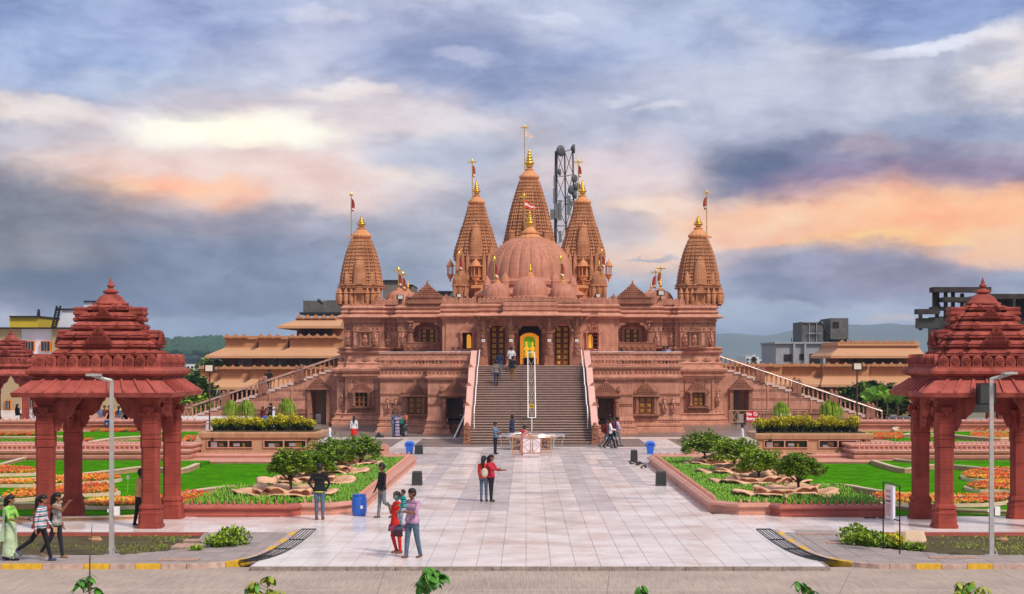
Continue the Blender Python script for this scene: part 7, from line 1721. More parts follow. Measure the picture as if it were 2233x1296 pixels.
for i in range(420):
 x = WX(r.uniform(330, 520), 1420+r.uniform(-60, 60)); yy = interp([(200, 742), (370, 741), (420, 744), (470, 741), (500, 746), (700, 760)], (x+.3)/1500*3800+1147); D_ = r.uniform(1330, 1540); k = (1.0-abs(D_-1550)/360)
 clump(m, x*(D_/1500), D_, 0+(WZ(yy, 1550)+4)*max(.15, k)**.7-3, 3.2, i)
stuff(m, 'hill_woods', M_leafd, 'dark wooded slope rising behind the left guest house', 'woods')
m = MB()
for i in range(260): x = r.uniform(-250, 260); D_ = r.uniform(240, 700); clump(m, x, D_, 0, r.uniform(1.5, 3.2), 900+i) if not (-60 < x < 60 and D_ < 260) else None
stuff(m, 'far_scrub', M_leafd, 'scattered dark scrub on the plain beyond the temple', 'scrub')
# trees by the guest houses
for (x, y, D, h, rw, lab, mm) in ((425, 905, 150, 2.0, 1.5, 'bushy green tree before the left guest house, behind the floodlight pole', M_leaf2), (470, 872, 182, 5.4, 3.0, 'dark green tree seen under the left guest house awning', M_leaf), (420, 868, 165, 3.6, 2.0, 'dark tree between the left pavilion eave and the guest house', M_leafd), (1890, 900, 150, 3.2, 2.6, 'dark hedge-like tree behind the right palms', M_leafd), (1925, 900, 148, 3.0, 2.6, 'second dark bushy tree behind the right palms', M_leafd), (1700, 905, 150, 2.0, 1.4, 'small green tree hidden behind the right side stair', M_leaf)):
 make_tree('garden_tree', lab, 'tree', (WX(x, D), D, 0), h, rw, 2600, int(x), mats=[mm, M_leaf], leaf=(.4, .16), trunk_r=.12, fork=.15)
for i, (x, D, h) in enumerate(((1912, 143, 2.6), (1935, 141, 2.2), (1958, 142, 1.9), (1893, 142, 1.8))):
 t = thing('palm_plant', ['tall young palm right of the end of the right side stair', 'middle young palm behind the right moulded wall', 'young palm nearest the right pavilion', 'small palm at the foot of the right side stair'][i], 'palm', (WX(x, D), D, 0), group=None)
 m = MB(); rr = random.Random(i)
 for k in range(14):
  a = rr.uniform(0, 6.28); up = rr.uniform(.3, 1.2); dr = Vector((math.cos(a)*math.cos(up), math.sin(a)*math.cos(up), math.sin(up))); p0 = Vector((0, 0, h*.5)); ln = h*.6
  pts = [p0, p0+dr*ln*.5+Vector((0, 0, .1)), p0+dr*ln*.9+Vector((0, 0, -ln*.15))]
  for q in range(12):
   s_ = q/12; c = pts[0].lerp(pts[1], s_*2) if s_ < .5 else pts[1].lerp(pts[2], s_*2-1); sd_ = Vector((-math.sin(a), math.cos(a), -.5))*ln*.28*(1-s_*.6)
   for sg in (-1, 1): m.add([tuple(c), tuple(c+sd_*sg+dr*.12), tuple(c+dr*.1)], [(0, 1, 2)])
 fr = m.mesh('fronds', M_leafl); o = link('fronds', fr, t, (WX(x, D), D, .6)); o['kind'] = 'stuff'
 s_ = MB(); s_.tube([(0, 0, 0), (0, 0, h*.5)], .07, 6); link('trunk', s_.mesh('trunk', M_bark), t, (WX(x, D), D, .6))
# haze over the plain
hz = MB(); hz.box(-3300, 3600, -40, 6200, -2, 138)
hm = bpy.data.materials.new('haze'); hm.use_nodes = True; hn = hm.node_tree; [hn.nodes.remove(q) for q in list(hn.nodes)]
ho = hn.nodes.new('ShaderNodeOutputMaterial'); hv = hn.nodes.new('ShaderNodeVolumePrincipled'); hv.inputs['Color'].default_value = (.48, .64, .95, 1); hv.inputs['Density'].default_value = .00015; hv.inputs['Anisotropy'].default_value = .2
hn.links.new(hv.outputs[0], ho.inputs['Volume'])
ho_ = hz.obj('haze', hm); ho_['kind'] = 'stuff'; ho_['label'] = 'thin blue haze over the plain and far hills'; ho_['category'] = 'haze'
# ------------------------------------------------------------ people
def cap_prim(mb, p0, p1, r0, r1, n=10, flat=1.0):
 p0, p1 = Vector(p0), Vector(p1); d = (p1-p0); L_ = d.length or 1e-4; d = d/L_; pts = []; rs = []
 for t in (-.95, -.7, -.35): pts.append(p0+d*r0*t); rs.append(r0*math.sqrt(1-t*t))
 pts.append(p0); rs.append(r0); pts.append(p1); rs.append(r1)
 for t in (.35, .7, .95): pts.append(p1+d*r1*t); rs.append(r1*math.sqrt(1-t*t))
 mb.tube(pts, 1, n, rs=rs, flat=flat)
PM = {}
def striped(name, c1, c2, c3, sc_=34):
 def ex(n, l, geo, base, b):
  sp = n.new('ShaderNodeSeparateXYZ'); l.new(geo.outputs['Position'], sp.inputs[0]); mm = n.new('ShaderNodeMath'); mm.operation = 'MULTIPLY'; mm.inputs[1].default_value = sc_/6.28*1.0; l.new(sp.outputs[2], mm.inputs[0])
  fr = n.new('ShaderNodeMath'); fr.operation = 'FRACT'; l.new(mm.outputs[0], fr.inputs[0]); rp = n.new('ShaderNodeValToRGB'); rp.color_ramp.interpolation = 'CONSTANT'; l.new(fr.outputs[0], rp.inputs[0])
  e = rp.color_ramp.elements; e[0].position = 0; e[0].color = c1+(1,); e[1].position = .4; e[1].color = c2+(1,)
  q = e.new(.62); q.color = c3+(1,); q = e.new(.75); q.color = c2+(1,); return rp.outputs[0]
 return mat(name, c1, .8, .1, 10, extra=ex)
def printed(name, base_, spots, sc_=22):
 def ex(n, l, geo, base, b):
  v = n.new('ShaderNodeTexVoronoi'); v.inputs['Scale'].default_value = sc_; l.new(geo.outputs['Position'], v.inputs['Vector']); rp = n.new('ShaderNodeValToRGB'); rp.color_ramp.interpolation = 'CONSTANT'; sp = n.new('ShaderNodeSeparateColor'); l.new(v.outputs['Color'], sp.inputs[0]); l.new(sp.outputs[0], rp.inputs[0])
  e = rp.color_ramp.elements; e[0].position = 0; e[0].color = base_+(1,); e[1].position = .5; e[1].color = spots[0]+(1,)
  for i, c in enumerate(spots[1:]): q = e.new(.62+.13*i); q.color = c+(1,)
  return rp.outputs[0]
 return mat(name, base_, .8, .1, 10, extra=ex)
HEAD_PRINT = {}
def person(label, x, y, z, yaw, h, top, bot, skin=None, shoes=(.03, .02, .018), hair='short', L_=(0, 0), R_=(0, 0), aL=(0, 8, 12), aR=(0, 8, 12), lean=0, sleeve=1, skirt=None, near=False, slim=1.0, head=0, sit=False, child=False, group=None, extra=None, hairc=None, inL=0, inR=0):
 """yaw 0 faces the camera, 90 faces right.  L_/R_: (hip swing, knee bend); aL/aR: (forward, outward, elbow bend)"""
 s_ = h/1.70; P = []      # (kind, data, label)
 k = s_
 hipz = .90*k; w_ = slim
 def leg(side, swing, bend):
  a = R(swing); b = R(swing-bend); H = Vector((side*.085*k*w_, 0, hipz)); K = H+Vector((0, -math.sin(a), -math.cos(a)))*.42*k; A = K+Vector((0, -math.sin(b), -math.cos(b)))*.41*k
  return H, K, A, b
 legs = {-1: leg(-1, *L_), 1: leg(1, *R_)}
 low = min(v[2].z for v in legs.values()); dz = .075*k-low if not sit else 0
 up = Vector((0, 0, dz)); prim = []
 def add(p0, p1, r0, r1, lab, flat=1.0): prim.append((Vector(p0), Vector(p1), r0*k, r1*k, lab, flat))
 for sd_, (H, K, A, b) in legs.items():
  H, K, A = H+up, K+up, A+up; add(H, K, .088*w_, .058*w_, 'bot'); add(K, A, .06*w_, .043*w_, 'bot'); f = Vector((0, -math.cos(b*.5), math.sin(b*.5)*-1 if b > 0 else -math.sin(b*.5)*.0))
  toe = A+Vector((0, -.13*k*math.cos(b), -.035*k-(.13*k*math.sin(-b) if b < 0 else 0))); heel = A+Vector((0, .035*k, -.035*k)); add(A+Vector((0, 0, .02*k)), heel, .04, .038, 'shoe'); add(heel, toe, .036, .032, 'shoe')
 ln = R(lean); pel = Vector((0, 0, hipz))+up
 def T_(v): v = Vector(v)*k; d = Vector((v.x, v.y*math.cos(ln)-v.z*math.sin(ln)*1, v.z*math.cos(ln)+v.y*math.sin(ln))); return pel+d
 hipw = .075*w_
 add(T_((-hipw, 0, -.04)), T_((hipw, 0, -.04)), .10*w_, .10*w_, 'bot'); add(T_((-hipw, 0, .03)), T_((hipw, 0, .03)), .112*w_, .112*w_, 'top'); add(T_((-.06*w_, .0, .10)), T_((.06*w_, 0, .10)), .10*w_, .10*w_, 'top'); add(T_((-.05*w_, 0, .2)), T_((.05*w_, 0, .2)), .095*w_, .095*w_, 'top')
 add(T_((-.085*w_, 0, .34)), T_((.085*w_, 0, .34)), .10*w_, .10*w_, 'top'); add(T_((-.125*w_, .01, .46)), T_((.125*w_, .01, .46)), .07, .07, 'top'); add(T_((0, .01, .48)), T_((0, -.005, .58)), .055, .048, 'skin')
 hc = T_((0, -.02, .685)); hr = R(head); fx, fy = math.sin(hr), -math.cos(hr)
 add(hc+Vector((0, .01, .015))*k, hc+Vector((0, .0, .03))*k, .088, .088, 'skin'); add(hc, hc+Vector((fx*.035, fy*.035, -.06))*k, .075, .05, 'skin'); add(hc+Vector((fx*.085, fy*.085, -.01))*k, hc+Vector((fx*.105, fy*.105, -.028))*k, .012, .014, 'skin')
 sx_, sy_ = -fy, fx
 for q in (-1, 1):
  add(hc+Vector((sx_*.088*q, sy_*.088*q, .0))*k, hc+Vector((sx_*.092*q, sy_*.092*q, -.02))*k, .016, .012, 'skin'); add(hc+Vector((fx*.083+sx_*.032*q, fy*.083+sy_*.032*q, .012))*k, hc+Vector((fx*.084+sx_*.032*q, fy*.084+sy_*.032*q, .012))*k, .012, .012, 'eye')
 add(hc+Vector((fx*.084-sx_*.018, fy*.084-sy_*.018, -.052))*k, hc+Vector((fx*.084+sx_*.018, fy*.084+sy_*.018, -.052))*k, .008, .008, 'lip')
 hands = {}
 for sd_, (f_, o_, e_), inn in ((-1, aL, inL), (1, aR, inR)):
  S_ = T_((sd_*.185*w_, .01, .455)); a, o = R(f_), R(o_); d1 = Vector((sd_*math.sin(o), -math.sin(a)*math.cos(o), -math.cos(a)*math.cos(o))); E = S_+d1*.27*k
  a2, o2 = R(f_+e_), R(o_*.4-inn); d2 = Vector((sd_*math.sin(o2), -math.sin(a2)*math.cos(o2), -math.cos(a2)*math.cos(o2))); W_ = E+d2*.235*k
  add(S_, E, .056, .043, 'top' if sleeve > 0 else 'skin');
  if sleeve == .5: add(S_+d1*.1*k, E, .045, .04, 'skin'); add(S_, S_+d1*.17*k, .058, .056, 'top')
  add(E, W_, .041, .029, 'top' if sleeve == 1 else 'skin')
  pal = W_+d2*.085*k; add(W_, pal, .027, .032, 'skin', 1.0); hands[sd_] = pal
  lat = d2.cross(Vector((0, 1, .3))); lat.normalize(); nrm = d2.cross(lat)
  if near:
   for q, fl in ((-1.5, .065), (-.5, .075), (.5, .072), (1.5, .055)):
    b0 = pal+lat*.016*q*k; m1 = b0+(d2*.8+nrm*.25).normalized()*fl*.6*k; add(b0, m1, .0105, .0095, 'skin'); add(m1, m1+(d2*.5+nrm*.8).normalized()*fl*.5*k, .0095, .008, 'skin')
   tb = W_+d2*.03*k-lat*.02*k; add(tb, tb+(d2*.6-lat*.7).normalized()*.05*k, .012, .010, 'skin')
  else: add(pal, pal+(d2+nrm*.5).normalized()*.06*k, .024, .012, 'skin')
 mb = MB()
 for p0, p1, r0, r1, lab, fl in prim: cap_prim(mb, p0, p1, r0, r1)
 if skirt:
  sz, sr0, sr1, lo = skirt[:4]   # top height above hips, radii, bottom z
  bz = lo*k; steps = 6; prof = []
  ztop = pel.z+sz*k
  my = -.5*(math.sin(R(L_[0]))+math.sin(R(R_[0])))*.2*k
  pl_ = [(math.cos(2*math.pi*i/18)*(1+.05*math.sin(i*2.1)), math.sin(2*math.pi*i/18)*(.85+.04*math.sin(i*1.7))) for i in range(18)]
  mb.scaled(pl_, [(bz+(ztop-bz)*t, (sr1+(sr0-sr1)*t**.8)*k) for t in (0, .2, .5, .8, 1)])
 me = mb.mesh('tmp', [])
 o = bpy.data.objects.new('tmp', me); COL.objects.link(o); md = o.modifiers.new('r', 'REMESH'); md.mode = 'VOXEL'; md.voxel_size = (.0095 if near else .02)*max(.75, k); md.use_smooth_shade = True
 sm_ = o.modifiers.new('s', 'SMOOTH'); sm_.iterations = 2 if near else 1; sm_.factor = .4
 dg = bpy.context.evaluated_depsgraph_get(); m2 = bpy.data.meshes.new_from_object(o.evaluated_get(dg)); bpy.data.objects.remove(o); bpy.data.meshes.remove(me)
 mats_ = {'skin': skin or M_skin, 'top': top, 'bot': bot, 'shoe': mat('shoe_%g_%g' % (shoes[0], shoes[2]), shoes, .5, .1), 'eye': M_eye, 'lip': mat('lip', (.25, .06, .05), .5, .05), 'skirt': skirt[4] if skirt else top}
 order = list(mats_); n = len(m2.polygons)
 c = np.empty(n*3); m2.polygons.foreach_get('center', c); c = c.reshape(-1, 3)
 best = np.full(n, 1e9); lab_ = np.zeros(n, int)
 for p0, p1, r0, r1, lab, fl in prim:
  a = np.array(p0); d = np.array(p1)-a; L2 = max(1e-9, d@d); t = np.clip(((c-a)@d)/L2, 0, 1); dist = np.linalg.norm(c-(a+t[:, None]*d), axis=1)-(r0+(r1-r0)*t)
  if lab in ('eye', 'lip'): dist = dist-.004*k
  if lab == 'top': dist = dist-.003*k
  u = dist < best; best[u] = dist[u]; lab_[u] = order.index(lab)
 if skirt:
  zz = c[:, 2]; rr = np.hypot(c[:, 0], c[:, 1]/.85); tt = np.clip((zz-bz)/(ztop-bz), 0, 1); sr = (sr1+(sr0-sr1)*tt**.8)*k
  u = (zz >= bz-.02*k) & (zz <= ztop+.01) & (rr > sr*.80) & (rr < sr*1.12); lab_[u] = order.index('skirt')
 m2.materials.clear()
 for q in order: m2.materials.append(mats_[q])
 m2.polygons.foreach_set('material_index', lab_.astype(np.int32)); m2.polygons.foreach_set('use_smooth', [True]*n); m2.update()
 t = thing('person', label, 'person', (x, y, z), rz=R(yaw), group=group)
 m2.name = 'body'; link('body', m2, t)
 hb = MB(); hb.smooth = True; hm_ = hairc or M_hair
 bx = Vector((-fx, -fy, 0))
 hb.ell(tuple(hc+bx*.014*k+Vector((0, 0, .052*k))), (.104*k, .108*k, .082*k), 12, 8); hb.ell(tuple(hc+bx*.042*k+Vector((0, 0, .0))), (.094*k, .09*k, .095*k), 12, 8)
 if hair == 'long': hb.tube([hc+bx*.05*k+Vector((0, 0, .06*k)), hc+bx*.12*k, hc+bx*.13*k+Vector((0, 0, -.18*k)), hc+bx*.12*k+Vector((0, 0, -.36*k))], .06, 8, rs=[.07*k, .082*k, .07*k, .03*k])
 elif hair == 'tail': hb.tube([hc+bx*.08*k+Vector((0, 0, .06*k)), hc+bx*.17*k+Vector((0, 0, .0)), hc+bx*.18*k+Vector((0, 0, -.2*k)), hc+bx*.15*k+Vector((0, 0, -.38*k))], .05, 8, rs=[.04*k, .055*k, .05*k, .015*k])
 elif hair == 'bun': hb.ell(tuple(hc+bx*.13*k+Vector((0, 0, .0))), (.05*k, .05*k, .05*k), 8, 6)
 o = link('hair', hb.mesh('hair', hm_), t)
 if extra: extra(t, k, pel, hands, hc)
 # world position of a hand, for things held
 Mx = Matrix.Rotation(R(yaw), 4, 'Z')
 return {q: Mx @ v+Vector((x, y, z)) for q, v in hands.items()}, pel.z
C = M_cloth
jeans = C('blue_jeans', (.08, .12, .18)); black = C('black', (.012, .012, .014)); grey = C('grey_jeans', (.14, .16, .17)); white = C('white', (.65, .65, .68)); navy = C('navy', (.02, .03, .08)); red = C('red', (.62, .02, .015)); brown = C('brown', (.25, .11, .035)); peach = C('peach_shirt', (.62, .33, .13)); lilac = C('lilac_shirt', (.46, .26, .40)); teal = C('teal', (.01, .16, .12)); lime = C('lime', (.26, .55, .10)); paleg = C('pale_green', (.44, .56, .36)); maroon = C('maroon', (.12, .015, .02)); bluesh = C('blue_shirt', (.12, .19, .30)); yellow = C('yellow', (.62, .42, .02)); pinkp = printed('pink_floral', (.60, .25, .26), [(.7, .4, .4), (.45, .12, .14)], 40); greysh = C('grey_shirt', (.20, .16, .14)); orange = C('orange', (.60, .18, .02)); dkblue = C('denim_jacket', (.10, .15, .23))
stripe = striped('striped_top', (.10, .20, .26), (.62, .62, .66), (.60, .08, .22), 52); hem = printed('printed_hem', (.05, .08, .14), [(.6, .03, .05), (.5, .1, .3), (.02, .02, .05)], 18); tshirt = striped('child_teal_stripes', (.01, .10, .14), (.05, .45, .35), (.01, .06, .10), 60); patt = printed('black_white_print', (.02, .02, .025), [(.5, .5, .5), (.05, .05, .06)], 20); purp = striped('purple_stripe_sari', (.06, .03, .16), (.45, .38, .42), (.06, .03, .16), 30); silver = printed('sequin_top', (.30, .28, .26), [(.12, .1, .1), (.45, .43, .4)], 60)
def put(x, yf, label, *a, z=0, **kw):
 X, Y, Z = GP(x, yf, z); return person(label, X, Y, Z, *a, **kw), (X, Y, Z)
NEAR = dict(near=True)
def shawl(mt, name='dupatta', side_=-1, long_=.95):
 def f(t, k, pel, hands, hc):
  m = MB(); m.smooth = True; n = 8; vs = []
  for i in range(n+1):
   u = i/n
   for j in range(6):
    v = j/5; ang = math.pi*(.35+v*1.15)*side_*-1; rr = (.15+.09*u+.02*math.sin(j*2.3+u*6))*k
    vs.append((math.sin(ang)*rr*side_*-1*1.25, -math.cos(ang)*rr*.95+.02*k, pel.z+(.50-u*long_*(1-.18*abs(v-.5)))*k))
  for i in range(n):
   for j in range(5): a = i*6+j; m.add([vs[a], vs[a+1], vs[a+7], vs[a+6]], [(0, 1, 2, 3)])
  link(name, m.mesh(name, mt), t)
 return f
dup = mat('pale_green_dupatta', (.50, .66, .42), .8, .12, 30)
# --- the three women walking at the left
(h1, _), p_ = put(22, 1222, 'woman in lime and pale green salwar with long black hair, walking at the left edge', 78, 1.62, lime, paleg, hair='long', aL=(20, 5, 55), aR=(25, 5, 55), L_=(12, 4), R_=(-10, 8), skirt=(.1, .17, .24, .12, paleg), extra=shawl(dup), sleeve=.5, **NEAR)
t = thing('phone', 'dark phone in the hands of the woman in green', 'phone', tuple(h1[1]+Vector((.04, 0, .03)))); MB().cbox(h1[1].x+.05, h1[1].y, h1[1].z+.04, .12, .08, .02).obj('case', M_black, t)
(h2, _), p_ = put(90, 1224, 'woman in striped teal and pink top with a long ponytail, striding right', 84, 1.66, stripe, black, hair='tail', aL=(-14, 8, 14), aR=(6, 8, 30), L_=(-34, 22), R_=(16, 2), shoes=(.06, .06, .14), lean=3, **NEAR)
t = thing('phone', 'phone in a tan case in the hand of the woman in stripes', 'phone', tuple(h2[1])); MB().cbox(h2[1].x+.05, h2[1].y-.03, h2[1].z-.03, .09, .03, .12).obj('case', mat('tan_case', (.6, .4, .18), .5, .1), t)
put(124, 1218, 'woman in a silver top with black waistcoat, hand raised to her mouth', 80, 1.64, silver, mat('cloth_dark_jeans', (.015, .018, .03), .8, .2, 10), hair='long', aL=(70, 4, 70), aR=(2, 6, 12), L_=(-20, 18), R_=(8, 0), sleeve=0, shoes=(.30, .16, .08), extra=lambda t, k, pel, h, hc: link('waistcoat', (lambda m: (m.tube([(0, .05*k, pel.z+.48*k), (0, .06*k, pel.z+.2*k), (0, .06*k, pel.z-.12*k)], .1, 10, rs=[.10*k, .125*k, .135*k]), m.mesh('waistcoat', black))[1])(MB()), t), **NEAR)
# --- man behind the pavilion pillar
put(304, 1147, 'man in peach half-sleeve shirt and black trousers stepping behind the pavilion pillar', 120, 1.70, peach, black, M_skind, aL=(12, 10, 30), aR=(-8, 10, 12), L_=(4, 0), R_=(-6, 4), sleeve=.5, slim=1.12, lean=4, **NEAR)
# --- man in black jacket seen from behind
put(697, 1134, 'man in black jacket and blue jeans seen from behind, hands in pockets', 172, 1.74, black, jeans, aL=(-12, 26, 42), aR=(-12, 26, 42), inL=38, inR=38, L_=(1, 0), R_=(-1, 0), slim=1.1, shoes=(.12, .04, .02), extra=lambda t, k, pel, h, hc: link('shirt_hem', (lambda m: (m.scaled([(math.cos(i*.524), math.sin(i*.524)*.72) for i in range(12)], [(pel.z-.06*k, .19*k), (pel.z-.03*k, .192*k)]), m.mesh('shirt_hem', mat('cloth_yellow_hem', (.55, .60, .02), .8, .1)))[1])(MB()), t), **NEAR)
put(833, 1130, 'young man in black sweatshirt and grey jeans with one leg kicked back', -62, 1.72, navy if False else black, grey, M_skind, aL=(6, 8, 20), aR=(4, 8, 16), L_=(6, 0), R_=(-6, 56), shoes=(.10, .07, .05), **NEAR)
# --- the family
(hw, _), pw = put(866, 1207, 'woman in red kurta with printed hem and red leggings, hand at her cheek', -62, 1.58, red, mat('cloth_red_leggings', (.50, .015, .015), .8, .1, 10), hair='bun', aL=(22, 4, 132), inL=18, aR=(12, 0, 34), inR=68, L_=(14, 30), R_=(-4, 0), skirt=(.30, .135, .26, .66, red), sleeve=.5, shoes=(.16, .06, .04), **NEAR)
(hm2, _), pm2 = put(899, 1217, 'man in lilac checked shirt and blue jeans carrying a small boy', -40, 1.74, lilac, jeans, M_skind, aL=(26, 6, 74), aR=(28, 6, 72), inL=28, inR=28, L_=(10, 4), R_=(-10, 6), sleeve=.5, slim=1.12, shoes=(.12, .07, .05), **NEAR)
bx_, by_ = pm2[0]-.21, pm2[1]-.16
person('small boy in teal striped shirt held in the arms of the man in lilac', bx_, by_, .80, -66, .92, tshirt, C('pale_jeans', (.35, .42, .52)), aL=(64, 10, 100), aR=(20, 10, 50), L_=(28, 42), R_=(20, 30), near=True, slim=1.15, sit=True)
t = thing('handbag', 'dark brown handbag hanging beside the woman in red', 'handbag', (pm2[0]-.30, pm2[1]-.15, .62))
m = MB(); m.prism([(pm2[0]-.46, pm2[1]-.30), (pm2[0]-.22, pm2[1]-.30), (pm2[0]-.22, pm2[1]-.21), (pm2[0]-.46, pm2[1]-.21)], [(.56, -.01), (.58, .0), (.71, -.01), (.74, -.03)]); m.obj('bag', mat('dark_leather', (.035, .012, .015), .4, .2), t); m = MB(); m.tube([(pm2[0]-.44, pm2[1]-.25, .73), (pm2[0]-.36, pm2[1]-.24, .92), (pm2[0]-.25, pm2[1]-.25, .73)], .009, 5); m.obj('strap', M_black, t)
# hem of the kurta
t0 = thing('kurta_hem', 'x', 'x', (0, 0, 0)); bpy.data.objects.remove(t0)
hb = MB(); hb.scaled([(math.cos(i*.3142)*(1+.03*math.sin(i*2)), math.sin(i*.3142)*.88) for i in range(20)], [(.58, .262), (.74, .235)], cap=False)
wom = [o for o in COL.objects if o.get('label', '').startswith('woman in red kurta')][0]; link('printed_hem', hb.mesh('printed_hem', hem), wom)
# --- two women mid-plaza
(hA, _), pA = put(1055, 1094, 'woman in orange-red top with a pale backpack, seen from behind', 160, 1.60, C('orange_red', (.70, .05, .02)), jeans, hair='long', aL=(5, 6, 30), aR=(5, 5, 20), L_=(3, 0), R_=(-3, 0), **NEAR)
put(1071, 1094, 'woman in red checked shirt and black jeans holding out her phone hand', 62, 1.64, C('red_check', (.42, .02, .04)), black, hair='long', aL=(40, 5, 62), aR=(34, 6, 58), L_=(3, 0), R_=(-3, 0), shoes=(.04, .05, .03), **NEAR)
t = thing('backpack', 'cream backpack on the back of the woman in orange red', 'backpack', (pA[0]+.02, pA[1]-.16, .95)); m = MB(); m.smooth = True; m.ell((pA[0]+.03, pA[1]-.17, 1.02), (.125, .08, .17), 12, 8); m.obj('bag', mat('cream_canvas', (.50, .40, .32), .8, .1), t); m = MB(); m.ell((pA[0]+.03, pA[1]-.25, .96), (.10, .04, .09), 8, 6); m.obj('pocket', mat('cream_canvas2', (.50, .39, .30), .8, .1), t)
# --- by the bowl and stair foot
put(1080, 991, 'man in blue shirt and black trousers standing by the stone bowl', 70, 1.74, bluesh, black, M_skind, aL=(20, 6, 60), aR=(24, 6, 66), sleeve=.5, near=True)
put(1117, 968, 'man in navy kurta at the foot of the stair', -120, 1.72, navy, black, M_skind, aL=(20, 10, 70), aR=(5, 6, 10), skirt=(.1, .15, .19, .62, navy))
put(1141, 992, 'woman in pink floral dress and red scarf bending at the stone bowl', 150, 1.56, pinkp, pinkp, hair='bun', lean=12, aL=(40, 4, 30), aR=(40, 4, 30), skirt=(.3, .14, .25, .08, pinkp), extra=lambda t, k, pel, h, hc: link('scarf', (lambda m: (m.tube([(-.1*k, .1*k, pel.z+.52*k), (0, .14*k, pel.z+.42*k), (.14*k, .02*k, pel.z+.44*k)], .06, 8), m.mesh('scarf', red))[1])(MB()), t), near=True)
def stairpos(x, yf):
 best = None
 for (a, b) in STEPY:
  yy = HY+(CH-b)/(a+.15)*F
  if best is None or abs(yy-yf) < best[0]: best = (abs(yy-yf), a+.15, b)
 return WX(x, best[1]), best[1], best[2]
for x, yf, lab, a, kw in ((1082, 843, 'man in grey shirt and dark jeans climbing the stair, lowest of the four', (180, 1.68, greysh, navy, M_skind), dict(L_=(18, 30), R_=(-8, 4), aL=(10, 12, 14), aR=(-8, 12, 10))),
       (1090, 824, 'man in navy shirt and jeans climbing behind the man in grey', (178, 1.70, navy, jeans, M_skind), dict(L_=(-10, 6), R_=(20, 34), aL=(8, 12, 20), aR=(8, 14, 24))),
       (1115, 812, 'man in white shirt nearing the top of the stair', (172, 1.72, white, navy, M_skind), dict(L_=(16, 30), R_=(-6, 4), sleeve=.5, aL=(-6, 14, 10), aR=(6, 12, 20))),
       (1118, 833, 'man in black shirt and brown trousers climbing the stair', (186, 1.66, black, brown, M_skind), dict(L_=(-8, 4), R_=(18, 30), aL=(12, 14, 50), aR=(12, 14, 50)))):
 X, Y, Z = stairpos(x, yf); person(lab, X, Y, Z, *a, near=True, **kw)
# --- group of four walking at the right of the stair
def packx(name='backpack', mt=maroon):
 def f(t, k, pel, h, hc):
  m = MB(); m.smooth = True; m.ell((0, .17*k, pel.z+.28*k), (.15*k, .11*k, .21*k), 10, 8); link(name, m.mesh(name, mt), t)
 return f
put(1324, 978, 'man with a dark maroon rucksack, rearmost of the walking group by the right newel', 80, 1.66, maroon, jeans, M_skind, L_=(-24, 16), R_=(18, 4), extra=packx())
put(1331, 978, 'man in white shirt and black trousers with rucksack, walking right', 84, 1.74, white, black, M_skind, L_=(22, 6), R_=(-20, 14), aL=(20, 6, 60), aR=(20, 6, 60), extra=packx('backpack', greysh))
put(1338, 974, 'man in maroon shirt half hidden in the walking group', 84, 1.70, maroon, black, M_skind, L_=(-18, 14), R_=(18, 4), aL=(20, 6, 50), aR=(20, 6, 50))
put(1347, 974, 'man in pale lilac shirt and grey jeans leading the walking group', 80, 1.74, C('pale_lilac', (.45, .36, .52)), grey, M_skind, L_=(-12, 8), R_=(14, 2), aL=(30, 6, 20), aR=(-6, 8, 10), extra=packx('backpack', navy))
# --- group photographing themselves at the left wing
put(858, 953, 'person in denim jacket and blue jeans taking a group picture', 60, 1.66, dkblue, jeans, aL=(90, 6, 60), aR=(92, 8, 60))
put(866, 953, 'woman in purple striped sari in the picture group', 40, 1.60, purp, purp, hair='bun', skirt=(.2, .15, .21, .08, purp), aL=(30, 6, 90), aR=(60, 6, 60))
put(875, 952, 'woman in teal top and black skirt in the middle of the picture group', 10, 1.62, teal, black, skirt=(-.1, .17, .22, .1, black), hair='long', aL=(10, 10, 100), aR=(10, 10, 20), extra=shawl(mat('cream_scarf', (.6, .52, .42), .8, .1), 'scarf', 1, .35))
put(883, 952, 'woman in black and white printed dress at the right of the picture group', -30, 1.66, C('coral_blouse', (.55, .12, .08)), patt, skirt=(.2, .15, .22, .08, patt), hair='bun', aL=(80, 6, 60), aR=(30, 8, 60), sleeve=.5)
put(772, 964, 'girl in white top and red skirt walking away beyond the left trees', 180, 1.58, white, red, hair='long', skirt=(-.02, .16, .22, .5, red))
put(718, 985, 'person in white shirt seen over the bushes beside the left kiosk', 90, 1.55, white, black, M_skind, lean=6)
X, Y, Z = WX(702, 90.5), 90.5, .55; person('man in dark shirt sitting behind the right end of the left kiosk', X, Y, Z, 0, 1.6, navy, black, M_skind, L_=(80, 85), R_=(80, 85), sit=True)
# --- behind the left kiosk
for x, yf, lab, a, kw in ((573, 930, 'person in blue beside the women in red behind the left kiosk', (150, 1.5, maroon, jeans), dict(hair='bun')), (581, 926, 'left woman in a red head scarf behind the left kiosk', (160, 1.56, red, red), dict(hair='bun', hairc=red, skirt=(.3, .15, .22, .1, red))),
       (571+17, 926, 'right woman in red, close beside the man pointing', (190, 1.56, red, red), dict(hair='bun', skirt=(.3, .15, .22, .1, red))), (597, 934, 'person in white cap and white shirt behind the left kiosk shrubs', (80, 1.55, white, white), dict(hairc=white)),
       (590, 932, 'boy in black between the red women and the pointing man', (150, 1.42, black, black), {}), (577, 934, 'small child in blue at the left of the group behind the kiosk', (20, 1.1, C('child_blue', (.04, .10, .45)), jeans), {}),
       (591, 930, 'tall man in black pointing right behind the left kiosk', (150, 1.78, black, black, M_skind), dict(aR=(10, 78, 0), aL=(10, 8, 20)))):
 put(x, yf, lab, *a, **kw)
put(717, 921, 'person in black in the side stair doorway, holding a white cloth', 110, 1.66, black, black, M_skind, L_=(-12, 8), R_=(12, 2), aL=(30, 8, 30))
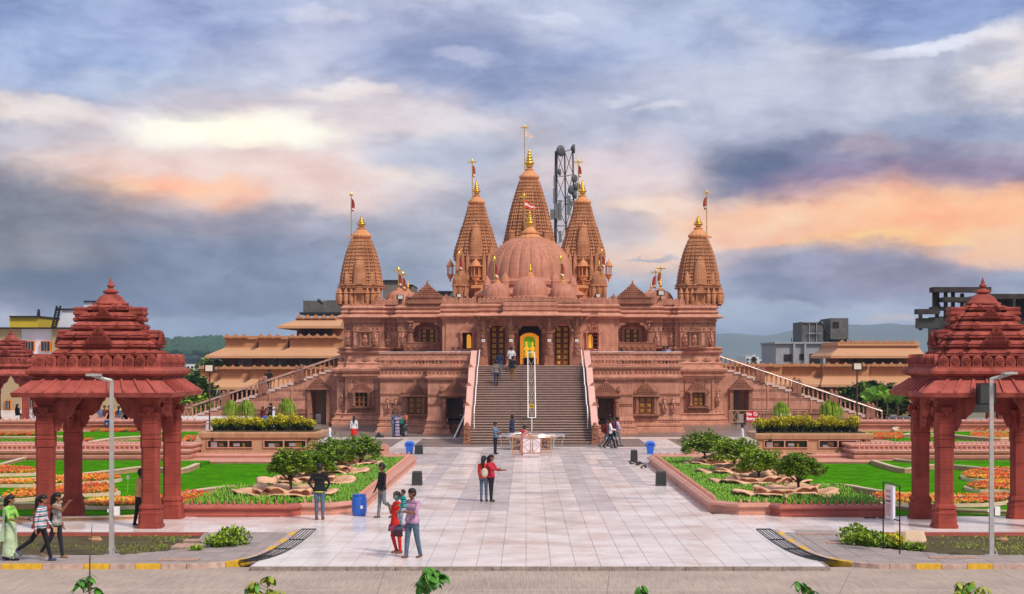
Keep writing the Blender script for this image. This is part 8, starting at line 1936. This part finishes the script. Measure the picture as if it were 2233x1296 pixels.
put(722, 922, 'person in grey-white just inside the left side doorway', 70, 1.55, C('pale_grey', (.40, .40, .46)), C('pale_grey', (.40, .40, .46)), skirt=(.1, .15, .19, .1, C('pale_grey', (.40, .40, .46))))
# on the side stair
for x, lab, a in ((578, 'woman in pink on the left side stair beside a man in black', (200, 1.58, C('dusty_pink', (.45, .2, .22)), maroon)), (588, 'man in black climbing the left side stair', (170, 1.76, black, black, M_skind))):
 D = 137.9; X = WX(x, D); person(lab, X, D, .25+(4.3-.25)*(27.6-abs(X))/12.0-.05, *a)
# --- on the terraces, looking over the balustrade
for x, D, lab, a, kw in ((988, 119.4, 'person in bright red crouching behind the left terrace rail', (60, 1.5, red, red), {}), (1000, 119.4, 'person in a checked shirt crouching behind the left terrace rail', (-60, 1.5, C('check_white', (.42, .34, .32)), black), {}),
      (1356, 119.4, 'woman with long black hair leaning low on the right terrace rail', (180, 1.48, black, black), dict(hair='long')), (1448, 122.6, 'man in dark purple shirt at the end of the right terrace rail', (200, 1.6, C('dark_purple', (.06, .03, .09)), black), {}), (1456, 122.6, 'man in pale shirt at the end of the right terrace rail', (150, 1.62, C('pale_blue', (.35, .40, .55)), black), {})):
 person(lab, WX(x, D), D, 4.42 if x < 1400 else 4.42, *a, **kw)
put(1619, 985, 'person with dark hair in white just left of the right kiosk', 90, 1.5, white, black, M_skind)
# --- benches and sitting people on the far left court
structure(MB().box(-34.5, -20.2, 105, 127, -.1, .98), 'court', M_tile)
def bench(x, D, z, lab, w_=2.2):
 t = thing('stone_bench', lab, 'bench', (x, D, z))
 MB().box(x-w_/2, x+w_/2, D-.25, D+.25, z+.38, z+.46).obj('seat', M_curbp, t)
 for q in (-1, 1):
  m = MB(); m.plate([(x+q*(w_/2+.02)-.16, z), (x+q*(w_/2+.02)+.16, z), (x+q*(w_/2+.02)+.2, z+.5), (x+q*(w_/2+.02)+.1, z+.75), (x+q*(w_/2+.02)-.1, z+.75), (x+q*(w_/2+.02)-.2, z+.5)], D-.3, D+.3); m.obj('end_scroll', M_curbp, t)
Zc = .98
for x, lab in ((222, 'stone bench farthest left in the court, where a man in blue sits'), (258, 'stone bench in the middle of the far left court'), (292, 'stone bench at the right of the far left court')): bench(WX(x, 108), 108, Zc, lab, .9)
seat = dict(L_=(85, 88), R_=(85, 88), sit=True)
for x, D, lab, a, kw in ((215, 108.6, 'man in blue-grey shirt sitting on the left court bench with his back turned', (170, 1.7, bluesh, black, M_skind), {}), (228, 110, 'person in red-brown and yellow sitting in the left court', (20, 1.6, maroon, orange), dict(hair='bun')), (238, 110, 'second person in maroon and yellow sitting in the left court', (-10, 1.6, maroon, yellow), dict(hair='bun')),
       (259, 108.6, 'woman in denim blue sitting with her back turned in the left court', (180, 1.6, jeans, navy), dict(hair='tail')), (269, 109, 'woman with long black hair and yellow top on the court bench', (180, 1.6, yellow, orange), dict(hair='long')), (280, 109.4, 'child in bright yellow sitting at the right of the court group', (150, 1.2, yellow, white), {}), (246, 111, 'person in dark blue trousers and yellow top behind the lamp post', (10, 1.6, orange, navy), {})):
 person(lab, WX(x, D), D, Zc-.42, *a, **seat, **kw)
person('woman in black sitting inside the distant left pavilion', WX(38, 133), 133, .1, 60, 1.6, black, black, hair='long', **seat)
# ------------------------------------------------------------ furniture of the plaza
def barrel(x, yf, label):
 X, Y, Z = GP(x, yf); t = thing('barrel', label, 'barrel', (X, Y+.22, 0)); m = MB(); m.smooth = True
 r_ = .235; h = .68
 m.lathe([(0, r_*.86), (.03, r_*.93), (.12, r_), (.2, r_*1.03), (.22, r_*1.0), (.24, r_*1.03), (.42, r_*1.04), (.44, r_*1.0), (.46, r_*1.04), (.56, r_*1.0), (.62, r_*.9), (.66, r_*.86), (.67, r_*.80), (h, r_*.78)], (X, Y+.22), 24); o = m.obj('body', mat('blue_plastic', (.02, .11, .50), .35, .12, 4, spec=.5), t)
 m = MB(); m.lathe([(h-.04, r_*.93), (h-.02, r_*.95), (h, r_*.93), (h+.01, r_*.7)], (X, Y+.22), 24); m.obj('rim', mat('blue_plastic_rim', (.02, .09, .42), .35, .1), t)
 m = MB(); m.box(X+.06, X+.14, Y-.03, Y-.012, .24, .34); m.obj('torn_sticker', M_white, t)
barrel(782, 1126, 'tall blue plastic barrel standing by the left planter curb')
def crate(x, yf, label):
 X, Y, Z = GP(x, yf); t = thing('dustbin', label, 'dustbin', (X, Y, 0)); m = MB(); mm = mat('blue_bin_plastic', (.02, .13, .62), .35, .1, spec=.5)
 m.prism([(X-.22, Y-.18), (X+.22, Y-.18), (X+.22, Y+.18), (X-.22, Y+.18)], [(.0, -.07), (.5, .0)]); m.obj('bin', mm, t)
 m = MB(); m.prism([(X-.25, Y-.2), (X+.25, Y-.2), (X+.25, Y+.2), (X-.25, Y+.2)], [(.49, 0), (.55, 0), (.64, -.06), (.68, -.14)]); m.obj('lid', mm, t); m = MB(); m.box(X-.13, X+.13, Y-.215, Y-.2, .51, .57); m.obj('flap', mat('blue_flap', (.01, .06, .30), .4), t)
 for q in (-1, 1): m = MB(); m.cbox(X+q*.26, Y, .42, .04, .12, .08); m.obj('handle', mm, t)
crate(893, 990, 'blue lidded dustbin beyond the far left corner of the planter'); crate(1418, 990, 'blue lidded dustbin beyond the far right corner of the planter')
def spk(x, yf, w_, h, label):
 X, Y, Z = GP(x, yf); t = thing('speaker_box', label, 'garden speaker', (X, Y+.2, 0)); m = MB(); m.prism([(X-w_/2, Y), (X+w_/2, Y), (X+w_/2, Y+w_*.9), (X-w_/2, Y+w_*.9)], [(.03, .01), (h*.93, -.01), (h, -.03)]); m.obj('cabinet', M_granite, t)
 m = MB(); m.box(X-w_*.42, X+w_*.42, Y-.02, Y-.005, .1, h*.88); m.obj('grille', mat('speaker_mesh', (.035, .036, .034), .7, .3, 60, .6, 120), t); m = MB(); m.box(X-w_*.5, X+w_*.5, Y-.02, Y+w_*.95, 0, .03); m.obj('foot', M_black, t)
spk(909, 1059, .40, .56, 'dark grey speaker box against the left planter curb'); spk(1442, 1060, .40, .58, 'dark grey speaker box against the right planter curb'); spk(1383, 1008, .33, .6, 'tall dark speaker box at the far right planter corner, shoes round it'); spk(913, 991, .42, .5, 'dark rounded speaker box beside the left blue dustbin')
# shoes left by the right planter corner
r = random.Random(4)
shm = MB(); shm.smooth = True; shm.ell((0, 0, .035), (.14, .05, .035), 8, 5); shm.ell((-.07, 0, .06), (.06, .042, .04), 8, 5); shm = shm.mesh('shoe_upper', M_black); sol = MB().box(-.15, .14, -.05, .05, 0, .018).mesh('sole', mat('tan_sole', (.25, .14, .07), .8))
for i, (x, yf) in enumerate(((1373, 1009), (1378, 1013), (1390, 1015), (1396, 1010), (1400, 1013), (1404, 1018), (1392, 1012), (1408, 1021), (1385, 1010), (1399, 1022))):
 X, Y, Z = GP(x, yf); t = thing('shoe', 'one of the dark shoes left lying round the far right speaker box', 'shoe', (X, Y, 0), rz=r.uniform(0, 6), group='shoes left by the right planter'); link('upper', shm, t); link('sole', sol, t)
for i, (x, yf, lab) in enumerate(((828, 954, 'black cloth bag dumped on the paving left of the picture group'),)):
 X, Y, Z = GP(x, yf); t = thing('cloth_bag', lab, 'bag', (X, Y, 0)); m = MB(); m.smooth = True; m.ell((X, Y, .08), (.32, .2, .1), 10, 6); m.ell((X-.06, Y, .18), (.13, .12, .14), 8, 6); m.obj('bag', M_black, t); m = MB(); m.tube([(X-.1, Y, .25), (X-.06, Y, .36), (X, Y, .28)], .02, 5); m.obj('strap', M_black, t)
X, Y, Z = GP(1908, 1131); t = thing('shoe_heap', 'dark slippers by the red curb behind the notice board', 'slippers', (X, Y, 0));
for q in (-.25, -.05, .2): m = MB(); m.ell((X+q, Y, .03), (.11, .05, .03), 8, 4); m.obj('slipper', mat('dark_red_slipper', (.10, .03, .02), .6), t)
# stone bowl with ring rail
D = 98.2; bxc = WX(1160, D)
t = thing('stone_bowl', 'large carved sandstone offering bowl on a plinth at the stair foot', 'stone bowl', (bxc, D, 0)); m = MB(); m.smooth = True
m.lathe([(0, 1.05), (.06, 1.1), (.12, 1.0), (.16, .75), (.24, .62), (.34, .75), (.5, 1.05), (.66, 1.4), (.74, 1.62), (.76, 1.62), (.74, 1.5), (.62, 1.2), (.5, .8), (.46, .1)], (bxc, D), 32); m.obj('bowl', mat('bowl_stone', (.40, .22, .15), .6, .15, 3, .2), t)
for q in range(8):
 a = q*math.pi/4+.3; m = MB(); m.smooth = True; m.ell((bxc+math.cos(a)*1.25, D+math.sin(a)*1.25, .68), (.24, .24, .16), 10, 6); m.obj('lotus_bud', mat('pale_bud_stone', (.66, .44, .34), .6, .1), t)
t = thing('ring_rail', 'white tubular ring rail round the stone bowl', 'rail', (bxc, D, 0)); m = MB(); ring = [(bxc+math.cos(i*math.pi/16)*1.85, D+math.sin(i*math.pi/16)*1.6, .83) for i in range(33)]; m.tube(ring, .028, 6); m.obj('ring', M_steel, t); m = MB(); m.tube([(p[0], p[1], .74) for p in ring], .02, 6); m.obj('lower_ring', M_steel, t)
for q in (0, 4, 8, 12, 16, 20, 24, 28): x, y, z = ring[q]; m = MB(); m.tube([(x, y, .83), (x-.08*(x-bxc), y, .4), (x-.1*(x-bxc), y, 0)], .022, 5); m.obj('leg', M_steel, t)
# barricade with the sign seen from behind
D = GP(1160, 998)[1]; x0, x1 = WX(1117.5, D), WX(1201.5, D); zt = WZ(950, D); M_bar = mat('tan_barricade_paint', (.50, .25, .13), .6, .15, 6)
t = thing('barricade', 'tan tube crowd barricade before the stone bowl', 'barricade', ((x0+x1)/2, D, 0))
for x in (x0, x1): MB().cbox(x, D, (zt)/2, .045, .045, zt).obj('post', M_bar, t)
for z in (zt-.02, .24): MB().box(x0, x1, D-.02, D+.02, z-.02, z+.02).obj('rail', M_bar, t)
MB().box(x0, x1, D-.01, D+.01, zt-.13, zt-.11).obj('rail', M_bar, t)
W3 = (x1-x0); xs = [x0+.14, (x0+x1)/2-.55, (x0+x1)/2-.05, (x0+x1)/2+.06, (x0+x1)/2+.5, x1-.14]
for x in xs: MB().cbox(x, D, (zt+.24)/2, .022, .022, zt-.26).obj('bar', M_bar, t)
zm = (zt+.24)/2
for a, b, c, d in ((xs[0], .26, xs[1], zt-.3), (xs[0]+.05, zt-.14, xs[1]-.15, zm+.1), (xs[1], zm, xs[2], zt-.12), (xs[1], zm, xs[2], .26), (xs[4], zm, xs[3], zt-.12), (xs[4], zm, xs[3], .26), (xs[4], zm, xs[5]-.05, .26), (xs[4]+.15, zm+.1, xs[5]-.08, zt-.14)): MB().tube([(a, D, b), (c, D, d)], .011, 5).obj('diagonal', M_bar, t)
sgx0, sgx1 = WX(1140.5, D), WX(1178.5, D); t = thing('sign_board', 'white sign board on the far side of the barricade, its writing showing through reversed', 'sign', ((sgx0+sgx1)/2, D, .1))
M_sg = mat('translucent_sign', (.80, .70, .74), .6, .03); MB().box(sgx0, sgx1, D+.03, D+.05, .10, zt-.14).obj('panel', M_sg, t); MB().box(sgx0-.03, sgx1+.03, D+.052, D+.06, .08, zt-.12).obj('frame', M_bar, t)
M_ghost = mat('reversed_lettering', (.62, .54, .60), .7, .02)
def text(s_, x, y, z, size, m_, parent, name='lettering', mirror=False, bold=0, align='CENTER'):
 c = bpy.data.curves.new(name, 'FONT'); c.body = s_; c.size = size; c.align_x = align; c.align_y = 'CENTER'; c.extrude = .003; c.offset = bold; c.materials.append(m_)
 o = bpy.data.objects.new(name, c); COL.objects.link(o); o.rotation_euler = (R(90), 0, 0); og = ORG.get(parent.name, Vector((0, 0, 0))); o.location = Vector((x, y, z))-og
 m2 = bpy.data.meshes.new_from_object(o.evaluated_get(bpy.context.evaluated_depsgraph_get())); m2.materials.clear(); m2.materials.append(m_); q = bpy.data.objects.new(name, m2); q.rotation_euler = o.rotation_euler; q.location = o.location; bpy.data.objects.remove(o); COL.objects.link(q); q.parent = parent
 if mirror: q.scale = (-1, 1, 1)
 return q
text('\u0928\u093f\u0915\u093e\u0938', (sgx0+sgx1)/2, D+.022, .62, .30, M_ghost, t, mirror=True, bold=.004); text('\u092c\u0902\u0926', (sgx0+sgx1)/2, D+.022, .34, .22, M_ghost, t, mirror=True, bold=.003)
# leaning white boards by the left newel
t = thing('folded_ladder', 'white-edged board leaning against the left side of the grand stair', 'leaning board', (WX(998, 116), 115, 0))
a = Vector((WX(990, 112), 112, .03)); b = Vector((WX(1020, 112), 113.2, WZ(888, 112.5))); m = MB(); m.tube([a, b], .06, 4, flat=.6); m.obj('edge', M_white, t); m = MB(); m.add([tuple(a+Vector((.05, .1, 0))), tuple(b+Vector((.03, .1, 0))), tuple(b+Vector((.08, .8, -.1))), tuple(a+Vector((.25, .9, 0)))], [(0, 1, 2, 3)]); m.obj('board', M_black, t)
# red ladder on the right upper wall
D = 125.6; t = thing('ladder', 'dark red ladder leaning on the wall right of the porch', 'ladder', (WX(1297, D), D, PF)); M_rl = mat('dark_red_ladder', (.22, .03, .02), .6, .1)
for x in (1291, 1303.5): m = MB(); m.tube([(WX(x, D), D-.4, PF), (WX(x-.5, D), D+.1, WZ(684, D))], .035, 5); m.obj('rail', M_rl, t)
for k in range(14): z = PF+.25+k*.27; u = (z-PF)/(WZ(684, D)-PF); m = MB(); m.tube([(WX(1291, D), D-.4+.5*u, z), (WX(1303, D), D-.4+.5*u, z)], .022, 5); m.obj('rung', M_rl, t)
# framed notice board at the right
t = thing('sign_stand', 'black steel frame standing in the right verge holding a notice', 'sign frame', (WX(1945, 44.9), 44.9, 0));
pa = (WX(1926, 45.6), 45.6); pb = (WX(1962, 44.5), 44.5); za, zb = WZ(1051, 45.6), WZ(1060, 44.5); z2a, z2b = WZ(1126, 45.6), WZ(1136, 44.5)
MB().tube([(pa[0], pa[1], -.1), (pa[0], pa[1], za)], .018, 4).obj('post', M_black, t); MB().tube([(pb[0], pb[1], -.1), (pb[0], pb[1], zb)], .018, 4).obj('post', M_black, t)
MB().tube([(pa[0], pa[1], za), (pb[0], pb[1], zb)], .018, 4).obj('top_bar', M_black, t); MB().tube([(pa[0], pa[1], z2a), (pb[0], pb[1], z2b)], .018, 4).obj('bottom_bar', M_black, t)
A, B_ = Vector((pa[0], pa[1], 0)), Vector((pb[0], pb[1], 0)); nd = thing('notice_board', 'pink and white notice board with dark lines of writing hanging in the black frame', 'notice board', tuple(A.lerp(B_, .4)+Vector((0, 0, za-.1))))
q0, q1 = A.lerp(B_, .18), A.lerp(B_, .58); zt_, zb_ = za-.06, z2a-.02; du = (q1-q0); dn = Vector((-du.y, du.x, 0)).normalized()*-1
def slab(mb, u0, u1, z0, z1, off, th):
 p = [q0+du*u0+dn*off, q0+du*u1+dn*off, q0+du*u1+dn*(off-th), q0+du*u0+dn*(off-th)]; mb.prism([(v.x, v.y) for v in p][::1], [(z0, 0), (z1, 0)]); return mb
if dn.y > 0: dn = -dn
M_np = mat('notice_pink', (.74, .42, .44), .6, .08, 2, col2=(.80, .62, .64)); slab(MB(), 0, 1, zb_, zt_, .03, .06).obj('panel', M_np, nd); slab(MB(), 1.0, 1.22, zb_-.01, zt_-.01, .03, .06).obj('side', mat('notice_side', (.78, .76, .86), .5, .03), nd)
M_ink = mat('notice_ink', (.20, .05, .06), .7, .1); H_ = zt_-zb_
for (u0, u1, v0, v1) in [(.15, .42, .84, .855), (.55, .85, .84, .855), (.18, .22, .79, .84), (.34, .38, .78, .84), (.6, .64, .78, .84), (.76, .8, .79, .84), (.15, .85, .72-.04, .70-.01), (.2, .25, .63, .69), (.34, .40, .64, .69), (.55, .61, .62, .69), (.72, .78, .63, .69), (.12, .88, .50, .555)]+[(.12, .88 if k % 2 else .8, .42-k*.055, .432-k*.055) for k in range(7)]:
 v0, v1 = min(v0, v1), max(v0, v1); slab(MB(), u0, u1, zb_+H_*v0, zb_+H_*v1, .036, .004).obj('ink_mark', M_ink, nd)
# No Entry boards
M_sr = mat('sign_red', (.55, .008, .02), .5, .05)
def no_entry(x, yt, yb, D, w_, label, bars=True, cut=False):
 X = WX(x, D); z0, z1 = WZ(yb, D), WZ(yt, D); t = thing('no_entry_sign', label, 'sign', (X, D, z0)); wd = w_/F*D
 MB().box(X-wd/2, X+wd/2, D, D+.03, z0, z1).obj('panel', M_sr, t); h = z1-z0
 text('No', X-wd*.46, D-.006, z0+h*.72, h*.40, M_white, t, bold=.012, align='LEFT'); text('Entry', X-wd*.46, D-.006, z0+h*.26, h*.40, M_white, t, bold=.012, align='LEFT')
 rg = [(X+wd*.27+math.cos(i*math.pi/10)*wd*.15, D-.02, z0+h*.72+math.sin(i*math.pi/10)*wd*.15) for i in range(21)]; MB().tube(rg, wd*.028, 5).obj('ring', M_white, t); MB().tube([(X+wd*.27-wd*.1, D-.02, z0+h*.72+wd*.1), (X+wd*.27+wd*.1, D-.02, z0+h*.72-wd*.1)], wd*.025, 5).obj('slash', M_white, t)
def fence_row(x0, x1, yt, yb, D, n, label, m_):
 t = thing('barricade', label, 'barricade', (WX((x0+x1)/2, D), D, 0)); a, b = WX(x0, D), WX(x1, D); zt, zb = WZ(yt, D), WZ(yb, D)
 for z in (zt, zb): MB().tube([(a, D, z), (b, D, z)], .03, 5).obj('rail', m_, t)
 for i in range(n+1):
  x = a+(b-a)*i/n; MB().tube([(x, D, 0 if D < 140 else zb-.2), (x, D, zt)], .03, 5).obj('post', m_, t)
  if i < n: x2 = a+(b-a)*(i+1)/n; MB().tube([(x, D, zb), (x2, D, zt)], .018, 4).obj('diagonal', m_, t); MB().tube([(x, D, zt), (x2, D, zb)], .018, 4).obj('diagonal', m_, t)
no_entry(1640, 897.5, 919, 126, 26, 'red No Entry sign board on the barricade right of the temple'); no_entry(1714, 897.5, 919, 126, 25, 'red No Entry board half hidden by the fountain plant on the right kiosk')
fence_row(1590, 1760, 896, 921, 126.2, 9, 'pale tube barricades carrying the red signs at the right', mat('pale_barricade', (.45, .28, .18), .6, .1))
no_entry(88, 896, 915, 132, 25, 'red No Entry board seen left of the left pavilion pillar'); fence_row(58, 120, 895, 916, 132.2, 4, 'white gate barrier beside the far left No Entry board', M_white)
MB_ = MB(); px_box(MB_, 60, 76, 897, 914, 132.4, .05); tt = thing('gate_panel', 'pale panel behind crossed bars at the far left gate', 'gate', (WX(68, 132.4), 132.4, 0)); MB_.obj('panel', mat('pale_panel', (.55, .56, .60), .6), tt); m = MB(); px_box(m, 60, 61, 896, 930, 132.3, .05); m.obj('post', M_black, tt)
fence_row(383, 420, 890, 920, 122, 2, 'thin tube barrier at the foot of the left side stair', mat('pale_barricade', (.45, .28, .18), .6, .1))
# scroll-ended low benches near the planters
for x, yf, lab in ((838, 1000, 'curled sandstone bench end at the far left planter corner'), (1512, 1000, 'curled sandstone bench end at the far right planter corner')):
 X, Y, Z = GP(x, 992); t = thing('stone_bench', lab, 'stone bench', (X, Y, 0)); m = MB(); sg = 1 if x > 1000 else -1
 prof = [(math.cos(i*math.pi/8)*.26, math.sin(i*math.pi/8)*.30+.28) for i in range(9)]+[(-.26, 0), (.26, 0)]
 m.plate([(X+a, b) for a, b in prof[::-1]][::-1][::-1], Y-.2, Y+.2); m.obj('end_scroll', M_curbp, t); MB().box(*sorted((X, X+sg*1.5)), Y-.2, Y+.2, .22, .30).obj('seat', M_curbp, t); MB().box(*sorted((X+sg*1.2, X+sg*1.35)), Y-.15, Y+.15, 0, .22).obj('leg', M_curbp, t)
# small garden lamp and bits on the lawn
X, Y, Z = GP(278, 1075, ZL); t = thing('garden_lamp', 'small green-stemmed spot lamp on the left lawn', 'garden lamp', (X, Y, ZL)); MB().tube([(X, Y, ZL), (X+.02, Y, ZL+.5)], .015, 5).obj('stem', mat('green_tube', (.2, .45, .05), .5), t); MB().cbox(X+.02, Y, ZL+.56, .09, .08, .13).obj('head', M_pole, t)
X, Y, Z = GP(1926, 1004, ZL); t = thing('bucket', 'blue and white paint bucket by the steps right of the kiosk', 'bucket', (X, Y, ZL)); MB().lathe([(ZL, .15), (ZL+.3, .19)], (X, Y), 14).obj('pail', mat('pail_white', (.5, .52, .56), .5), t); MB().lathe([(ZL+.2, .185), (ZL+.32, .2), (ZL+.33, .18)], (X, Y), 14).obj('lid', mat('pail_blue', (.02, .08, .3), .4), t)
X, Y, Z = GP(235, 941, .98); t = thing('dustbin', 'blue bin with a yellow mark on the far left terrace edge', 'dustbin', (WX(234, 102.6), 102.6, 1.2)); MB().cbox(WX(234, 102.4), 102.4, 1.33, .30, .2, .32).obj('bin', mat('bin_dark_blue', (.01, .05, .22), .4), t); MB().cbox(WX(233, 102.3), 102.28, 1.28, .1, .02, .1).obj('mark', M_yel, t)
# verge details: slabs, stones, weeds
for x, yf, w_, d_, lab, mm in ((415, 1196, .9, .9, 'tan brick cover slab in the left verge, nearer one', 'cover_brick'), (432, 1184, .75, .5, 'tan brick cover slab in the left verge behind the nearer one', 'cover_brick')):
 X, Y, Z = GP(x, yf, -.1); t = thing('cover_slab', lab, 'cover slab', (X, Y, -.1)); m = MB(); m.box(X-w_/2, X+w_/2, Y-d_/2, Y+d_/2, -.12, -.03); m.obj('slab', mat('slab_edge', (.30, .22, .17), .9, .2), t)
 for i in range(5):
  for j in range(3): MB().cbox(X-w_/2+(i+.5)*w_/5, Y-d_/2+(j+.5)*d_/3, -.02, w_/5-.03, d_/3-.03, .02).obj('brick', MATS['cover_brick'], t)
for x, yf, s_, lab in ((208, 1180, .16, 'tan block standing on the left verge near the lamp post'), (1930, 1185, .3, 'pale boulder in the weeds behind the notice frame'), (1985, 1183, .42, 'flat tan boulder at the right verge'), (2186, 1180, .14, 'small electric box stone under the right platform edge')):
 X, Y, Z = GP(x, yf, -.1); t = thing('boulder', lab, 'stone', (X, Y, -.1)); m = MB(); pl_ = [(X+s_*math.cos(k*1.05)*(1+.2*math.sin(k*3)), Y+s_*.7*math.sin(k*1.05)) for k in range(6)]; m.prism(pl_, [(-.15, 0), (-.05, .03), (-.1+s_*.6, -.02), (-.1+s_*.75, -.1*s_)]); m.obj('rock', M_tanl if s_ > .2 else M_tan, t); m = MB(); m.ell((X+.02, Y, -.1+s_*.3), (s_*.8, s_*.6, s_*.42), 7, 4); m.obj('face', M_tan, t)
def bush(x, yf, h, w_, n, lab, seed, mats=None):
 X, Y, Z = GP(x, yf, -.1); return shrub('bush', lab, X, Y, -.12, h, w_, n, seed, mats or [M_leaf2, M_leaf], None, leaf=(.11, .035))
bush(505, 1196, .62, .42, 520, 'leafy green bush at the inner end of the left verge', 1); bush(478, 1200, .45, .38, 360, 'lower bush in front of the larger one in the left verge', 2); bush(428, 1208, .22, .16, 90, 'small weed beside the tan cover slabs', 3)
bush(1865, 1190, .6, .4, 480, 'upright bush at the inner end of the right verge', 4); bush(1895, 1196, .5, .55, 620, 'spreading bush left of the notice frame', 5); bush(1948, 1196, .42, .3, 300, 'weedy bush between the posts of the notice frame', 6, [M_leafy, M_leaf2]); bush(1990, 1200, .22, .3, 160, 'low weeds right of the notice frame', 7)
vs = MB(); r = random.Random(77)
for i in range(12000):
 x = r.choice((-1, 1))*r.uniform(9.8, 20); y = r.uniform(44.6, 50.0)
 if math.sin(x*1.1)+math.sin(y*1.9+x*.5)+r.uniform(-1, 1) < .35: continue
 h = r.uniform(.02, .08); a = r.uniform(0, 6.3); w_ = .01; vs.mi = 0 if r.random() < .6 else 1
 vs.add([(x-w_, y, -.1), (x+w_, y, -.1), (x+math.cos(a)*.05, y+math.sin(a)*.05, -.1+h)], [(0, 1, 2)])
stuff(vs, 'verge_weeds', [M_leaf2, mat('dry_weed', (.20, .16, .05), .9, .3, 5)], 'thin weeds and dry grass scattered over the brown verges', 'weeds')
structure(MB().box(-40, 40, 20, 33.5, -.16, -.12), 'near_verge', M_soil)
# saplings at the near roadside: only their tops show
lf = MB(); vs_ = []; n = 6
for i in range(n+1):
 u = i/n; wv = math.sin(math.pi*min(1, u*.92+.06))**.8*.042; zz = -.05*u*u; vs_ += [(-wv, u*.15, zz-.008), (0, u*.15, zz), (wv, u*.15, zz-.008)]
fs_ = []
for i in range(n): a = i*3; fs_ += [(a, a+1, a+4, a+3), (a+1, a+2, a+5, a+4)]
lf.smooth = True; lf.add(vs_, fs_); M_sap = mat('sapling_leaf', (.03, .15, .01), .45, .3, 8, spec=.4, col2=(.07, .24, .015)); M_sapy = mat('sapling_leaf_yellow', (.18, .22, .015), .45, .3, 8, spec=.4, col2=(.30, .32, .02)); lme = lf.mesh('leaf', M_sap); lf.mesh('leaf_y', M_sapy); lmy = bpy.data.meshes['leaf_y']
for x, yt, D, w_, nl, lab, stake, yel in ((193, 1249, 31.5, .30, 20, 'sapling top beside a bare stake at the bottom left', True, 0), (583, 1254, 31.5, .34, 26, 'drooping yellowish sapling top, second from the left', False, 1), (935, 1236, 31, .30, 34, 'tallest sapling top below the couple with the boy', False, 0), (1397, 1275, 31.5, .28, 14, 'sapling top with few leaves right of centre', False, 0), (1742, 1267, 31.5, .28, 16, 'sapling top beneath the right drain grate', False, 0), (2116, 1266, 31.5, .42, 26, 'broad sapling top at the bottom right', False, 1)):
 X = WX(x, D); zt = WZ(yt, D); t = thing('sapling', lab, 'sapling', (X, D, -.12)); r = random.Random(x); zb = zt-.75
 m = MB(); m.tube([(X, D, -.12), (X+.02, D, zb), (X+.0, D, zt-.1)], .012, 5, rs=[.018, .014, .006])
 br = []
 for k in range(7 if nl > 15 else 4): a = r.uniform(0, 6.3); e = (X+math.cos(a)*w_*r.uniform(.3, .9), D+math.sin(a)*w_*.7, zt-r.uniform(.02, .5)); b0 = (X, D, e[2]-.12); m.tube([b0, e], .006, 4); br.append(e)
 br.append((X, D, zt-.03)); m.obj('stem', mat('green_stem', (.12, .15, .04), .7, .2), t)
 for i in range(int(nl*3.4)):
  b = br[i % len(br)]; a = r.uniform(0, 6.28); o = link('leaf', lmy if (yel and r.random() < .5) else lme, t, (b[0]+r.uniform(-.05, .05), b[1]+r.uniform(-.05, .05), b[2]+r.uniform(-.06, .03)), rot=(r.uniform(-1.0, -.1), r.uniform(-.4, .4), a), sc_=r.uniform(.85, 1.5))
 if stake: tt = thing('stake', 'thin bare wooden stake rising past the left kerb', 'stake', (X+.04, D-.1, -.1)); m = MB(); m.tube([(X+.04, D-.1, -.1), (X+.05, D-.1, WZ(1215, D)), (X+.09, D-.1, WZ(1143, D))], .014, 5, rs=[.02, .014, .006]); m.obj('stick', M_bark, tt)
t = thing('hose', 'black hose curling through the left verge', 'hose', (-11.5, 45.5, -.1)); P = smooth_path([GP(x, y, -.1)[:2] for x, y in ((318, 1212), (335, 1206), (360, 1203), (395, 1202), (410, 1198))], 5); m = MB(); m.tube([(a, b, -.08) for a, b in P], .02, 5); m.obj('tube', M_black, t)
